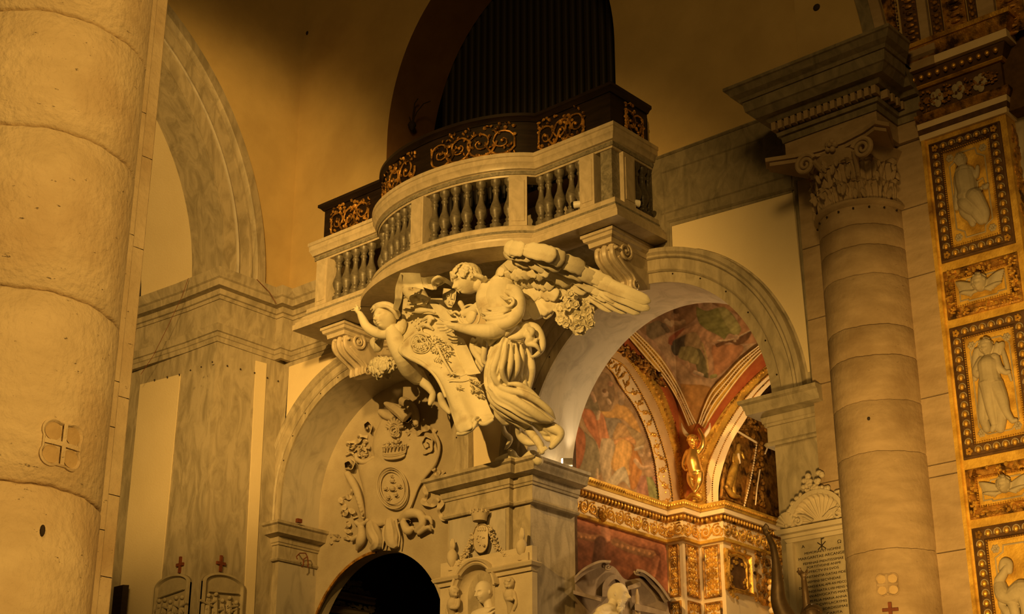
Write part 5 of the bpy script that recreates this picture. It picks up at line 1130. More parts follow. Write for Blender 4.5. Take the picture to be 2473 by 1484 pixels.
# cherubs in relief on the side pilasters
def cherub(x, y, s, flip, lab):
    mb = MB(); H0 = G0[0](x, y, .13); hs = G0[1](82*s, H0); f, u, r = head(mb, H0, hs, VIEW*.9+_rt*(.45*flip)+DN*.2, (0, 0, 1), child=True, ears=False); curls(mb, H0, hs, f, u, r, 26, 3, .2, .24, .1)
    Q = lambda pts: stroke(mb, G0, pts)
    Q([(x, y+80*s, .08, 56*s), (x-10*flip, y+160*s, .1, 90*s), (x-20*flip, y+280*s, .08, 60*s), (x-10*flip, y+400*s, .06, 40*s)]); Q([(x+60*s*flip, y+110*s, .1, 34*s), (x+40*s*flip, y+200*s, .14, 30*s), (x-40*s*flip, y+210*s, .16, 24*s)]); Q([(x-60*s*flip, y+120*s, .1, 30*s), (x-90*s*flip, y+260*s, .1, 26*s), (x-60*flip, y+350*s, .1, 20)])
    remesh('cherub_relief', mb, SG, mo, .008, 2)
cherub(318, 1190, 1.0, 1, ''); cherub(1070, 1075, 1.0, -1, '')
# bust in the niche
bu = thing('marble_bust', 'white marble bust of a bald clean-shaven man in the pier niche', 'bust', G0[0](760, 1560, 0))
mb = MB(); BH = G0[0](728, 1190, .03); bs = G0[1](150, BH); f, u, r = head(mb, BH, bs, VIEW*.75+TOL*.75+DN*.05, (0, 0, 1))
Q = lambda pts: stroke(mb, G0, pts)
Q([(760, 1290, .0, 66), (790, 1380, -.02, 66), (790, 1480, -.02, 80)]); Q([(600, 1500, .02, 60), (700, 1480, .03, 80), (800, 1490, .02, 90), (900, 1520, -.02, 60)]); Q([(640, 1560, .02, 120), (800, 1580, .02, 140), (900, 1600, 0, 100)])
remesh('head', mb, SW, bu, .006, 2)
mb = MB(); 
for pts in ([(700, 1560, .1, 18), (780, 1450, .1, 20), (860, 1400, .04, 18), (890, 1430, 0, 14)], [(760, 1570, .12, 16), (830, 1470, .1, 18), (900, 1430, .04, 16)], [(560, 1560, .06, 20), (610, 1470, .06, 18), (680, 1440, .04, 14)], [(820, 1570, .1, 14), (870, 1500, .08, 14), (930, 1460, .02, 12)]): stroke(mb, G0, pts)
remesh('toga', mb, SW, bu, .009, 2)
# urns, garlands, crown and shield above
for (x, y, lab) in ((290, 900, 'flaming stucco urn at the left end of the monument top'), (1235, 760, 'flaming stucco urn at the right end of the monument top')):
    t = thing('urn', lab, 'urn', G0[0](x, y, .08), 'urns on the monument'); c = G0[0](x, y, .09); s_ = G0[1](1, c)
    part('vase', MB().lathe([(0, 0), (50*s_, 0), (52*s_, 12*s_), (24*s_, 40*s_), (20*s_, 55*s_), (60*s_, 110*s_), (78*s_, 180*s_), (70*s_, 240*s_), (40*s_, 285*s_), (26*s_, 295*s_), (0, 297*s_)], c, 20), SG, t)
    mb = MB(); rn = random.Random(int(x))
    for k in range(12): a = rn.uniform(0, 6.28); q = rn.uniform(0, 30); stroke(mb, G0, [(x+q*math.cos(a), y-300, .09, 22), (x+q*1.3*math.cos(a)+6, y-350, .10, 20), (x+q*.8*math.cos(a)+rn.uniform(-10, 10), y-400-rn.uniform(0, 45), .09, 9)], k=6)
    part('flame', mb, SG, t)
for pts, lab in (([(560, 400), (540, 520), (490, 640), (430, 740), (370, 820), (310, 880)], 'hanging fruit garland left of the small crowned shield'), ([(790, 290), (830, 400), (880, 540), (960, 640), (1050, 700), (1130, 730)], 'hanging fruit garland right of the small crowned shield')):
    t = thing('garland', lab, 'garland', G0[0](*pts[0], .06), 'garlands on the monument'); q = crom([(a, b, 0) for a, b in pts], 40); mb = MB(); rn = random.Random(len(pts[0]))
    for i, (x, y, _) in enumerate(q):
        w_ = 14+34*math.sin(PI*min(1, (i/39)*.9+.1))**.8*(.5+.5*i/39)
        for k in range(4): blob(mb, G0, x+rn.uniform(-w_, w_), y+rn.uniform(-w_, w_)*.6, .05+rn.uniform(0, .05), rn.uniform(11, 17))
    part('fruit', mb, SG, t, kind='stuff')
t = thing('crowned_shield', 'small crowned shield in stucco above the arched niche', 'relief', G0[0](680, 640, .03))
mb = MB(); o_ = crom([(600, 290, 0), (690, 250, 0), (780, 290, 0), (785, 420, 0), (780, 540, 0), (740, 630, 0), (670, 665, 0), (600, 620, 0), (570, 520, 0), (565, 400, 0)], 40)[:, :2]; c = np.mean(o_, axis=0)
G = [[G0[0](c[0]+(x-c[0])*k, c[1]+(y-c[1])*k, h) for x, y in o_] for k, h in ((1, 0), (1, .07), (.93, .1), (.88, .08), (.5, .1), (.02, .11))]; mb.grid(G, cv=True); part('field', mb, SG, t, ang=50)
mb = MB(); rn = random.Random(4)
for k in range(9): x, y = rn.uniform(620, 730), rn.uniform(420, 590); stroke(mb, G0, [(x, y, .1, 8), (x+rn.uniform(-25, 25), y+rn.uniform(-25, 25), .115, 10)], k=6)
for k in range(4): stroke(mb, G0, [(620+k*35, 320, .08, 10), (650+k*30, 350, .1, 14), (640+k*30, 300, .1, 9)], k=6)
part('charge', mb, SG, t)
c = G0[0](665, 225, .12); s_ = G0[1](1, c); mb = MB().lathe([(92*s_, -.0), (96*s_, 8*s_), (104*s_, 60*s_), (118*s_, 95*s_), (124*s_, 120*s_), (112*s_, 120*s_), (84*s_, 0)], c, 24)
for k in range(12): a = 2*PI*k/12; mb.box(*[tuple(arr((c[0]+120*s_*math.cos(a), c[1]+120*s_*math.sin(a), c[2]+q)) + (-1 if i == 0 else 1)*arr((12*s_, 12*s_, 0))) for i, q in enumerate((105*s_, 150*s_))])
part('crown', mb, SG, t)
# ================================================================ LOW RELIEF PLAQUES AND CROSSES on the plain pier
def plaque(fr, x0, x1, zt, lab, seed):
    t = thing('relief_plaque', lab, 'relief', fr.p((x0+x1)/2, zt-1.2), 'round-topped relief plaques'); w_ = x1-x0; c = (x0+x1)/2; s_ = 1
    arc_ = [(c+w_/2*math.cos(a), zt-.16+.16*math.sin(a)) for a in np.linspace(0, PI, 20)]; o_ = [(x1, zt-1.3)]+arc_+[(x0, zt-1.3)]
    part('slab', MB().prism([fr.p(a, b, .0) for a, b in o_], fr.n*.03), M['relief'], t, smooth=False)
    part('frame', MB().band(fr, o_, [(0, 0), (0, .07), (.03, .075), (.05, .03)], ends=False), M['relief'], t)
    mb = MB(); rn = random.Random(seed)
    for k in range(5):
        mb = MB(); x = x0+w_*(.15+.17*k); z = zt-.32-rn.uniform(0, .12); mb.ball(fr.p(x, z, .05), .035, 8, 6); mb.tube([fr.p(x, z-.05, .04), fr.p(x+rn.uniform(-.03, .03), z-.3, .05), fr.p(x, z-.8, .04)], [.04, .06, .07], 8)
        part('figure', mb, M['relief'], t); mb = MB()
        for j in range(3): mb.tube([fr.p(x, z-.1-.07*j, .07), fr.p(x+rn.uniform(-.15, .15), z-.15-.1*j, .08), fr.p(x+rn.uniform(-.2, .2), z-.1-.1*j, .08)], .018, 6)
        part('arms', mb, M['relief'], t, kind='stuff')
    mb = MB()
    mb.tube([fr.p(x0+.1, zt-.3, .06), fr.p(x1-.1, zt-.25, .06)], .015, 6)
    part('beam', mb, M['relief'], t)
fr1 = Fr((0, 13.85, 0)); q1, q2 = qy(383, 1410, 13.85), qy(464, 1400, 13.85); plaque(fr1, q1[0], q2[0], qy(425, 1390, 13.85)[1], 'left round-topped relief plaque of figures low on the grey pier', 3)
q1, q2 = qx(487, 1400), qx(585, 1410); plaque(fA, q1[0], q2[0], qx(540, 1388)[1], 'right round-topped relief plaque of figures low on the grey pier', 7)
for fr, c, lab in ((fr1, qy(437, 1364, 13.85), 'small dark iron cross above the left relief plaque'), (fA, qx(532, 1361), 'small dark iron cross above the right relief plaque')):
    solo('wall_cross', MB().fbox(fr, c[0]-.02, c[0]+.02, c[1]-.13, c[1]+.11, 0, .03).fbox(fr, c[0]-.08, c[0]+.08, c[1]-.03, c[1]+.015, 0, .031), M['rust'], lab, 'cross', 'iron wall crosses', smooth=False)
# ================================================================ CHAPEL
HX, HY = -13.3, 18.98
CWm = M['chapelwhite']
fL = Fr((HX, 0, 0), UY); fB = Fr((0, HY, 0))
struct('wall_chapel_left', MB().box((HX-.1, 16.05, 0), (HX, HY, 12)), M['orange'])
struct('wall_chapel_back', wall(fB, HX, -12.58, 0, 12), M['orange'])
struct('wall_chapel_far', MB().box((-14, 24.5, 0), (-4, 24.6, 12)).box((-8.7, 16.3, 0), (-8.6, 24.5, 12)), M['umber'])
struct('ceiling_chapel', MB().box((-14, 16.05, 11.3), (-8, 24.6, 11.4)), M['umber'])
struct('wall_chapel_return', MB().box((-12.78, HY, 0), (-12.58, 24.5, 11.4)), M['umber'])
struct('wall_chapel_front', MB().box((-18.2, 16.04, 9.75), (-8.5, 16.06, 12)).box((-13.5, 16.1, 0), (-13.06, 16.2, 9.8)), M['umber'])
def noise2(x, y, s): return math.sin(x*s+1.3*math.sin(y*s*.7))*math.cos(y*s*1.1+1.7*math.sin(x*s*.6))
def inside(poly, x, y):
    c = False; n = len(poly)
    for i in range(n):
        x0, y0 = poly[i]; x1, y1 = poly[(i+1) % n]
        if (y0 > y) != (y1 > y) and x < (x1-x0)*(y-y0)/(y1-y0)+x0: c = not c
    return c
def painting(name, lab, P, poly, base, strokes, par=None, step=1.7, cat='fresco', sm=.35):
    xs = [p[0] for p in poly]; ys = [p[1] for p in poly]; nx = int((max(xs)-min(xs))/step)+1; ny = int((max(ys)-min(ys))/step)+1
    X, Y = np.meshgrid(min(xs)+np.arange(nx+1)*step, min(ys)+np.arange(ny+1)*step)
    C = np.zeros(X.shape+(3,)); nz = np.sin(X*.11+2*np.sin(Y*.07))*np.cos(Y*.13+2*np.sin(X*.06)); nz2 = np.sin(X*.41+1.5*np.sin(Y*.3))*np.cos(Y*.37)
    b = [np.array(q) for q in base]; yy = (Y-Y.min())/max(1, (Y.max()-Y.min()))
    C[:] = b[0]; C += (b[1]-b[0])*np.clip(.5+.5*nz+.25*nz2, 0, 1)[..., None]
    for it in strokes:
        if len(it) == 4:                     # filled drapery shape: points, colour, fold direction, fold frequency
            pg, cc, fa, ff = it; c = np.array(cc); Dm = np.full(X.shape, 1e9); ins = np.zeros(X.shape, bool); pq_ = crom([(a_, d_, 0) for a_, d_ in list(pg)+[pg[0]]], 5*len(pg)+1)[:, :2]
            for (x0, y0), (x1, y1) in zip(pq_, pq_[1:]):
                e0, e1 = x1-x0, y1-y0; l2 = max(e0*e0+e1*e1, 1e-6); t = np.clip(((X-x0)*e0+(Y-y0)*e1)/l2, 0, 1); Dm = np.minimum(Dm, np.hypot(X-x0-e0*t, Y-y0-e1*t))
                if abs(e1) > 1e-9: ins ^= ((y0 > Y) != (y1 > Y)) & (X < e0*(Y-y0)/e1+x0)
            sd = np.where(ins, Dm, -Dm); al = np.clip(sd/2.2+.5, 0, 1)[..., None]; u_ = X*math.cos(fa)+Y*math.sin(fa); v_ = -X*math.sin(fa)+Y*math.cos(fa)
            w1 = np.sin(u_*ff+.9*np.sin(v_*.09+c[0]*20)+.5*np.sin(v_*.21)); sh = 1+.12*w1+.05*np.sin(u_*ff*2.3+v_*.07)-.30*np.exp(-np.clip(Dm, 0, 99)/2.5)+.06*nz2
            C = C*(1-al)+(c[None, None]*sh[..., None])*al; continue
        pts, r, cc = it; c = np.array(cc); q = crom([(a, d, 0) for a, d in pts], max(2, 6*len(pts))) if len(pts) > 1 else np.array([(pts[0][0], pts[0][1], 0)])
        D = np.full(X.shape, 1e9); T = np.zeros(X.shape)
        for i, (a, d, _) in enumerate(q):
            if len(q) > 1 and i < len(q)-1:
                e = q[i+1][:2]-q[i][:2]; l2 = max(e @ e, 1e-6); t = np.clip(((X-a)*e[0]+(Y-d)*e[1])/l2, 0, 1); dd = np.hypot(X-a-e[0]*t, Y-d-e[1]*t)
                sgn = ((X-a)*e[1]-(Y-d)*e[0])/math.sqrt(l2)
            else: dd = np.hypot(X-a, Y-d); sgn = (X-a)
            T = np.where(dd < D, sgn, T); D = np.minimum(D, dd)
        al = np.clip((r*(1+.04*nz2)-D)/(r*sm)+.2, 0, 1); al = al*al*(3-2*al)
        sh = 1+.34*np.clip(T/r, -1, 1)+.07*np.sin(T*.45+Y*.05+2*nz)+.12*nz2
        C = C*(1-al[..., None])+(c[None, None]*sh[..., None])*al[..., None]
    gm = C.mean(axis=2, keepdims=True); C = (C*.74+gm*np.array([1.22, .98, .74])*.26)*.95
    idx = -np.ones(X.shape, int); vs = []; cs = []; fs = []
    for j in range(ny):
        for i in range(nx):
            if inside(poly, X[j, i]+step/2, Y[j, i]+step/2):
                f = []
                for (jj, ii) in ((j, i), (j+1, i), (j+1, i+1), (j, i+1)):
                    if idx[jj, ii] < 0: idx[jj, ii] = len(vs); vs.append(tuple(P(X[jj, ii], Y[jj, ii]))); cs.append(C[jj, ii])
                    f.append(int(idx[jj, ii]))
                fs.append(tuple(f))
    me = bpy.data.meshes.new(name); me.from_pydata(vs, [], fs); me.update(); a = me.color_attributes.new('Col', 'FLOAT_COLOR', 'POINT')
    a.data.foreach_set('color', np.clip(np.array([list(c)+[1.0] for c in cs]), 0.01, 1).ravel()); me.polygons.foreach_set('use_smooth', [True]*len(fs))
    o = put(name, me, M['paint'], par)
    if par is None: o['label'] = lab; o['category'] = cat
    return o
PLX = lambda x, y: onX(x, y, HX+.012)
sk, rd, og_, gn, wh, br, ye, pk, dk = (.62, .42, .28), (.52, .12, .06), (.74, .34, .07), (.26, .30, .12), (.62, .56, .44), (.26, .14, .07), (.72, .50, .16), (.66, .36, .25), (.11, .07, .05)
LQ = lambda *p: [(1380+x*.4167, 880+y*.4167) for x, y in p]
painting('lunette_fresco', 'arched fresco of robed figures in red and orange on the chapel side wall', PLX, [(1350, 1174), (1350, 850), (1450, 850), (1480, 900), (1500, 934), (1538, 989), (1566, 1054), (1583, 1123), (1594, 1226)], [(.42, .25, .12), (.54, .34, .18)],
 [(LQ((90, 70), (200, 50), (250, 150), (225, 265), (130, 285), (60, 250)), (.34, .22, .12), .4, .25), (LQ((55, 215), (130, 190), (165, 280), (145, 340), (60, 280)), (.28, .22, .13), 1.2, .3),
  (LQ((75, 390), (150, 470), (165, 640), (60, 640), (45, 560), (80, 500)), (.32, .27, .17), .2, .3), (LQ((10, 335), (75, 400), (78, 500), (40, 610), (-40, 610), (-40, 400)), (.58, .17, .06), .1, .33),
  (LQ((45, 255), (125, 275), (168, 400), (165, 490), (138, 440), (88, 370)), (.64, .21, .08), -.4, .3), (LQ((145, 290), (185, 288), (218, 422), (198, 442), (165, 440), (150, 360)), (.72, .27, .11), -.2, .4),
  (LQ((190, 298), (250, 308), (292, 340), (252, 405), (222, 425)), (.38, .30, .22), .6, .3), (LQ((175, 430), (242, 440), (252, 520), (232, 640), (262, 692), (220, 722), (178, 650), (160, 540)), (.60, .46, .30), .15, .38),
  (LQ((165, 272), (230, 272), (262, 232), (322, 250), (362, 300), (402, 392), (368, 384), (300, 322), (240, 312), (200, 310)), (.78, .42, .10), .9, .28), (LQ((318, 358), (380, 388), (424, 430), (412, 496), (370, 484), (328, 420)), (.54, .38, .19), .7, .35),
  (LQ((322, 430), (372, 490), (412, 600), (372, 722), (328, 702), (335, 600)), (.64, .26, .05), .1, .4), (LQ((262, 425), (322, 430), (352, 500), (330, 590), (340, 645), (250, 618), (230, 580), (250, 500)), (.84, .46, .11), .05, .36),
  (LQ((262, 615), (312, 600), (342, 722), (300, 680), (240, 718), (198, 702)), (.62, .53, .38), .5, .4), (LQ((270, 340), (310, 350), (350, 430), (290, 420), (255, 440), (240, 410)), (.62, .36, .14), .6, .4),
  (LQ((400, 650), (500, 640), (512, 722), (440, 765), (378, 742)), (.56, .25, .18), .3, .35), (LQ((430, 625), (462, 650), (512, 760), (505, 800), (460, 795), (440, 700)), (.38, .42, .16), -.4, .4), (LQ((420, 560), (480, 560), (500, 640), (430, 650)), (.62, .38, .22), 1, .2),
  (LQ((245, 440), (350, 420), (372, 470), (300, 435), (255, 470)), (.80, .38, .13), 1.2, .5),
  (LQ((195, 172)), 9, sk), (LQ((192, 155)), 6, br), (LQ((288, 170)), 11, (.46, .30, .18)), (LQ((290, 195)), 9, (.54, .36, .22)), (LQ((288, 222)), 8, (.40, .28, .18)), (LQ((225, 115)), 7, (.48, .24, .14)), (LQ((115, 110)), 8, (.42, .26, .15)), (LQ((120, 170), (135, 215)), 5, (.52, .32, .2)), (LQ((212, 210), (222, 225)), 5, sk),
  (LQ((158, 280), (152, 315)), 5, sk), (LQ((372, 560), (405, 600), (450, 600)), 6, (.66, .42, .25)), (LQ((405, 520)), 8, (.5, .34, .2)), (LQ((405, 528)), 5, (.62, .42, .28)), (LQ((448, 505)), 10, (.44, .27, .14)), (LQ((445, 525)), 7, (.60, .38, .22)), (LQ((370, 495), (412, 480)), 4, (.62, .5, .36)), (LQ((150, 610), (150, 690)), 3, (.52, .38, .24)), (LQ((-20, 640), (200, 735), (512, 815)), 7, (.56, .42, .28))])
def strip(mb, P, a, b, n=60, h=0.0):
    A = crom([(x, y, 0) for x, y in a], n); B_ = crom([(x, y, 0) for x, y in b], n); return mb.grid([[P(x[0], x[1], h), P(x[0], x[1], h)] if False else P(x[0], x[1], h) for x in A] and [[P(x[0], x[1], h) for x in A], [P(x[0], x[1], h) for x in B_]])
PL = lambda x, y, h=0: onX(x, y, HX+.01+h); PB = lambda x, y, h=0: onY(x, y, HY-.01-h)
C0 = [(1440, 866), (1480, 900), (1500, 934), (1538, 989), (1566, 1054), (1583, 1123), (1594, 1226)]
C1 = [(1455, 856), (1490, 872), (1514, 892), (1549, 950), (1576, 1005), (1600, 1074), (1617, 1142), (1628, 1228)]
C2 = [(1468, 842), (1505, 858), (1540, 900), (1580, 962), (1607, 1028), (1628, 1098), (1641, 1170), (1647, 1232)]
C25 = [(1480, 828), (1520, 846), (1560, 888), (1600, 945), (1625, 1010), (1640, 1070), (1650, 1130), (1654, 1234)]
C3 = [(1490, 790), (1518, 816), (1549, 857), (1593, 909), (1628, 964), (1648, 1022), (1655, 1100), (1657, 1236)]
P3 = [(1505, 775), (1545, 809), (1600, 867), (1642, 936), (1668, 995), (1682, 1022)]          # fresco edge of the pendentive, left
D3i = [(1686, 1022), (1700, 980), (1720, 940), (1755, 902), (1789, 867), (1837, 830), (1890, 790)]
D3 = [(1700, 1040), (1717, 1022), (1741, 984), (1790, 916), (1844, 857), (1895, 815)]
D1 = [(1707, 1236), (1707, 1142), (1731, 1074), (1772, 1002), (1817, 943), (1861, 902), (1905, 868)]
D0 = [(1735, 1236), (1738, 1160), (1765, 1074), (1800, 1015), (1832, 962), (1865, 925), (1910, 888)]
E0 = [(1657, 1236), (1658, 1150), (1660, 1080), (1688, 1018), (1730, 962), (1785, 900), (1840, 846), (1895, 804)]
lv = thing('lunette_archivolt', 'white and gold banded arch framing the robed-figures fresco', 'arch', PL(1628, 1228))
def solid(P, a, b, h0, h1, n=60):
    A = crom([(x, y, 0) for x, y in a], n); B_ = crom([(x, y, 0) for x, y in b], n)
    return MB().grid([[P(x[0], x[1], h0) for x in A], [P(x[0], x[1], h1) for x in A], [P(x[0], x[1], h1) for x in B_], [P(x[0], x[1], h0) for x in B_]])
part('ornament_band', solid(PL, C0, C1, .0, .04), CWm, lv)
part('plain_band', solid(PL, C1, C2, .0, .07), mat('ochre_cream', (.56, .38, .20), (.66, .47, .26), 5, rough=.6), lv)
part('leaf_band', solid(PL, C2, C25, .0, .05), M['goldflat'], lv)
part('red_band', solid(PL, C25, C3, .0, .02), M['red'], lv)
def along(P, cv, n, fn, h=.05, seed=0):
    q = crom([(x, y, 0) for x, y in cv], n)
    for i in range(n):
        a = q[min(i+1, n-1)]-q[max(i-1, 0)]; fn(P(q[i][0], q[i][1], h), math.atan2(a[1], a[0]), i, q[i])
def beads(P, cv, n, r, par, m, h, nm='bead_row', el=1.0):
    mb = MB(); along(P, cv, n, lambda c, a, i, q: mb.ball(c, (r, r, r*el), 6, 5), h); return part(nm, mb, m, par, kind='stuff')
for cv, n, h in ((C0, 90, .05), (C1, 90, .075), (C2, 90, .075), (C25, 60, .05)): beads(PL, cv, n, .011, lv, M['gold'], h)
def arabesque(mb, P, a, b, n, h, seed, r=.008):      # running scroll between two curves
    A = crom([(x, y, 0) for x, y in a], n*10); B_ = crom([(x, y, 0) for x, y in b], n*10); rn = random.Random(seed)
    for k in range(n):
        i = k*10+5; s = 1 if k % 2 else -1; c = (A[i]+B_[i])/2; wv = B_[i]-A[i]; tv = (A[min(i+5, n*10-1)]-A[i-5])
        def Q(u, v): z = c+wv*u*.42+tv*v*.5; return P(z[0], z[1], h)
        mb.tube([Q(s*.9, -1), Q(s*.8, -.5), Q(0, 0.1), Q(-s*.8, .5), Q(-s*.9, 1)], r*.8, 5)
        mb.tube([Q(-s*.6*math.cos(t)*(1-t*.15), -.1+.7*math.sin(t)*(1-t*.15)) for t in np.linspace(0, 5, 10)], [r*(1.1-.06*j) for j in range(10)], 5)
        mb.ball(Q(-s*.15, 0), r*1.9, 6, 4)
        for j in range(3): mb.ball(Q(rn.uniform(-.9, .9), rn.uniform(-1, 1)), (r*1.4, r*1.4, r*1.9), 5, 4)
mb = MB(); arabesque(mb, PL, C0, C1, 16, .045, 1, .012); part('arabesque', mb, M['gold'], lv, kind='stuff')
mb = MB(); rn = random.Random(3)
def lf(c, a, i, q): mb.ball(c, (.02, .028, .034), 7, 5).ball(c+arr((0, .03, .02)), (.012, .014, .02), 5, 4)
along(PL, [((x0+x1)/2, (y0+y1)/2) for (x0, y0), (x1, y1) in zip(C2, C25)], 40, lf, .055); part('leaf_row', mb, M['gold'], lv, kind='stuff')
fg = thing('fruit_swag', 'dark gilded fruit and leaf swag above the lunette arch', 'ornament', PL(1560, 880, .1)); mb = MB()
for k in range(150):
    t = rn.random(); x, y = 1478+125*t+rn.uniform(-9, 9), 822+105*t**1.1+rn.uniform(-10, 10); mb.ball(PL(x, y, .06+rn.random()*.06), (.03, rn.uniform(.02, .05), rn.uniform(.02, .045)), 6, 4)
part('fruit', mb, M['goldold'], fg, kind='stuff')
# pendentive
pd = thing('pendentive', 'curved pendentive painted with a seated green-robed figure on clouds', 'fresco', PL(1684, 1022))
QQ = lambda *p: [(1540+x*.3452, 720+y*.3452) for x, y in p]
def corner(x, y, h=0):            # surface that cuts the corner between the two walls
    a, b = onX(x, y, HX+.03), onY(x, y, HY-.03); t = min(1, max(0, (1030-y)/300)); d = min(depth(a) if a[1] < HY else 99, depth(b) if b[0] > HX else 99)
    r = ray(x, y); base = CAM+r*d; return base-r/np.linalg.norm(r)*(.02+.35*t**1.2*math.exp(-((x-1690)/150)**2))
pend = painting('painted_figure', '', corner, [(1505, 775), (1545, 809), (1600, 867), (1642, 936), (1668, 995), (1682, 1024), (1686, 1024), (1700, 980), (1720, 940), (1755, 902), (1789, 867), (1837, 830), (1895, 790), (1900, 700), (1500, 700)], [(.50, .28, .16), (.62, .38, .25)],
 [(QQ((-20, 180), (60, 60), (300, -20), (420, 40), (400, 150), (240, 240), (60, 260)), (.44, .24, .12), .4, .12), (QQ((400, -30), (900, -30), (900, 220), (800, 240), (700, 120), (560, 60)), (.52, .26, .12), .4, .1),
  (QQ((60, 190), (150, 160), (200, 230), (150, 300), (70, 270)), (.32, .24, .14), .4, .2), (QQ((110, 290), (200, 262), (245, 400), (335, 480), (385, 540), (500, 560), (640, 420), (700, 360), (860, 300), (800, 370), (600, 520), (520, 642), (420, 642), (305, 602), (225, 470)), (.62, .40, .24), 1.0, .09),
  (QQ((295, 600), (525, 642), (440, 900), (350, 900)), (.62, .30, .06), .2, .08), (QQ((520, 330), (730, 330), (700, 420), (560, 545), (500, 545)), (.62, .26, .11), .5, .2), (QQ((700, 120), (740, 130), (850, 290), (760, 320), (700, 300)), (.56, .27, .13), .4, .2),
  (QQ((410, 60), (480, 90), (560, 70), (640, 90), (715, 200), (700, 262), (640, 250), (600, 292), (520, 250), (440, 190), (412, 120)), (.32, .33, .09), 1.3, .30), (QQ((560, 68), (622, 75), (718, 200), (705, 255), (660, 250), (600, 160)), (.46, .44, .15), .9, .3),
  (QQ((255, 270), (345, 228), (330, 345), (270, 405), (232, 350)), (.14, .11, .08), .2, .3), (QQ((340, 240), (402, 228), (442, 270), (452, 365), (410, 360), (330, 332)), (.52, .36, .18), .3, .3), (QQ((398, 355), (442, 368), (502, 500), (490, 562), (418, 510)), (.22, .20, .09), .3, .4),
  (QQ((300, 340), (392, 345), (432, 400), (420, 465), (340, 442), (284, 412)), (.44, .40, .16), .3, .4), (QQ((340, 212), (420, 180), (480, 220), (602, 290), (500, 312), (472, 300), (522, 400), (532, 520), (500, 562), (480, 420), (430, 272), (380, 240), (262, 292), (212, 318), (228, 270)), (.74, .41, .23), .5, .33),
  (QQ((212, 320), (228, 268), (330, 210), (250, 300), (240, 330)), (.54, .14, .07), .5, .3), (QQ((540, 322), (620, 296), (670, 292), (792, 230), (770, 292), (700, 332), (640, 312), (560, 345)), (.24, .11, .05), .4, .3),
  (QQ((450, 320), (480, 420), (492, 520)), 3, (.6, .44, .18)), (QQ((560, 300), (660, 290), (790, 228)), 1.6, (.66, .50, .34)), (QQ((690, 275)), 7, sk), (QQ((680, 300)), 4, sk), (QQ((345, 455), (350, 480)), 6, (.64, .40, .24)), (QQ((400, 520), (450, 540)), 5, (.62, .46, .34)), (QQ((515, 552), (545, 545)), 5, (.36, .36, .12)),
  (QQ((490, 50)), 12, (.58, .36, .2)), (QQ((480, 40)), 8, (.44, .28, .16)), (QQ((262, 118)), 10, (.60, .36, .2)), (QQ((268, 92)), 8, br), (QQ((240, 172), (300, 178), (318, 165)), 6, (.64, .42, .24)), (QQ((200, 160), (230, 190)), 6, (.66, .48, .3)), (QQ((180, 190), (210, 230)), 6, (.2, .14, .09))], pd)
def two(a, b, h=.03):
    return lambda k, n: None
for nm, a, b, h, m in (('left_border', P3, [(1490, 790), (1518, 816), (1560, 866), (1603, 914), (1636, 968), (1662, 1030)], .06, CWm), ('right_border', D3i, [(1702, 1036), (1717, 1010), (1741, 974), (1790, 908), (1844, 850), (1895, 808)], .06, CWm)):
    Pc = lambda x, y, h=0: corner(x, y)-ray(x, y)*h
    A = crom([(x, y, 0) for x, y in a], 60); B_ = crom([(x, y, 0) for x, y in b], 60); mb = MB()
    mb.grid([[Pc(*A[i][:2], 0) for i in range(60)]]+[[Pc(*(A[i]+(B_[i]-A[i])*k/8)[:2], h) for i in range(60)] for k in range(9)]+[[Pc(*B_[i][:2], 0) for i in range(60)]]); part(nm, mb, M['goldflat'], pd); mb = MB()
    for f in (.1, .36, .62, .9): mb.tube([Pc(*(A[i]+(B_[i]-A[i])*f)[:2], h+.004) for i in range(60)], .010, 5)
    part('fillet', mb, CWm, pd)
    mb = MB()
    for i in range(0, 60): mb.ball(Pc(*(A[i]+(B_[i]-A[i])*.5)[:2], h+.006), .013, 5, 4)
    for i in range(0, 60): mb.ball(Pc(*(A[i]+(B_[i]-A[i])*.23)[:2], h+.006), .009, 5, 4)
    part('egg_row', mb, M['goldold'], pd, kind='stuff')
# right arch
ra = thing('inner_chapel_arch', 'white banded arch with beads leading to the dark inner vault', 'arch', PB(1720, 1236))
part('white_band', solid(PB, D1, D0, 0, .06), CWm, ra); part('leaf_band', solid(PB, [(1672, 1236), (1676, 1150), (1690, 1080), (1722, 1030), (1760, 975), (1808, 925), (1855, 880), (1900, 845)], D1, 0, .03), M['goldflat'], ra)
part('red_band', solid(PB, E0, [(1672, 1236), (1676, 1150), (1690, 1080), (1722, 1030), (1760, 975), (1808, 925), (1855, 880), (1900, 845)], 0, .02), M['red'], ra)
for cv, n in ((D1, 90), ([((a[0]+b[0])/2, (a[1]+b[1])/2) for a, b in zip(D1, D0)], 100)): beads(PB, cv, n, .012, ra, M['goldold'], .065)
mb = MB(); mid = [(1690, 1190), (1694, 1110), (1728, 1040), (1768, 975), (1815, 922), (1862, 884)]
along(PB, mid, 26, lambda c, a, i, q: mb.ball(c, (.03, .02, .03), 7, 5).ball(c+arr((.03, 0, .03)), (.014, .014, .02), 5, 4), .03); part('leaf_row', mb, M['gold'], ra, kind='stuff')
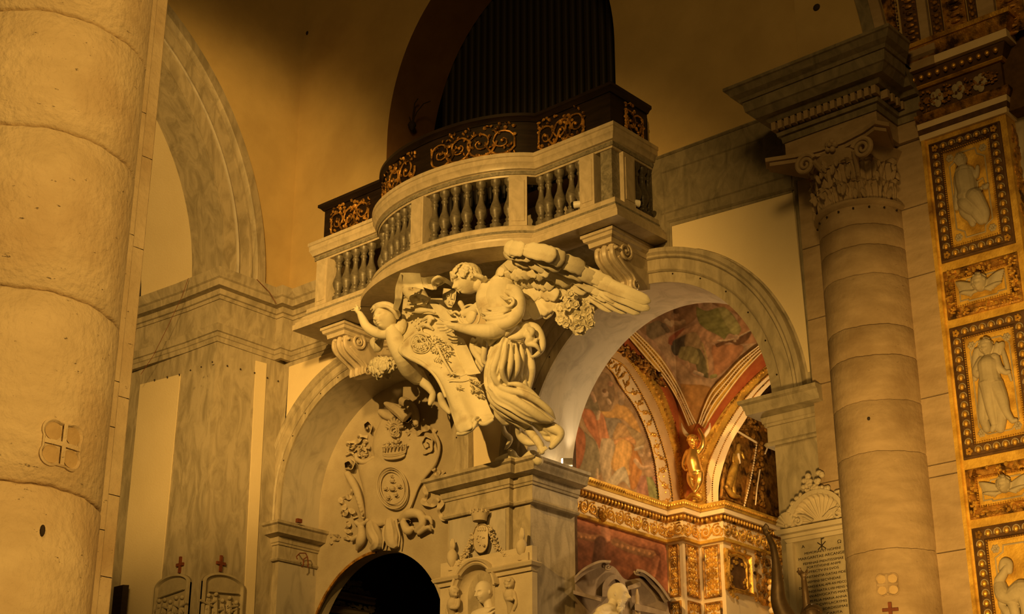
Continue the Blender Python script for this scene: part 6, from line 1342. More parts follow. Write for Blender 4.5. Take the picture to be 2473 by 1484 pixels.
# dark gilded inner wall
iw = thing('gilded_coffer', 'dark gilded coffer with a standing relief figure inside the inner vault', 'relief', onX(1790, 1220, -12.57)); IX = -12.575
PI_ = lambda x, y, h=0: onX(1480+x*.34375, 730+y*.34375, IX+h)
part('ground', solid(PI_, [(800, 760), (770, 1000), (745, 1440)], [(1250, 760), (1250, 1000), (1250, 1520)], 0, .005, 12), M['goldold'], iw)
fp = [(870, 905), (1012, 990), (985, 1100), (955, 1220), (925, 1430), (760, 1370), (775, 1230), (815, 1060), (870, 905)]
mb = MB(); mb.tube([PI_(x, y, .04) for x, y in fp], .03, 6); part('coffer_frame', mb, M['goldold'], iw)
mb = MB()
for (a, b) in (((870, 905), (1012, 990)), ((1012, 990), (925, 1430))):
    for k in range(26): t = k/25; mb.ball(PI_(a[0]+(b[0]-a[0])*t+(8*math.sin(t*PI) if b[1] > 1000 else 0), a[1]+(b[1]-a[1])*t, .075), (.014, .014, .02), 5, 4)
part('bead_row', mb, CWm, iw, kind='stuff')
mb = MB(); FI = (lambda x, y, d=0: PI_(x, y, d), lambda r, p: r*.34375*depth(p)/F)
for pts in ([(885, 1010, .08, 18), (880, 1040, .08, 16)], [(880, 1060, .07, 26), (865, 1130, .07, 26), (840, 1200, .07, 30), (815, 1290, .06, 26)], [(870, 1150, .07, 22), (845, 1250, .08, 20), (850, 1340, .06, 18)], [(905, 1060, .08, 12), (920, 1100, .09, 10)], [(850, 1070, .08, 12), (845, 1120, .09, 10)], [(800, 1300, .06, 20), (840, 1360, .06, 18), (890, 1370, .06, 12)]): stroke(mb, FI, pts)
remesh('relief_figure', mb, M['gold'], iw, .012, 2); mb = MB(); stroke(mb, FI, [(882, 1070, .12, 10), (892, 1130, .12, 8)]); part('pale_arm', mb, CWm, iw)
mb = MB(); stroke(mb, FI, [(1128, 945, .1, 6), (1095, 1005, .1, 6), (1070, 1066, .1, 6)]); part('white_edge', mb, CWm, iw); mb = MB(); stroke(mb, FI, [(1034, 1180, .1, 5), (1015, 1300, .1, 5), (1003, 1425, .1, 5)]); part('white_edge', mb, CWm, iw)
mb = MB(); rn = random.Random(11)
for k in range(160):
    z_ = rn.random(); x, y = (rn.uniform(990, 1060), rn.uniform(960, 1430)) if z_ < .5 else (rn.uniform(1010, 1140), rn.uniform(610, 900)) if z_ < .8 else (rn.uniform(900, 1010), rn.uniform(800, 960))
    mb.ball(PI_(x, y, .03), (.03, rn.uniform(.02, .05), rn.uniform(.02, .05)), 6, 4)
part('foliage', mb, M['goldold'], iw, kind='stuff')
# ---- cornice round the chapel with egg-and-dart and scroll frieze
cp = [(HX, 16.08), (HX, 18.56), (-13.0, 18.56), (-13.0, HY), (-12.58, HY), (-12.58, 23.5)][::-1]
cp = [(a, b) for a, b in cp]
cc = thing('chapel_cornice', 'gilded white cornice with egg mouldings and scroll frieze in the chapel', 'cornice', (HX, 18.56, 7.1))
cpr = cp[::-1]
def swp(o): return MB().sweep([(x, y) for x, y in cpr], o)
part('top_moulding', swp([(-.0, 7.50), (.17, 7.50), (.2, 7.56), (.2, 7.6), (0, 7.62)]), M['goldflat'], cc, ang=25)
part('corona', swp([(0, 7.43), (.15, 7.43), (.15, 7.5), (0, 7.5)]), CWm, cc, ang=25)
part('ovolo_bed', swp([(0, 7.34), (.06, 7.34), (.09, 7.38), (.1, 7.43), (0, 7.43)]), M['goldold'], cc, ang=25)
part('frieze', swp([(0, 7.1), (.05, 7.1), (.05, 7.34), (0, 7.34)]), CWm, cc, ang=25)
part('lower_fillet', swp([(0, 7.05), (.07, 7.05), (.08, 7.09), (0, 7.1)]), M['goldflat'], cc, ang=25)
def offs(o): return offpath(cpr, o)
em = MB().ball((0, 0, 0), (.022, .022, .036), 8, 6).mesh('egg')
op = offs(.105); ne = 0
for a, b in zip(op, op[1:]):
    L = math.dist(a, b); n = max(2, int(L/.072))
    for k in range(n):
        x, y = a[0]+(b[0]-a[0])*(k+.5)/n, a[1]+(b[1]-a[1])*(k+.5)/n; 
        if ne < 120: put('egg', em, M['gold'], cc, (x, y, 7.385)); ne += 1
mb = MB(); op = offs(.2)
for a, b in zip(op, op[1:]):
    n = max(2, int(math.dist(a, b)/.05))
    for k in range(n): mb.ball((a[0]+(b[0]-a[0])*(k+.5)/n, a[1]+(b[1]-a[1])*(k+.5)/n, 7.55), (.016, .016, .022), 5, 4)
part('bead_row', mb, M['gold'], cc, kind='stuff')
op = offs(.06)
for a, b in zip(op, op[1:]):
    L = math.dist(a, b); n = max(1, round(L/.2)); d = arr((b[0]-a[0], b[1]-a[1], 0))/L
    for k in range(n):
        c = arr((a[0], a[1], 7.22))+d*L*(k+.5)/n; s = 1 if k % 2 else -1; fr = Fr(c, d); mb = MB(); st = L/n
        pts, rad = spiral(fr, (0, 0), .085, 1.7, PI if s > 0 else 0, s, 26, .015, [(-s*st*.7, -s*.06)], .0); mb.tube(pts, rad, 6)
        mb.ball(fr.p(0, 0, .005), .02, 7, 5); mb.tube([fr.p(-.085, 0), fr.p(-.06, s*.08), fr.p(.02, s*.1)], .01, 5); mb.tube([fr.p(.085, 0), fr.p(.09, -s*.07), fr.p(.06, -s*.1)], .01, 5)
        for j in range(5): t = j*1.3; mb.ball(fr.p(.09*math.cos(t), .09*math.sin(t), .003), (.016, .016, .012), 5, 4)
        part('scroll', mb, M['gold'], cc)
c = onX(1457, 1250, HX+.1); mb = MB(); f, u, r = head(mb, c, .07, (1, -.3, -.2)); curls(mb, c, .07, f, u, r, 20, 2, .3, .25); part('mask', mb, M['gold'], cc)
# ---- pilaster faces with arabesques
pq = thing('chapel_pilasters', 'white corner pilasters with gold arabesque panels under the cornice', 'pilaster', (-13.0, 18.98, 4))
part('shaft', MB().box((HX-.1, 18.56, 3), (-13.0, 19.3, 7.1)), CWm, pq, smooth=False); part('shaft', MB().box((-12.999, 18.965, 3), (-12.565, 19.3, 7.1)), CWm, pq, smooth=False)
struct('wall_chapel_inner', MB().box((-12.6, 19.3, 3), (-12.57, 24.4, 7.1)), CWm)
def apanel(fr, a0, a1, z0, z1, m=M['chapelwhite'], g=M['gold'], seed=0, rows=None):
    mid = (a0+a1)/2; hw = (a1-a0)/2
    part('panel_border', MB().band(fr, [(a0, z0), (a1, z0), (a1, z1), (a0, z1)], [(0, 0), (0, .02), (.012, .03), (.03, .02), (.03, 0)], closed=True), M['goldold'], pq)
    mb = MB(); n = rows or max(2, round((z1-z0)/(hw*1.0))); st = (z1-z0-.06)/n; r = min(.01, hw*.07)
    mb.tube([fr.p(mid, z0+.05, .006), fr.p(mid, z1-.05, .006)], r, 5)
    for k in range(n):
        zc = z0+.03+st*(k+.5)
        for s in (-1, 1):
            R_ = min(hw*.40, st*.42); c = (mid+s*hw*.46, zc); pts, rad = spiral(fr, c, R_, 1.3, PI/2 if k % 2 else -PI/2, -s if k % 2 else s, 14, r*1.3, [(mid, zc-st*.3*(1 if k % 2 else -1))], .006); mb.tube(pts, rad, 5)
            mb.ball(fr.p(c[0], c[1], .006), r*1.7, 5, 4); mb.ball(fr.p(mid+s*hw*.2, zc+st*.35, .006), (r*2, r*2, r*2.6), 5, 4)
        mb.ball(fr.p(mid, zc, .008), (r*2.4, r*2.4, r*3.4), 6, 4)
    part('arabesque', mb, g, pq)
z1 = float(onY(1622, 1318, 18.56)[2]); z0 = float(onY(1622, 1445, 18.56)[2]); z2 = z0-.06
for fr, a0, a1 in ((Fr((0, 18.56, 0)), -13.25, -13.06), (Fr((-13.0, 0, 0), UY), 18.62, 18.93), (Fr((0, 18.965, 0)), -12.93, -12.63)):
    apanel(fr, a0, a1, z0, z1, rows=9); apanel(fr, a0, a1, z2-.8, z2, rows=6)
fI = Fr((-12.56, 0, 0), UY)
def iq(x, y): p = onX(1380+x*.2184, 1180+y*.2184, -12.55); return (p[1], p[2])
a, b = iq(1685, 660), iq(2000, 1200)
part('panel_border', MB().band(fI, [(a[0], b[1]), (b[0], b[1]), (b[0], a[1]), (a[0], a[1])], [(0, 0), (0, .04), (.03, .06), (.06, .02), (.06, 0)], closed=True), M['gold'], pq)
o_ = [iq(1730, 760), iq(1800, 735), iq(1880, 770), iq(1920, 850), iq(1935, 1120), iq(1880, 1160), iq(1790, 1130), iq(1745, 1060), iq(1725, 900)]
part('dark_painting', MB().prism([fI.p(x, z, .0) for x, z in o_], fI.n*.02), M['umber'], pq, smooth=False)
mb = MB(); mb.tube([fI.p(x, z, .03) for x, z in o_+[o_[0]]], .025, 6); rn = random.Random(8)
for k in range(60): t = rn.choice(o_); mb.ball(fI.p(t[0]+rn.uniform(-.09, .09), t[1]+rn.uniform(-.14, .14), .03), (.02, .035, .03), 6, 4)
part('painting_frame', mb, M['gold'], pq)
mb = MB()
for k in range(120): x, y = rn.uniform(2020, 2330), rn.uniform(660, 1300); p = iq(x, y); mb.ball(fI.p(p[0], p[1], .03), (.02, rn.uniform(.02, .07), rn.uniform(.02, .06)), 6, 4)
part('gilded_foliage', mb, M['goldold'], pq, kind='stuff')
# ribbed gold column
t = thing('ribbed_column', 'small ribbed gold and white column in the inner chapel', 'column', fI.p(*iq(2160, 1500), .1)); c0 = fI.p(*iq(2150, 1080), .12)
for k in range(13): part('ring', MB().lathe([(.0, 0), (.055, 0), (.075, .03), (.075, .05), (.055, .08), (0, .08)], c0-arr((0, 0, .085*k)), 14), CWm if k % 2 else M['gold'], t)
# red painted drapery on the lower wall
painting('painted_drapery', 'dark red painted drapery with festoon bands on the lower chapel wall', PLX, [(1350, 1226), (1350, 1490), (1618, 1490), (1608, 1306)], [(.20, .06, .03), (.34, .10, .045)],
 [([(1385, 1262), (1440, 1275), (1458, 1282)], 12, (.44, .13, .06)), ([(1478, 1290), (1520, 1302), (1595, 1318)], 14, (.50, .16, .07)), ([(1460, 1275), (1464, 1300)], 12, (.56, .22, .12)), ([(1592, 1318), (1604, 1345), (1606, 1420)], 10, (.50, .15, .07)),
  ([(1392, 1292), (1425, 1300), (1450, 1300)], 9, (.30, .12, .05)), ([(1484, 1310), (1530, 1330), (1575, 1340)], 10, (.32, .14, .06))]+[([(1490+k*13, 1316+k*3.6)], 4, (.55, .24, .10)) for k in range(8)]+[([(1392+k*11, 1296+k*1)], 3.5, (.48, .2, .08)) for k in range(5)]+[([(1450, 1310), (1440, 1380), (1420, 1450)], 16, (.14, .05, .03)), ([(1585, 1350), (1570, 1400), (1540, 1430)], 9, (.40, .13, .06))])
# ---- golden putto
QP = frameK(1480, 730, .34375, 18.9)
gp = thing('golden_putto', 'gilded putto with raised arm standing between the white horns of the corner', 'statue', QP[0](575, 1390, .2))
mb = MB(); Q = lambda p: stroke(mb, QP, p)
Q([(563, 1000, .26, 22), (567, 1060, .25, 26)]); Q([(560, 1050, .25, 26), (530, 1058, .245, 24)]); Q([(575, 1050, .25, 26), (606, 1050, .245, 25)])
Q([(570, 1050, .25, 42), (565, 1110, .28, 50), (575, 1165, .27, 50), (585, 1200, .26, 52)]); Q([(548, 1210, .26, 30), (548, 1260, .28, 27), (570, 1310, .28, 18), (578, 1330, .28, 14)]); Q([(610, 1205, .26, 32), (605, 1265, .28, 28), (585, 1320, .28, 18), (575, 1335, .3, 13)])
Q([(605, 1050, .24, 26), (630, 1010, .24, 22), (632, 950, .24, 18), (615, 915, .22, 15), (605, 895, .22, 13)]); Q([(530, 1055, .24, 24), (508, 1100, .22, 20), (500, 1150, .2, 17), (515, 1180, .22, 13)])
hp = QP[0](562, 980, .27); hs = QP[1](42, hp); f, u, r = head(mb, hp, hs, VIEW*.8+DN*.35+_rt*.1, (0, 0, 1), child=True); remesh('body', mb, M['goldbr'], gp, .0085, 2)
mb = MB(); curls(mb, hp, hs, f, u, r, 45, 4, .25, .26, -.05, .88); remesh('hair', mb, M['gold'], gp, .0085, 1)
mb = MB(); Q([(530, 1380, .2, 16), (560, 1355, .24, 18), (600, 1360, .24, 18), (620, 1385, .2, 16), (600, 1400, .2, 12)]); Q([(560, 1440, .15, 12), (575, 1400, .2, 20)]); part('scroll_base', mb, M['gold'], gp)
for a in ([(482, 852, .12, 3), (492, 890, .18, 10), (512, 925, .2, 15), (540, 950, .2, 12)], [(683, 852, .12, 3), (678, 885, .18, 10), (662, 915, .2, 14), (640, 950, .2, 12)]): mb = MB(); stroke(mb, QP, a); part('horn', mb, M['chapelwhite'], gp, label='pale pointed horn')
# ---- tomb pediment and bearded bust
TX = -12.95
TP = (lambda x, y, d=0: onX(1380+x*.2184, 1180+y*.2184, TX+d), lambda r, p: r*.2184*depth(p)/F)
tb = thing('broken_pediment', 'pinkish stone tomb top with broken curved pediment on the chapel wall', 'monument', TP[0](500, 1500, 0))
PS = M['pinkstone']
def bandP(nm, a, b, h): part(nm, solid(lambda x, y, q=0: TP[0](x, y, q), a, b, -.35, h, 24), PS, tb, ang=40)
bandP('left_segment', [(30, 990), (120, 905), (230, 840), (330, 808), (430, 812)], [(40, 1050), (130, 970), (240, 905), (330, 880), (400, 890)], .12); bandP('left_segment_lip', [(30, 980), (120, 893), (230, 828), (330, 796), (440, 800)], [(34, 1005), (124, 920), (234, 855), (330, 822), (432, 826)], .2)
bandP('right_segment', [(720, 905), (800, 925), (900, 1000), (1000, 1110), (1090, 1240)], [(740, 970), (800, 985), (870, 1060), (960, 1160), (1030, 1270)], .12); bandP('right_segment_lip', [(720, 893), (805, 910), (910, 985), (1010, 1095), (1105, 1235)], [(722, 918), (800, 938), (895, 1010), (995, 1120), (1085, 1250)], .2)
for x, y, s in ((400, 872, 1), (735, 925, -1)):
    mb = MB(); stroke(mb, TP, [(x+s*(38-5*k*.55)*math.cos(k*.7), y+(38-5*k*.55)*math.sin(k*.7), .16, 12) for k in range(12)], k=6); part('volute', mb, PS, tb)
bandP('left_cornice', [(20, 1130), (150, 1165), (330, 1215)], [(20, 1170), (150, 1205), (330, 1255)], .12); bandP('right_cornice', [(700, 1275), (850, 1310), (1090, 1380)], [(700, 1350), (850, 1375), (1090, 1420)], .15); bandP('right_step', [(620, 1085), (690, 1060), (760, 1030)], [(620, 1130), (690, 1110), (770, 1085)], .08)
bandP('centre_arch', [(340, 1200), (350, 1060), (420, 975), (500, 960), (590, 1040), (610, 1240)], [(400, 1200), (405, 1090), (450, 1025), (500, 1010), (550, 1070), (560, 1240)], .06)
part('back_slab', solid(lambda x, y, q=0: TP[0](x, y, q), [(40, 1040), (230, 900), (450, 860), (600, 1010), (800, 1010), (1060, 1260)], [(40, 1480), (230, 1480), (450, 1480), (600, 1480), (800, 1480), (1100, 1480)], -.3, -.02, 30), PS, tb)
mb = MB(); c = TP[0](735, 1400, .1); s_ = TP[1](1, c); mb.lathe([(0, 0), (34*s_, 0), (30*s_, 60*s_), (36*s_, 100*s_), (22*s_, 130*s_), (26*s_, 200*s_), (10*s_, 280*s_), (0, 290*s_)], c, 14); part('finial', mb, PS, tb)
bb = thing('bearded_bust', 'marble bust of an old bearded man facing right in the chapel', 'bust', TP[0](480, 1520, .3))
mb = MB(); hp = TP[0](515, 1175, .42); hs = TP[1](122, hp); f, u, r = head(mb, hp, hs, _rt*.86+VIEW*.42+DN*.05, (0, 0, 1), old=True)
Q = lambda p: stroke(mb, TP, p)
Q([(470, 1240, .38, 50), (440, 1330, .36, 60)]); Q([(320, 1370, .34, 60), (420, 1350, .36, 80), (480, 1420, .36, 70)]); Q([(300, 1450, .34, 90), (450, 1450, .36, 110)])
remesh('head', mb, SW, bb, .006, 2)
mb = MB(); rn = random.Random(14)
for k in range(22): t = rn.random(); x = 548+rn.uniform(-62, 44)*(1-t*.6)+t*6; y = 1232+t*110; Q([(x, y, .45+.07*rn.random(), 20), (x+rn.uniform(-12, 14), y+28, .48+.06*rn.random(), 18), (x+rn.uniform(-14, 14), y+56, .45+.06*rn.random(), 10)])
Q([(620, 1222, .48, 9), (600, 1248, .5, 12), (575, 1285, .5, 12)])
remesh('beard', mb, SW, bb, .008, 1)
# ---- uplight on the pier capital
lp = onX(1372, 1122, -12.93+.12); t = thing('capital_floodlight', 'bright cylindrical floodlight on the right edge of the middle capital', 'lamp', lp)
d = arr(onX(1384, 1090, -12.9)-lp); d = arr((.05, .35, .45)); d /= np.linalg.norm(d)
part('housing', MB().tube([lp-_rt*.07+arr((0, 0, .03)), lp+_rt*.06+arr((0, 0, .03))], .055, 14), M['metalw'], t); part('lamp_face', MB().tube([lp-_rt*.072+arr((0, 0, .03)), lp-_rt*.09+arr((0, 0, .03))], [.05, .045], 14), M['glow'], t)
part('bracket', MB().tube([lp-arr((0, 0, .1)), lp], .012, 6), M['ink'], t)
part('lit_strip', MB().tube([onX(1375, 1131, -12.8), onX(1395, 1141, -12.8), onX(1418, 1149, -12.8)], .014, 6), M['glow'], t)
lamp('capital_uplight', 'SPOT', onX(1380, 1112, -12.93)+arr((.0, .02, .0)), (-12.7, 16.0, 9.4), 14, color=(1.0, .74, .4), size=.03, spot=62, blend=.9)
# ================================================================ GILDED PIER with relief panels
gx0, gx1, GY = -6.96, -5.95, 14.95
def gz(y): return float(onY(2230+(y-345)*.135, y, GY)[2])
gpier = thing('gilded_pier', 'gilded pier face framing the relief panels on the far right', 'pilaster', ((gx0+gx1)/2, GY, 3.5))
ztop = gz(338)
part('ground', MB().box((gx0, GY, 3), (gx1, W0+.2, ztop)), M['goldflat'], gpier, smooth=False)
part('edge_strip', MB().fbox(Fr((0, GY, 0)), gx0, gx0+.06, 3, ztop, 0, .03, .01), M['goldflat'], gpier, smooth=False)
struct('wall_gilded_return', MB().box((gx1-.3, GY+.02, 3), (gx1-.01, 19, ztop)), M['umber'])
eggm = MB().ball((0, 0, 0), (.029, .026, .035), 8, 6).mesh('egg')
def relief_panel(z0, z1, kind, lab):
    fr = Fr((0, GY, 0)); x0, x1 = gx0+.09, gx1-.07
    t = thing('gilded_relief', lab, 'relief', fr.p((x0+x1)/2, z0), 'gilded relief panels on the right pier')
    big = kind != 'cherub'; bw = .15 if big else .115
    part('recess', MB().band(fr, [(x0, z0), (x1, z0), (x1, z1), (x0, z1)], [(0, .0), (0, .02), (.02, .03), (.03, .01), (bw-.03, .01), (bw-.015, .03), (bw, .0)], closed=True), M['umber'] if big else M['goldold'], t, ang=25)
    xs0, xs1, zs0, zs1 = x0+bw*.5, x1-bw*.5, z0+bw*.5, z1-bw*.5
    if big:
        pts = []
        nv = max(2, int((zs1-zs0)/.098)); nh = max(2, int((xs1-xs0)/.098))
        for k in range(1, nv): z = zs0+(zs1-zs0)*k/nv; pts += [(xs0, z, 0), (xs1, z, 0)]
        for k in range(1, nh): x = xs0+(xs1-xs0)*k/nh; pts += [(x, zs0, 1), (x, zs1, 1)]
        mb = MB()
        for a, b, h in pts:
            put('egg', eggm, M['gold'], t, fr.p(a, b, .03)); mb.tube([fr.p(a+.038*math.cos(q), b+.043*math.sin(q), .022) for q in np.linspace(-.3, PI+.3, 9)], .006, 4)
        part('egg_surround', mb, M['relief'], t, kind='stuff')
        for a in (xs0, xs1):
            for b in (zs0, zs1):
                mb = MB()
                for k in range(5): mb.ball(fr.p(a+.025*math.cos(k*1.26), b+.025*math.sin(k*1.26), .03), (.016, .016, .022), 6, 4)
                part('corner_leaf', mb, M['gold'], t)
    else:
        mb = MB(); rn = random.Random(int(z0*100))
        for k in range(150):
            s = rn.random(); a, b = ((xs0, zs0+(zs1-zs0)*s) if k % 4 == 0 else (xs1, zs0+(zs1-zs0)*s) if k % 4 == 1 else (xs0+(xs1-xs0)*s, zs0) if k % 4 == 2 else (xs0+(xs1-xs0)*s, zs1)); mb.ball(fr.p(a+rn.uniform(-.04, .04), b+rn.uniform(-.04, .04), .025), (rn.uniform(.01, .026), .02, rn.uniform(.01, .026)), 6, 4)
        part('leaf_moulding', mb, M['gold'], t, kind='stuff')
    mb = MB(); q = .022; xa, xb, za_, zb = x0+bw, x1-bw, z0+bw, z1-bw
    for k in range(int((xb-xa)/.026)): x = xa+.026*k; mb.ball(fr.p(x, za_, .03), .009, 5, 4).ball(fr.p(x, zb, .03), .009, 5, 4)
    for k in range(int((zb-za_)/.026)): z = za_+.026*k; mb.ball(fr.p(xa, z, .03), .009, 5, 4).ball(fr.p(xb, z, .03), .009, 5, 4)
    part('bead_row', mb, M['gold'], t, kind='stuff')
    gp_ = .03 if big else .02; xa += gp_; xb -= gp_; za_ += gp_; zb -= gp_; W_, H_ = xb-xa, zb-za_
    part('gold_field', MB().fbox(fr, xa-.01, xb+.01, za_-.01, zb+.01, 0, .008), M['goldflat'], t, smooth=False)
    pf = [(0, 0), (0, .018), (.006, .024), (.014, .018), (.016, 0)]
    def U(u, v): return (xa+W_*u, za_+H_*v)
    if kind == 'cherub': o_ = [U(.04, .12), U(.2, .12), U(.22, .04), U(.78, .04), U(.8, .12), U(.96, .12), U(.96, .88), U(.8, .88), U(.78, .96), U(.22, .96), U(.2, .88), U(.04, .88)]
    elif kind == 'angel': o_ = [U(.22, .03), U(.78, .03), U(.96, .12), U(.96, .88), U(.78, .97), U(.22, .97), U(.04, .88), U(.04, .12)]
    else: o_ = [U(.26, .03), U(.74, .03), U(.76, .10), U(.94, .15), U(.94, .85), U(.76, .9), U(.74, .97), U(.26, .97), U(.24, .9), U(.06, .85), U(.06, .15), U(.24, .10)]
    part('inner_frame', MB().band(fr, o_, pf, closed=True), M['relief'], t)
    PRl = (lambda u, v, d=0: fr.p(xa+u*.01*W_, za_+(100-v)*.01*H_, d), lambda r, p: r*.0150*W_)
    S = lambda pts: stroke(mb, PRl, pts)
    if kind != 'cherub':
        for u, v in ((.1, .06), (.9, .06), (.1, .94), (.9, .94)):
            mb = MB()
            for k in range(6): a, b = U(u, v); mb.ball(fr.p(a+.028*math.cos(k*1.05), b+.028*math.sin(k*1.05), .012), (.02, .012, .02), 6, 4)
            mb.ball(fr.p(*U(u, v), .02), .014, 6, 4); part('rosette', mb, M['relief'], t)
    mb = MB()
    if kind == 'scales':
        hp = PRl[0](40, 15, .07); hs = .075; f, u, r = head(mb, hp, hs, (-.55, -.8, -.1)); curls(mb, hp, hs, f, u, r, 24, 2, .3, .2)
        S([(43, 20, .06, 5), (44, 26, .06, 6)]); S([(44, 30, .05, 15), (46, 40, .06, 16), (47, 50, .06, 15), (46, 56, .06, 16)]); S([(33, 28, .05, 8), (27, 38, .06, 7), (24, 46, .06, 5), (20, 56, .06, 5), (16, 64, .05, 4)]); S([(57, 28, .05, 7), (66, 36, .05, 6), (73, 33, .05, 4), (76, 27, .05, 3)])
        S([(36, 60, .07, 10), (44, 66, .1, 11), (52, 72, .1, 9), (58, 76, .06, 6)]); S([(50, 58, .07, 10), (66, 60, .11, 12), (74, 68, .09, 10), (80, 78, .06, 8), (78, 86, .05, 5)]); S([(36, 62, .06, 9), (36, 72, .07, 8), (46, 80, .06, 6), (50, 86, .06, 5)]); S([(60, 62, .08, 8), (62, 74, .07, 10), (70, 84, .05, 8)]); S([(44, 60, .1, 3), (54, 66, .12, 3), (66, 60, .13, 3)]); S([(40, 64, .1, 3), (52, 74, .11, 3), (64, 72, .11, 3)])
        S([(72, 42, .04, 1), (84, 40, .04, 1)]); S([(72, 42, .04, .7), (70, 50, .04, .7)]); S([(84, 40, .04, .7), (88, 48, .04, .7)]); S([(65, 51, .04, 3), (71, 53, .045, 4), (76, 51, .04, 3)]); S([(83, 49, .04, 3), (88, 51, .045, 4), (93, 49, .04, 3)])
    elif kind == 'angel':
        hp = PRl[0](48, 13, .08); hs = .085; f, u, r = head(mb, hp, hs, (-.1, -.9, -.35), child=True); curls(mb, hp, hs, f, u, r, 34, 2, .3, .22, -.05)
        S([(48, 22, .06, 6), (48, 30, .07, 15), (47, 40, .07, 15), (48, 50, .06, 16)]); S([(34, 26, .06, 8), (22, 36, .08, 8), (32, 38, .1, 6), (46, 30, .11, 4)]); S([(62, 26, .06, 8), (70, 36, .07, 6), (82, 42, .06, 4), (90, 42, .06, 3)])
        for p in ([(44, 50, .08, 14), (42, 64, .09, 9), (44, 78, .09, 7), (46, 90, .08, 5)], [(58, 52, .07, 12), (68, 66, .07, 9), (74, 80, .07, 6), (84, 90, .06, 4)], [(36, 46, .06, 10), (28, 64, .06, 9), (22, 80, .05, 8), (26, 92, .05, 6)], [(54, 50, .06, 12), (56, 70, .05, 9), (60, 84, .05, 8), (54, 94, .04, 7)], [(42, 42, .1, 3), (34, 60, .09, 3), (30, 84, .08, 3)], [(52, 42, .1, 3), (50, 60, .1, 3), (58, 84, .08, 3)], [(60, 44, .09, 3), (66, 60, .09, 3), (70, 80, .07, 3)], [(46, 92, .08, 5), (40, 95, .08, 4)], [(84, 90, .06, 4), (92, 90, .06, 3)]): S(p)
        S([(36, 22, .03, 7), (28, 14, .03, 8), (18, 24, .03, 7), (10, 40, .02, 4)]); S([(64, 20, .03, 6), (76, 12, .03, 7), (74, 20, .03, 5)]); S([(78, 12, .03, 2), (84, 30, .04, 4), (90, 50, .03, 2)]); S([(20, 28, .04, 3), (16, 34, .04, 3), (22, 40, .05, 3)])
    elif kind == 'cherub':
        PRl = (lambda u, v, d=0: fr.p(xa+u*.01*W_, za_+(100-v)*.01*H_, d), lambda r, p: r*.0115*H_)
        hp = PRl[0](50, 42, .08); hs = H_*.33; f, u, r = head(mb, hp, hs, (-.1, -.9, -.3), child=True); curls(mb, hp, hs, f, u, r, 34, 2, .3, .22, 0)
        for s in (-1, 1):
            for k in range(6): stroke(mb, PRl, [(50+s*10, 64-k*4, .05, 6), (50+s*(24+2*k), 60-k*7, .07, 7), (50+s*(39+1.5*k), 56-k*8.5, .05, 4)])
            for k in range(5): stroke(mb, PRl, [(50+s*8, 70, .07, 5), (50+s*(14+4*k), 74-k*2, .09, 6), (50+s*(20+5*k), 82-k*5, .07, 4)])
    else:
        S([(14, 44, .05, 9), (20, 54, .07, 11), (30, 58, .07, 10), (44, 56, .06, 13), (60, 52, .06, 14)]); S([(18, 52, .06, 6), (14, 64, .06, 5), (24, 74, .06, 6), (20, 86, .05, 5)]); S([(22, 28, .05, 5), (30, 22, .06, 6), (40, 24, .06, 5), (38, 32, .05, 4)]); S([(14, 40, .06, 7), (26, 34, .07, 6), (34, 28, .07, 4)]); S([(60, 52, .06, 12), (66, 70, .06, 9), (60, 86, .05, 7)]); S([(36, 60, .06, 8), (40, 76, .06, 7), (30, 90, .05, 8)])
    remesh('figure', mb, M['relief'], t, .0052, 3)
relief_panel(gz(640), gz(356), 'scales', 'gilded panel with a seated relief figure holding scales, topmost')
relief_panel(gz(776), gz(662), 'cherub', 'wide gilded panel with a winged cherub head, upper of two')
relief_panel(gz(1112), gz(797), 'angel', 'tall gilded panel with a standing winged relief figure holding a palm')
relief_panel(gz(1256), gz(1137), 'cherub', 'wide gilded panel with a winged cherub head, lower of two')
relief_panel(gz(1600), gz(1278), 'animal', 'lowest gilded panel with a twisting animal relief, cut by the frame')
fR = Fr((gx1-.01, 0, 0), UY)
mb = MB(); rn = random.Random(2)
for k in range(260): mb.ball(fR.p(rn.uniform(15.05, 15.6), rn.uniform(8, ztop-.05), .01), (.02, rn.uniform(.02, .06), rn.uniform(.02, .06)), 6, 4)
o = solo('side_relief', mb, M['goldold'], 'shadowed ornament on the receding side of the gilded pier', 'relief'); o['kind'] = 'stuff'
# ---- gilded entablature
ge = thing('gilded_entablature', 'tall cream and gold entablature above the gilded pier, top right', 'cornice', (gx0, GY, ztop))
def zg(y): return float(onY(2431, y, GY-.05)[2])
gpth = [(gx0, GY), (gx1, GY), (gx1, 18.5)]
def gsw(nm, z0, z1, o0, o1, m): part(nm, MB().sweep(gpth, [(-.3, z0), (o0, z0), (o0+(o1-o0)*.4, z0+(z1-z0)*.3), (o1, z1-.01), (o1, z1), (-.3, z1)]), m, ge, ang=25)
gsw('lower_fascia', zg(268), zg(255), .03, .04, CWm); gsw('dark_fillet', zg(255), zg(243), .05, .06, M['umber']); gsw('upper_fascia', zg(243), zg(229), .06, .07, CWm)
gsw('leaf_moulding', zg(229), zg(212), .08, .12, M['goldold']); gsw('frieze', zg(212), zg(142), .04, .04, M['umber']); gsw('fillet', zg(142), zg(135), .07, .09, M['gold']); gsw('ovolo', zg(135), zg(110), .09, .16, M['umber'])
gsw('corona', zg(108), zg(88), .22, .22, CWm); gsw('crown_moulding', zg(88), zg(60), .23, .29, M['goldold']); gsw('top_fillet', zg(60), zg(50), .31, .32, M['gold'])
ft = Fr((0, GY-.05, 0)); mb = MB(); rn = random.Random(5)
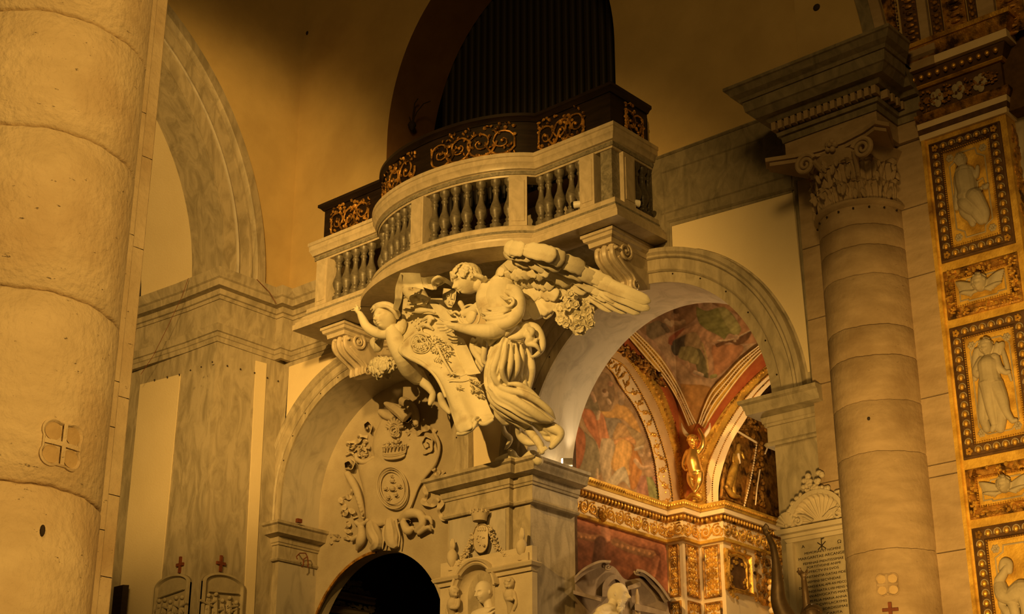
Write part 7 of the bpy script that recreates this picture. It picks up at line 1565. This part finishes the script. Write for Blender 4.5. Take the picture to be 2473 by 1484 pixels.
for k in range(4):
    c = (gx0+.14+k*.26, (zg(212)+zg(142))/2)
    for j in range(34): a = rn.uniform(0, 6.28); q = rn.uniform(0, .11); mb.ball(ft.p(c[0]+q*math.cos(a), c[1]+q*1.2*math.sin(a), .01), (rn.uniform(.01, .025), .015, rn.uniform(.01, .025)), 6, 4)
part('frieze_foliage', mb, M['goldold'], ge, kind='stuff')
for k in range(3): mb = MB(); c = (gx0+.27+k*.26, (zg(212)+zg(142))/2); [mb.ball(ft.p(c[0]+.05*math.cos(j*1.2), c[1]+.07*math.sin(j*1.2), .0), (.04, .012, .05), 7, 5) for j in range(5)]; part('frieze_cartouche', mb, M['relief'], ge)
for k in range(11): put('egg', eggm, M['gold'], ge, (gx0+.05+k*.1, GY-.14, (zg(135)+zg(110))/2))
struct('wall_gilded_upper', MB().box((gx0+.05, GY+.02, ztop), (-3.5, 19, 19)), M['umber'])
# vertical bands of the vault arch at the top right
va = thing('vault_ribs', 'dark gilded vault ribs rising above the entablatures at the top right', 'arch', (-7, 14.9, 11.2))
fv = Fr((0, 14.88, 0)); zb0 = 10.9
for x0, x1, m, h, nm in ((2096, 2128, M['marbledark'], .04, 'rib'), (2128, 2152, M['trav2'], .07, 'rib'), (2156, 2176, M['goldold'], .03, 'ornament_strip'), (2180, 2222, M['umber'], .02, 'ornament_strip'), (2226, 2248, M['trav2'], .06, 'rib'), (2252, 2280, M['umber'], .02, 'ornament_strip'), (2284, 2340, M['goldold'], .03, 'ornament_strip'), (2345, 2366, M['umber'], .03, 'ornament_strip'), (2370, 2412, M['trav2'], .06, 'rib'), (2416, 2480, M['goldold'], .03, 'ornament_strip')):
    a, b = qy(x0, 60, 14.88)[0], qy(x1, 60, 14.88)[0]
    cv = lambda x, t: x-.55*max(0, t)**1.6*(.35 if x0 < 2160 else .06)
    mb = MB(); G = []
    for k in range(16): t = k/15; z = zb0+2.6*t; G.append([fv.p(cv(a, t*1.6), z, 0), fv.p(cv(a, t*1.6), z, h), fv.p(cv(b, t*1.6), z, h), fv.p(cv(b, t*1.6), z, 0)])
    part(nm, mb.grid(G), m, va, smooth=False)
    if nm == 'ornament_strip':
        mb = MB(); w_ = b-a; n = 26
        for k in range(n):
            z = zb0+2.2*k/n; mb.ball(fv.p((a+b)/2, z, h+.01), (w_*.22, .02, .03), 6, 5); mb.ball(fv.p(a+w_*.2, z+.04, h), (w_*.1, .015, .02), 5, 4); mb.ball(fv.p(b-w_*.2, z+.04, h), (w_*.1, .015, .02), 5, 4)
        part('carving', mb, M['goldold'], va, kind='stuff')
bs = onY(2224, 130, 14.75); part('base_block', MB().sweep([(bs[0]-.16, 14.95), (bs[0]-.16, 14.72), (bs[0]+.16, 14.72), (bs[0]+.16, 14.95)], [(-.1, bs[2]-.2), (.0, bs[2]-.2), (0, bs[2]-.08), (.05, bs[2]-.05), (.06, bs[2]+.12), (-.1, bs[2]+.14)]), M['trav2'], va, ang=28)
# ================================================================ MEMORIAL TABLET
MY = 14.98
fm = Fr((0, MY, 0))
def mq(x, y, Y=MY): p = onY(1850+x*.2453, 1120+y*.2453, Y); return (p[0], p[2])
tm = thing('memorial_tablet', 'marble memorial tablet with Latin inscription under a shell pediment', 'tablet', fm.p(-8.65, 4.5))
a = mq(245, 770); b = mq(880, 680); xa, xb = a[0], b[0]; zt = (a[1]+b[1])/2
part('slab', MB().fbox(Fr((0, W0, 0)), xa+.02, xb-.02, 3.5, zt, -.2, W0-MY), M['relief'], tm, smooth=False)
part('side_frame', MB().fbox(fm, xa-.05, xa+.06, 3.5, zt, -.2, .05, .015), M['stucco'], tm, smooth=False); part('side_frame', MB().fbox(fm, xb-.08, xb+.03, 3.5, zt, -.2, .05, .015), M['stucco'], tm, smooth=False)
zc_ = (mq(190, 690)[1]+mq(880, 600)[1])/2
part('cornice', MB().sweep([(xa-.03, W0), (xa-.03, MY-.04), (xb+.02, MY-.04), (xb+.02, W0)], [(-.2, zt-.01), (.0, zt-.01), (.02, zt+.03), (.04, zt+.035), (.05, zt+.07), (.09, zt+.08), (.1, zt+.13), (-.2, zt+.15)]), M['stucco'], tm, ang=25)
sc0 = (xa+xb)/2; sz = zt+.15; SR = (xb-xa)*.40
G = []
NR = 15
for i in range(121):
    t = PI*i/120; rb = .5+.5*math.cos(2*PI*NR*i/120); row = []
    for j in range(12):
        q = j/11; r = SR*(.12+.88*q)*(1+.03*rb*q); dz_ = -.16*math.sin(PI*.5*(1-q)) if False else -.17*(1-q)**.6+.10*q
        row.append(fm.p(sc0+r*math.cos(t), sz+r*.98*math.sin(t), .02+.04*rb*q+(.05 if q > .92 else 0)-.02*(1-q)))
    G.append(row)
part('shell', MB().grid(G), M['stucco'], tm, ang=70)
part('shell_ground', MB().prism([fm.p(sc0+SR*1.0*math.cos(t), sz+SR*1.0*math.sin(t), -.1) for t in np.linspace(0, PI, 24)], fm.n*.1), M['stucco'], tm, smooth=False)
mb = MB(); o_ = [(sc0+SR*1.16*math.cos(t), sz+SR*1.14*math.sin(t)) for t in np.linspace(.05, PI-.05, 40)]; mb.band(fm, o_, [(0, -.1), (0, .1), (.05, .1), (.06, -.1)]); rn = random.Random(1)
for k in range(40):
    t = rn.uniform(.05, PI-.05); q = SR*rn.uniform(1.14, 1.3); mb.ball(fm.p(sc0+q*math.cos(t), sz+q*math.sin(t), .06), (rn.uniform(.02, .04), .03, rn.uniform(.02, .04)), 8, 6)
for k in range(24): mb.ball(fm.p(sc0-.05+rn.uniform(-.13, .13), sz+SR*1.35+rn.uniform(-.06, .13), .05), (.035, .03, .03), 8, 6)
part('leaf_crest', mb, M['stucco'], tm, kind='stuff')
for s, x in ((-1, xa+.01), (1, xb-.02)):
    mb = MB(); c = (x, sz+.0)
    for k in range(9): t = PI*(.08+.84*k/8); mb.tube([fm.p(c[0], c[1]+.01, .04), fm.p(c[0]+.13*math.cos(t), c[1]+.02+.16*math.sin(t), .09)], [.008, .024], 6)
    part('corner_shell', mb, M['stucco'], tm)
for s in (-1, 1):
    mb = MB(); pts, rad = spiral(fm, (sc0+s*SR*.78, sz+.06), .06, 1.4, PI/2, s, 22, .018, [(sc0+s*SR*.2, sz+.03), (sc0+s*SR*.5, sz+.1)], .08); mb.tube(pts, rad, 6); part('scroll', mb, M['stucco'], tm)
def letters(txt, x0, y0, x1, y1, ht):
    cu = bpy.data.curves.new('t', 'FONT'); cu.body = txt; cu.align_x = 'LEFT'; cu.extrude = .02; cu.offset = 0.0; cu.resolution_u = 3; o = bpy.data.objects.new('t', cu); col.objects.link(o)
    dg = bpy.context.evaluated_depsgraph_get(); me = bpy.data.meshes.new_from_object(o.evaluated_get(dg)); bpy.data.objects.remove(o); bpy.data.curves.remove(cu)
    n = len(me.vertices); co = np.zeros(n*3); me.vertices.foreach_get('co', co); co = co.reshape(-1, 3); w_ = co[:, 0].max()-co[:, 0].min(); h_ = .72
    a, b = mq(x0, y0), mq(x1, y1); z = (a[1]+b[1])/2; W_ = b[0]-a[0]
    co[:, 0] = (co[:, 0]-co[:, 0].min())/w_*W_; co[:, 1] = co[:, 1]/h_*ht; out = np.array([fm.p(a[0]+c[0], z+c[1], .003+c[2]*.1) for c in co]); me.vertices.foreach_set('co', out.ravel()); me.update()
    put('inscription_line', me, M['ink'], tm)
hT = (mq(400, 870)[1]-mq(400, 896)[1])*.9
for txt, x0, y0, x1, y1, k in (('A', 352, 838, 383, 832, 1.3), ('\u03a9', 705, 788, 742, 782, 1.4), ('MEMORIAE\u00b7ET\u00b7NOMINI', 380, 893, 735, 848, 1), ('MARGARITAE\u00b7ARCANGELI', 322, 950, 805, 890, 1.15), ('FEMINAE\u00b7PIENTISSIMAE', 368, 997, 765, 945, 1), ('FORTITVDINE\u00b7ANIMI', 405, 1033, 735, 992, 1), ('AFFECTV\u00b7IN\u00b7SVOS', 400, 1082, 718, 1038, 1), ('CONSTANTIA\u00b7DATAE\u00b7FIDEI', 352, 1135, 795, 1080, 1), ('NEMINI\u00b7SECVNDAE', 400, 1178, 738, 1138, 1),
    ('DEC\u00b7ANNO\u00b7X\u00b7KAL\u00b7APR\u00b7AN\u00b7MDCCCLXI', 328, 1235, 860, 1170, 1), ('ANNOS\u00b7NATA\u00b7LVIII\u00b7MENS\u00b7VII', 375, 1278, 828, 1222, 1), ('TITIAN\u00b7ADVOCATVS\u00b7MARTINI', 352, 1325, 858, 1265, 1), ('CVM\u00b7FILIA\u00b7MARIA\u00b7ANNA', 385, 1372, 800, 1320, 1), ('FECIT\u00b7CVM\u00b7LACRYMIS', 420, 1412, 800, 1366, 1), ('SORDISSIMAE', 560, 1442, 810, 1412, 1), ('CARITA', 600, 1490, 755, 1470, 1)):
    letters(txt, x0, y0, x1, y1, hT*k)
c = mq(548, 775); mb = MB(); r_ = .006
mb.tube([fm.p(c[0], c[1]-.09, .005), fm.p(c[0], c[1]+.1, .005)], r_, 5).tube([fm.p(c[0]-.05, c[1]-.08, .005), fm.p(c[0]+.05, c[1]+.0, .005)], r_, 5).tube([fm.p(c[0]+.05, c[1]-.08, .005), fm.p(c[0]-.05, c[1]+.0, .005)], r_, 5).tube([fm.p(c[0], c[1]+.1, .005)]+[fm.p(c[0]+.045*math.sin(t), c[1]+.065+.033*math.cos(t), .005) for t in np.linspace(.3, PI-.2, 8)]+[fm.p(c[0], c[1]+.032, .005)], r_, 5)
part('monogram', mb, M['ink'], tm)
# ================================================================ DARK WOODEN FIGURE with raised arms, bottom right
DP = frameK(1840, 1260, .25, 12.6)
df = thing('dark_figure', 'dark wooden figure with both arms raised at the bottom right edge', 'statue', DP[0](400, 1100, 0))
mb = MB(); D = lambda p: stroke(mb, DP, p)
D([(55, 130, .1, 26), (85, 190, .1, 30), (110, 250, .1, 34), (135, 400, .08, 40), (150, 600, .05, 60), (170, 800, .0, 80), (300, 1050, -.1, 110)])
D([(55, 130, .1, 20), (30, 100, .12, 22), (20, 80, .12, 16)])
for p in ([(30, 90, .12, 9), (22, 50, .14, 8), (30, 25, .15, 6)], [(42, 90, .12, 9), (45, 45, .13, 8), (38, 15, .14, 6)], [(58, 95, .12, 9), (66, 55, .12, 8), (62, 30, .13, 6)], [(20, 100, .12, 8), (2, 75, .14, 7), (0, 50, .15, 6)], [(70, 120, .12, 9), (92, 100, .13, 8), (96, 78, .14, 6)]): D(p)
D([(405, 560, .1, 28), (420, 700, .1, 34), (430, 850, .05, 44), (400, 1050, -.1, 90)])
D([(405, 560, .1, 22), (395, 520, .12, 26), (385, 495, .12, 20)])
for p in ([(372, 500, .12, 9), (350, 470, .14, 8), (345, 440, .15, 6)], [(385, 490, .12, 8), (378, 455, .13, 7), (388, 430, .14, 6)], [(412, 515, .12, 10), (428, 480, .13, 9), (436, 450, .14, 6)], [(420, 530, .12, 9), (445, 500, .13, 8), (438, 450, .13, 6)], [(360, 515, .12, 8), (340, 490, .13, 6), (338, 470, .14, 5)]): D(p)
hp = DP[0](490, 890, .1); hs = DP[1](84, hp); f, u, r = head(mb, hp, hs, TOL*.8+VIEW*.4+DN*.3, (0, 0, 1)); D([(490, 960, .05, 50), (440, 1060, -.05, 110)]); D([(250, 1080, -.1, 110), (560, 1090, -.1, 100)])
remesh('body', mb, M['bronze'], df, .012, 2)
mb = MB()
for k in range(9): t = k/8*PI; D([(420+140*k/8, 870-42*math.sin(t), .0, 16), (430+130*k/8, 850-40*math.sin(t), .1, 16), (430+120*k/8, 860-20*math.sin(t), .18, 14)])
D([(405, 880, .1, 18), (450, 838, .13, 20), (520, 838, .13, 20), (575, 880, .1, 18)]); remesh('hair', mb, M['bronze'], df, .012, 2)
# scattered cramps of the upper wall
for x, y, lab in ((1972, 18, 'dark round hole high on the wall left of the vault ribs'), (742, 80, 'small chip in the plaster high above the pier')): solo('wall_hole', MB().ball(onY(x, y, 14.9 if x > 1000 else W0), (.05, .02, .05) if x > 1000 else (.03, .02, .04), 10, 6), M['ink'], lab, 'hole')
for o in bpy.data.objects:
    if 'w0' in o: del o['w0']
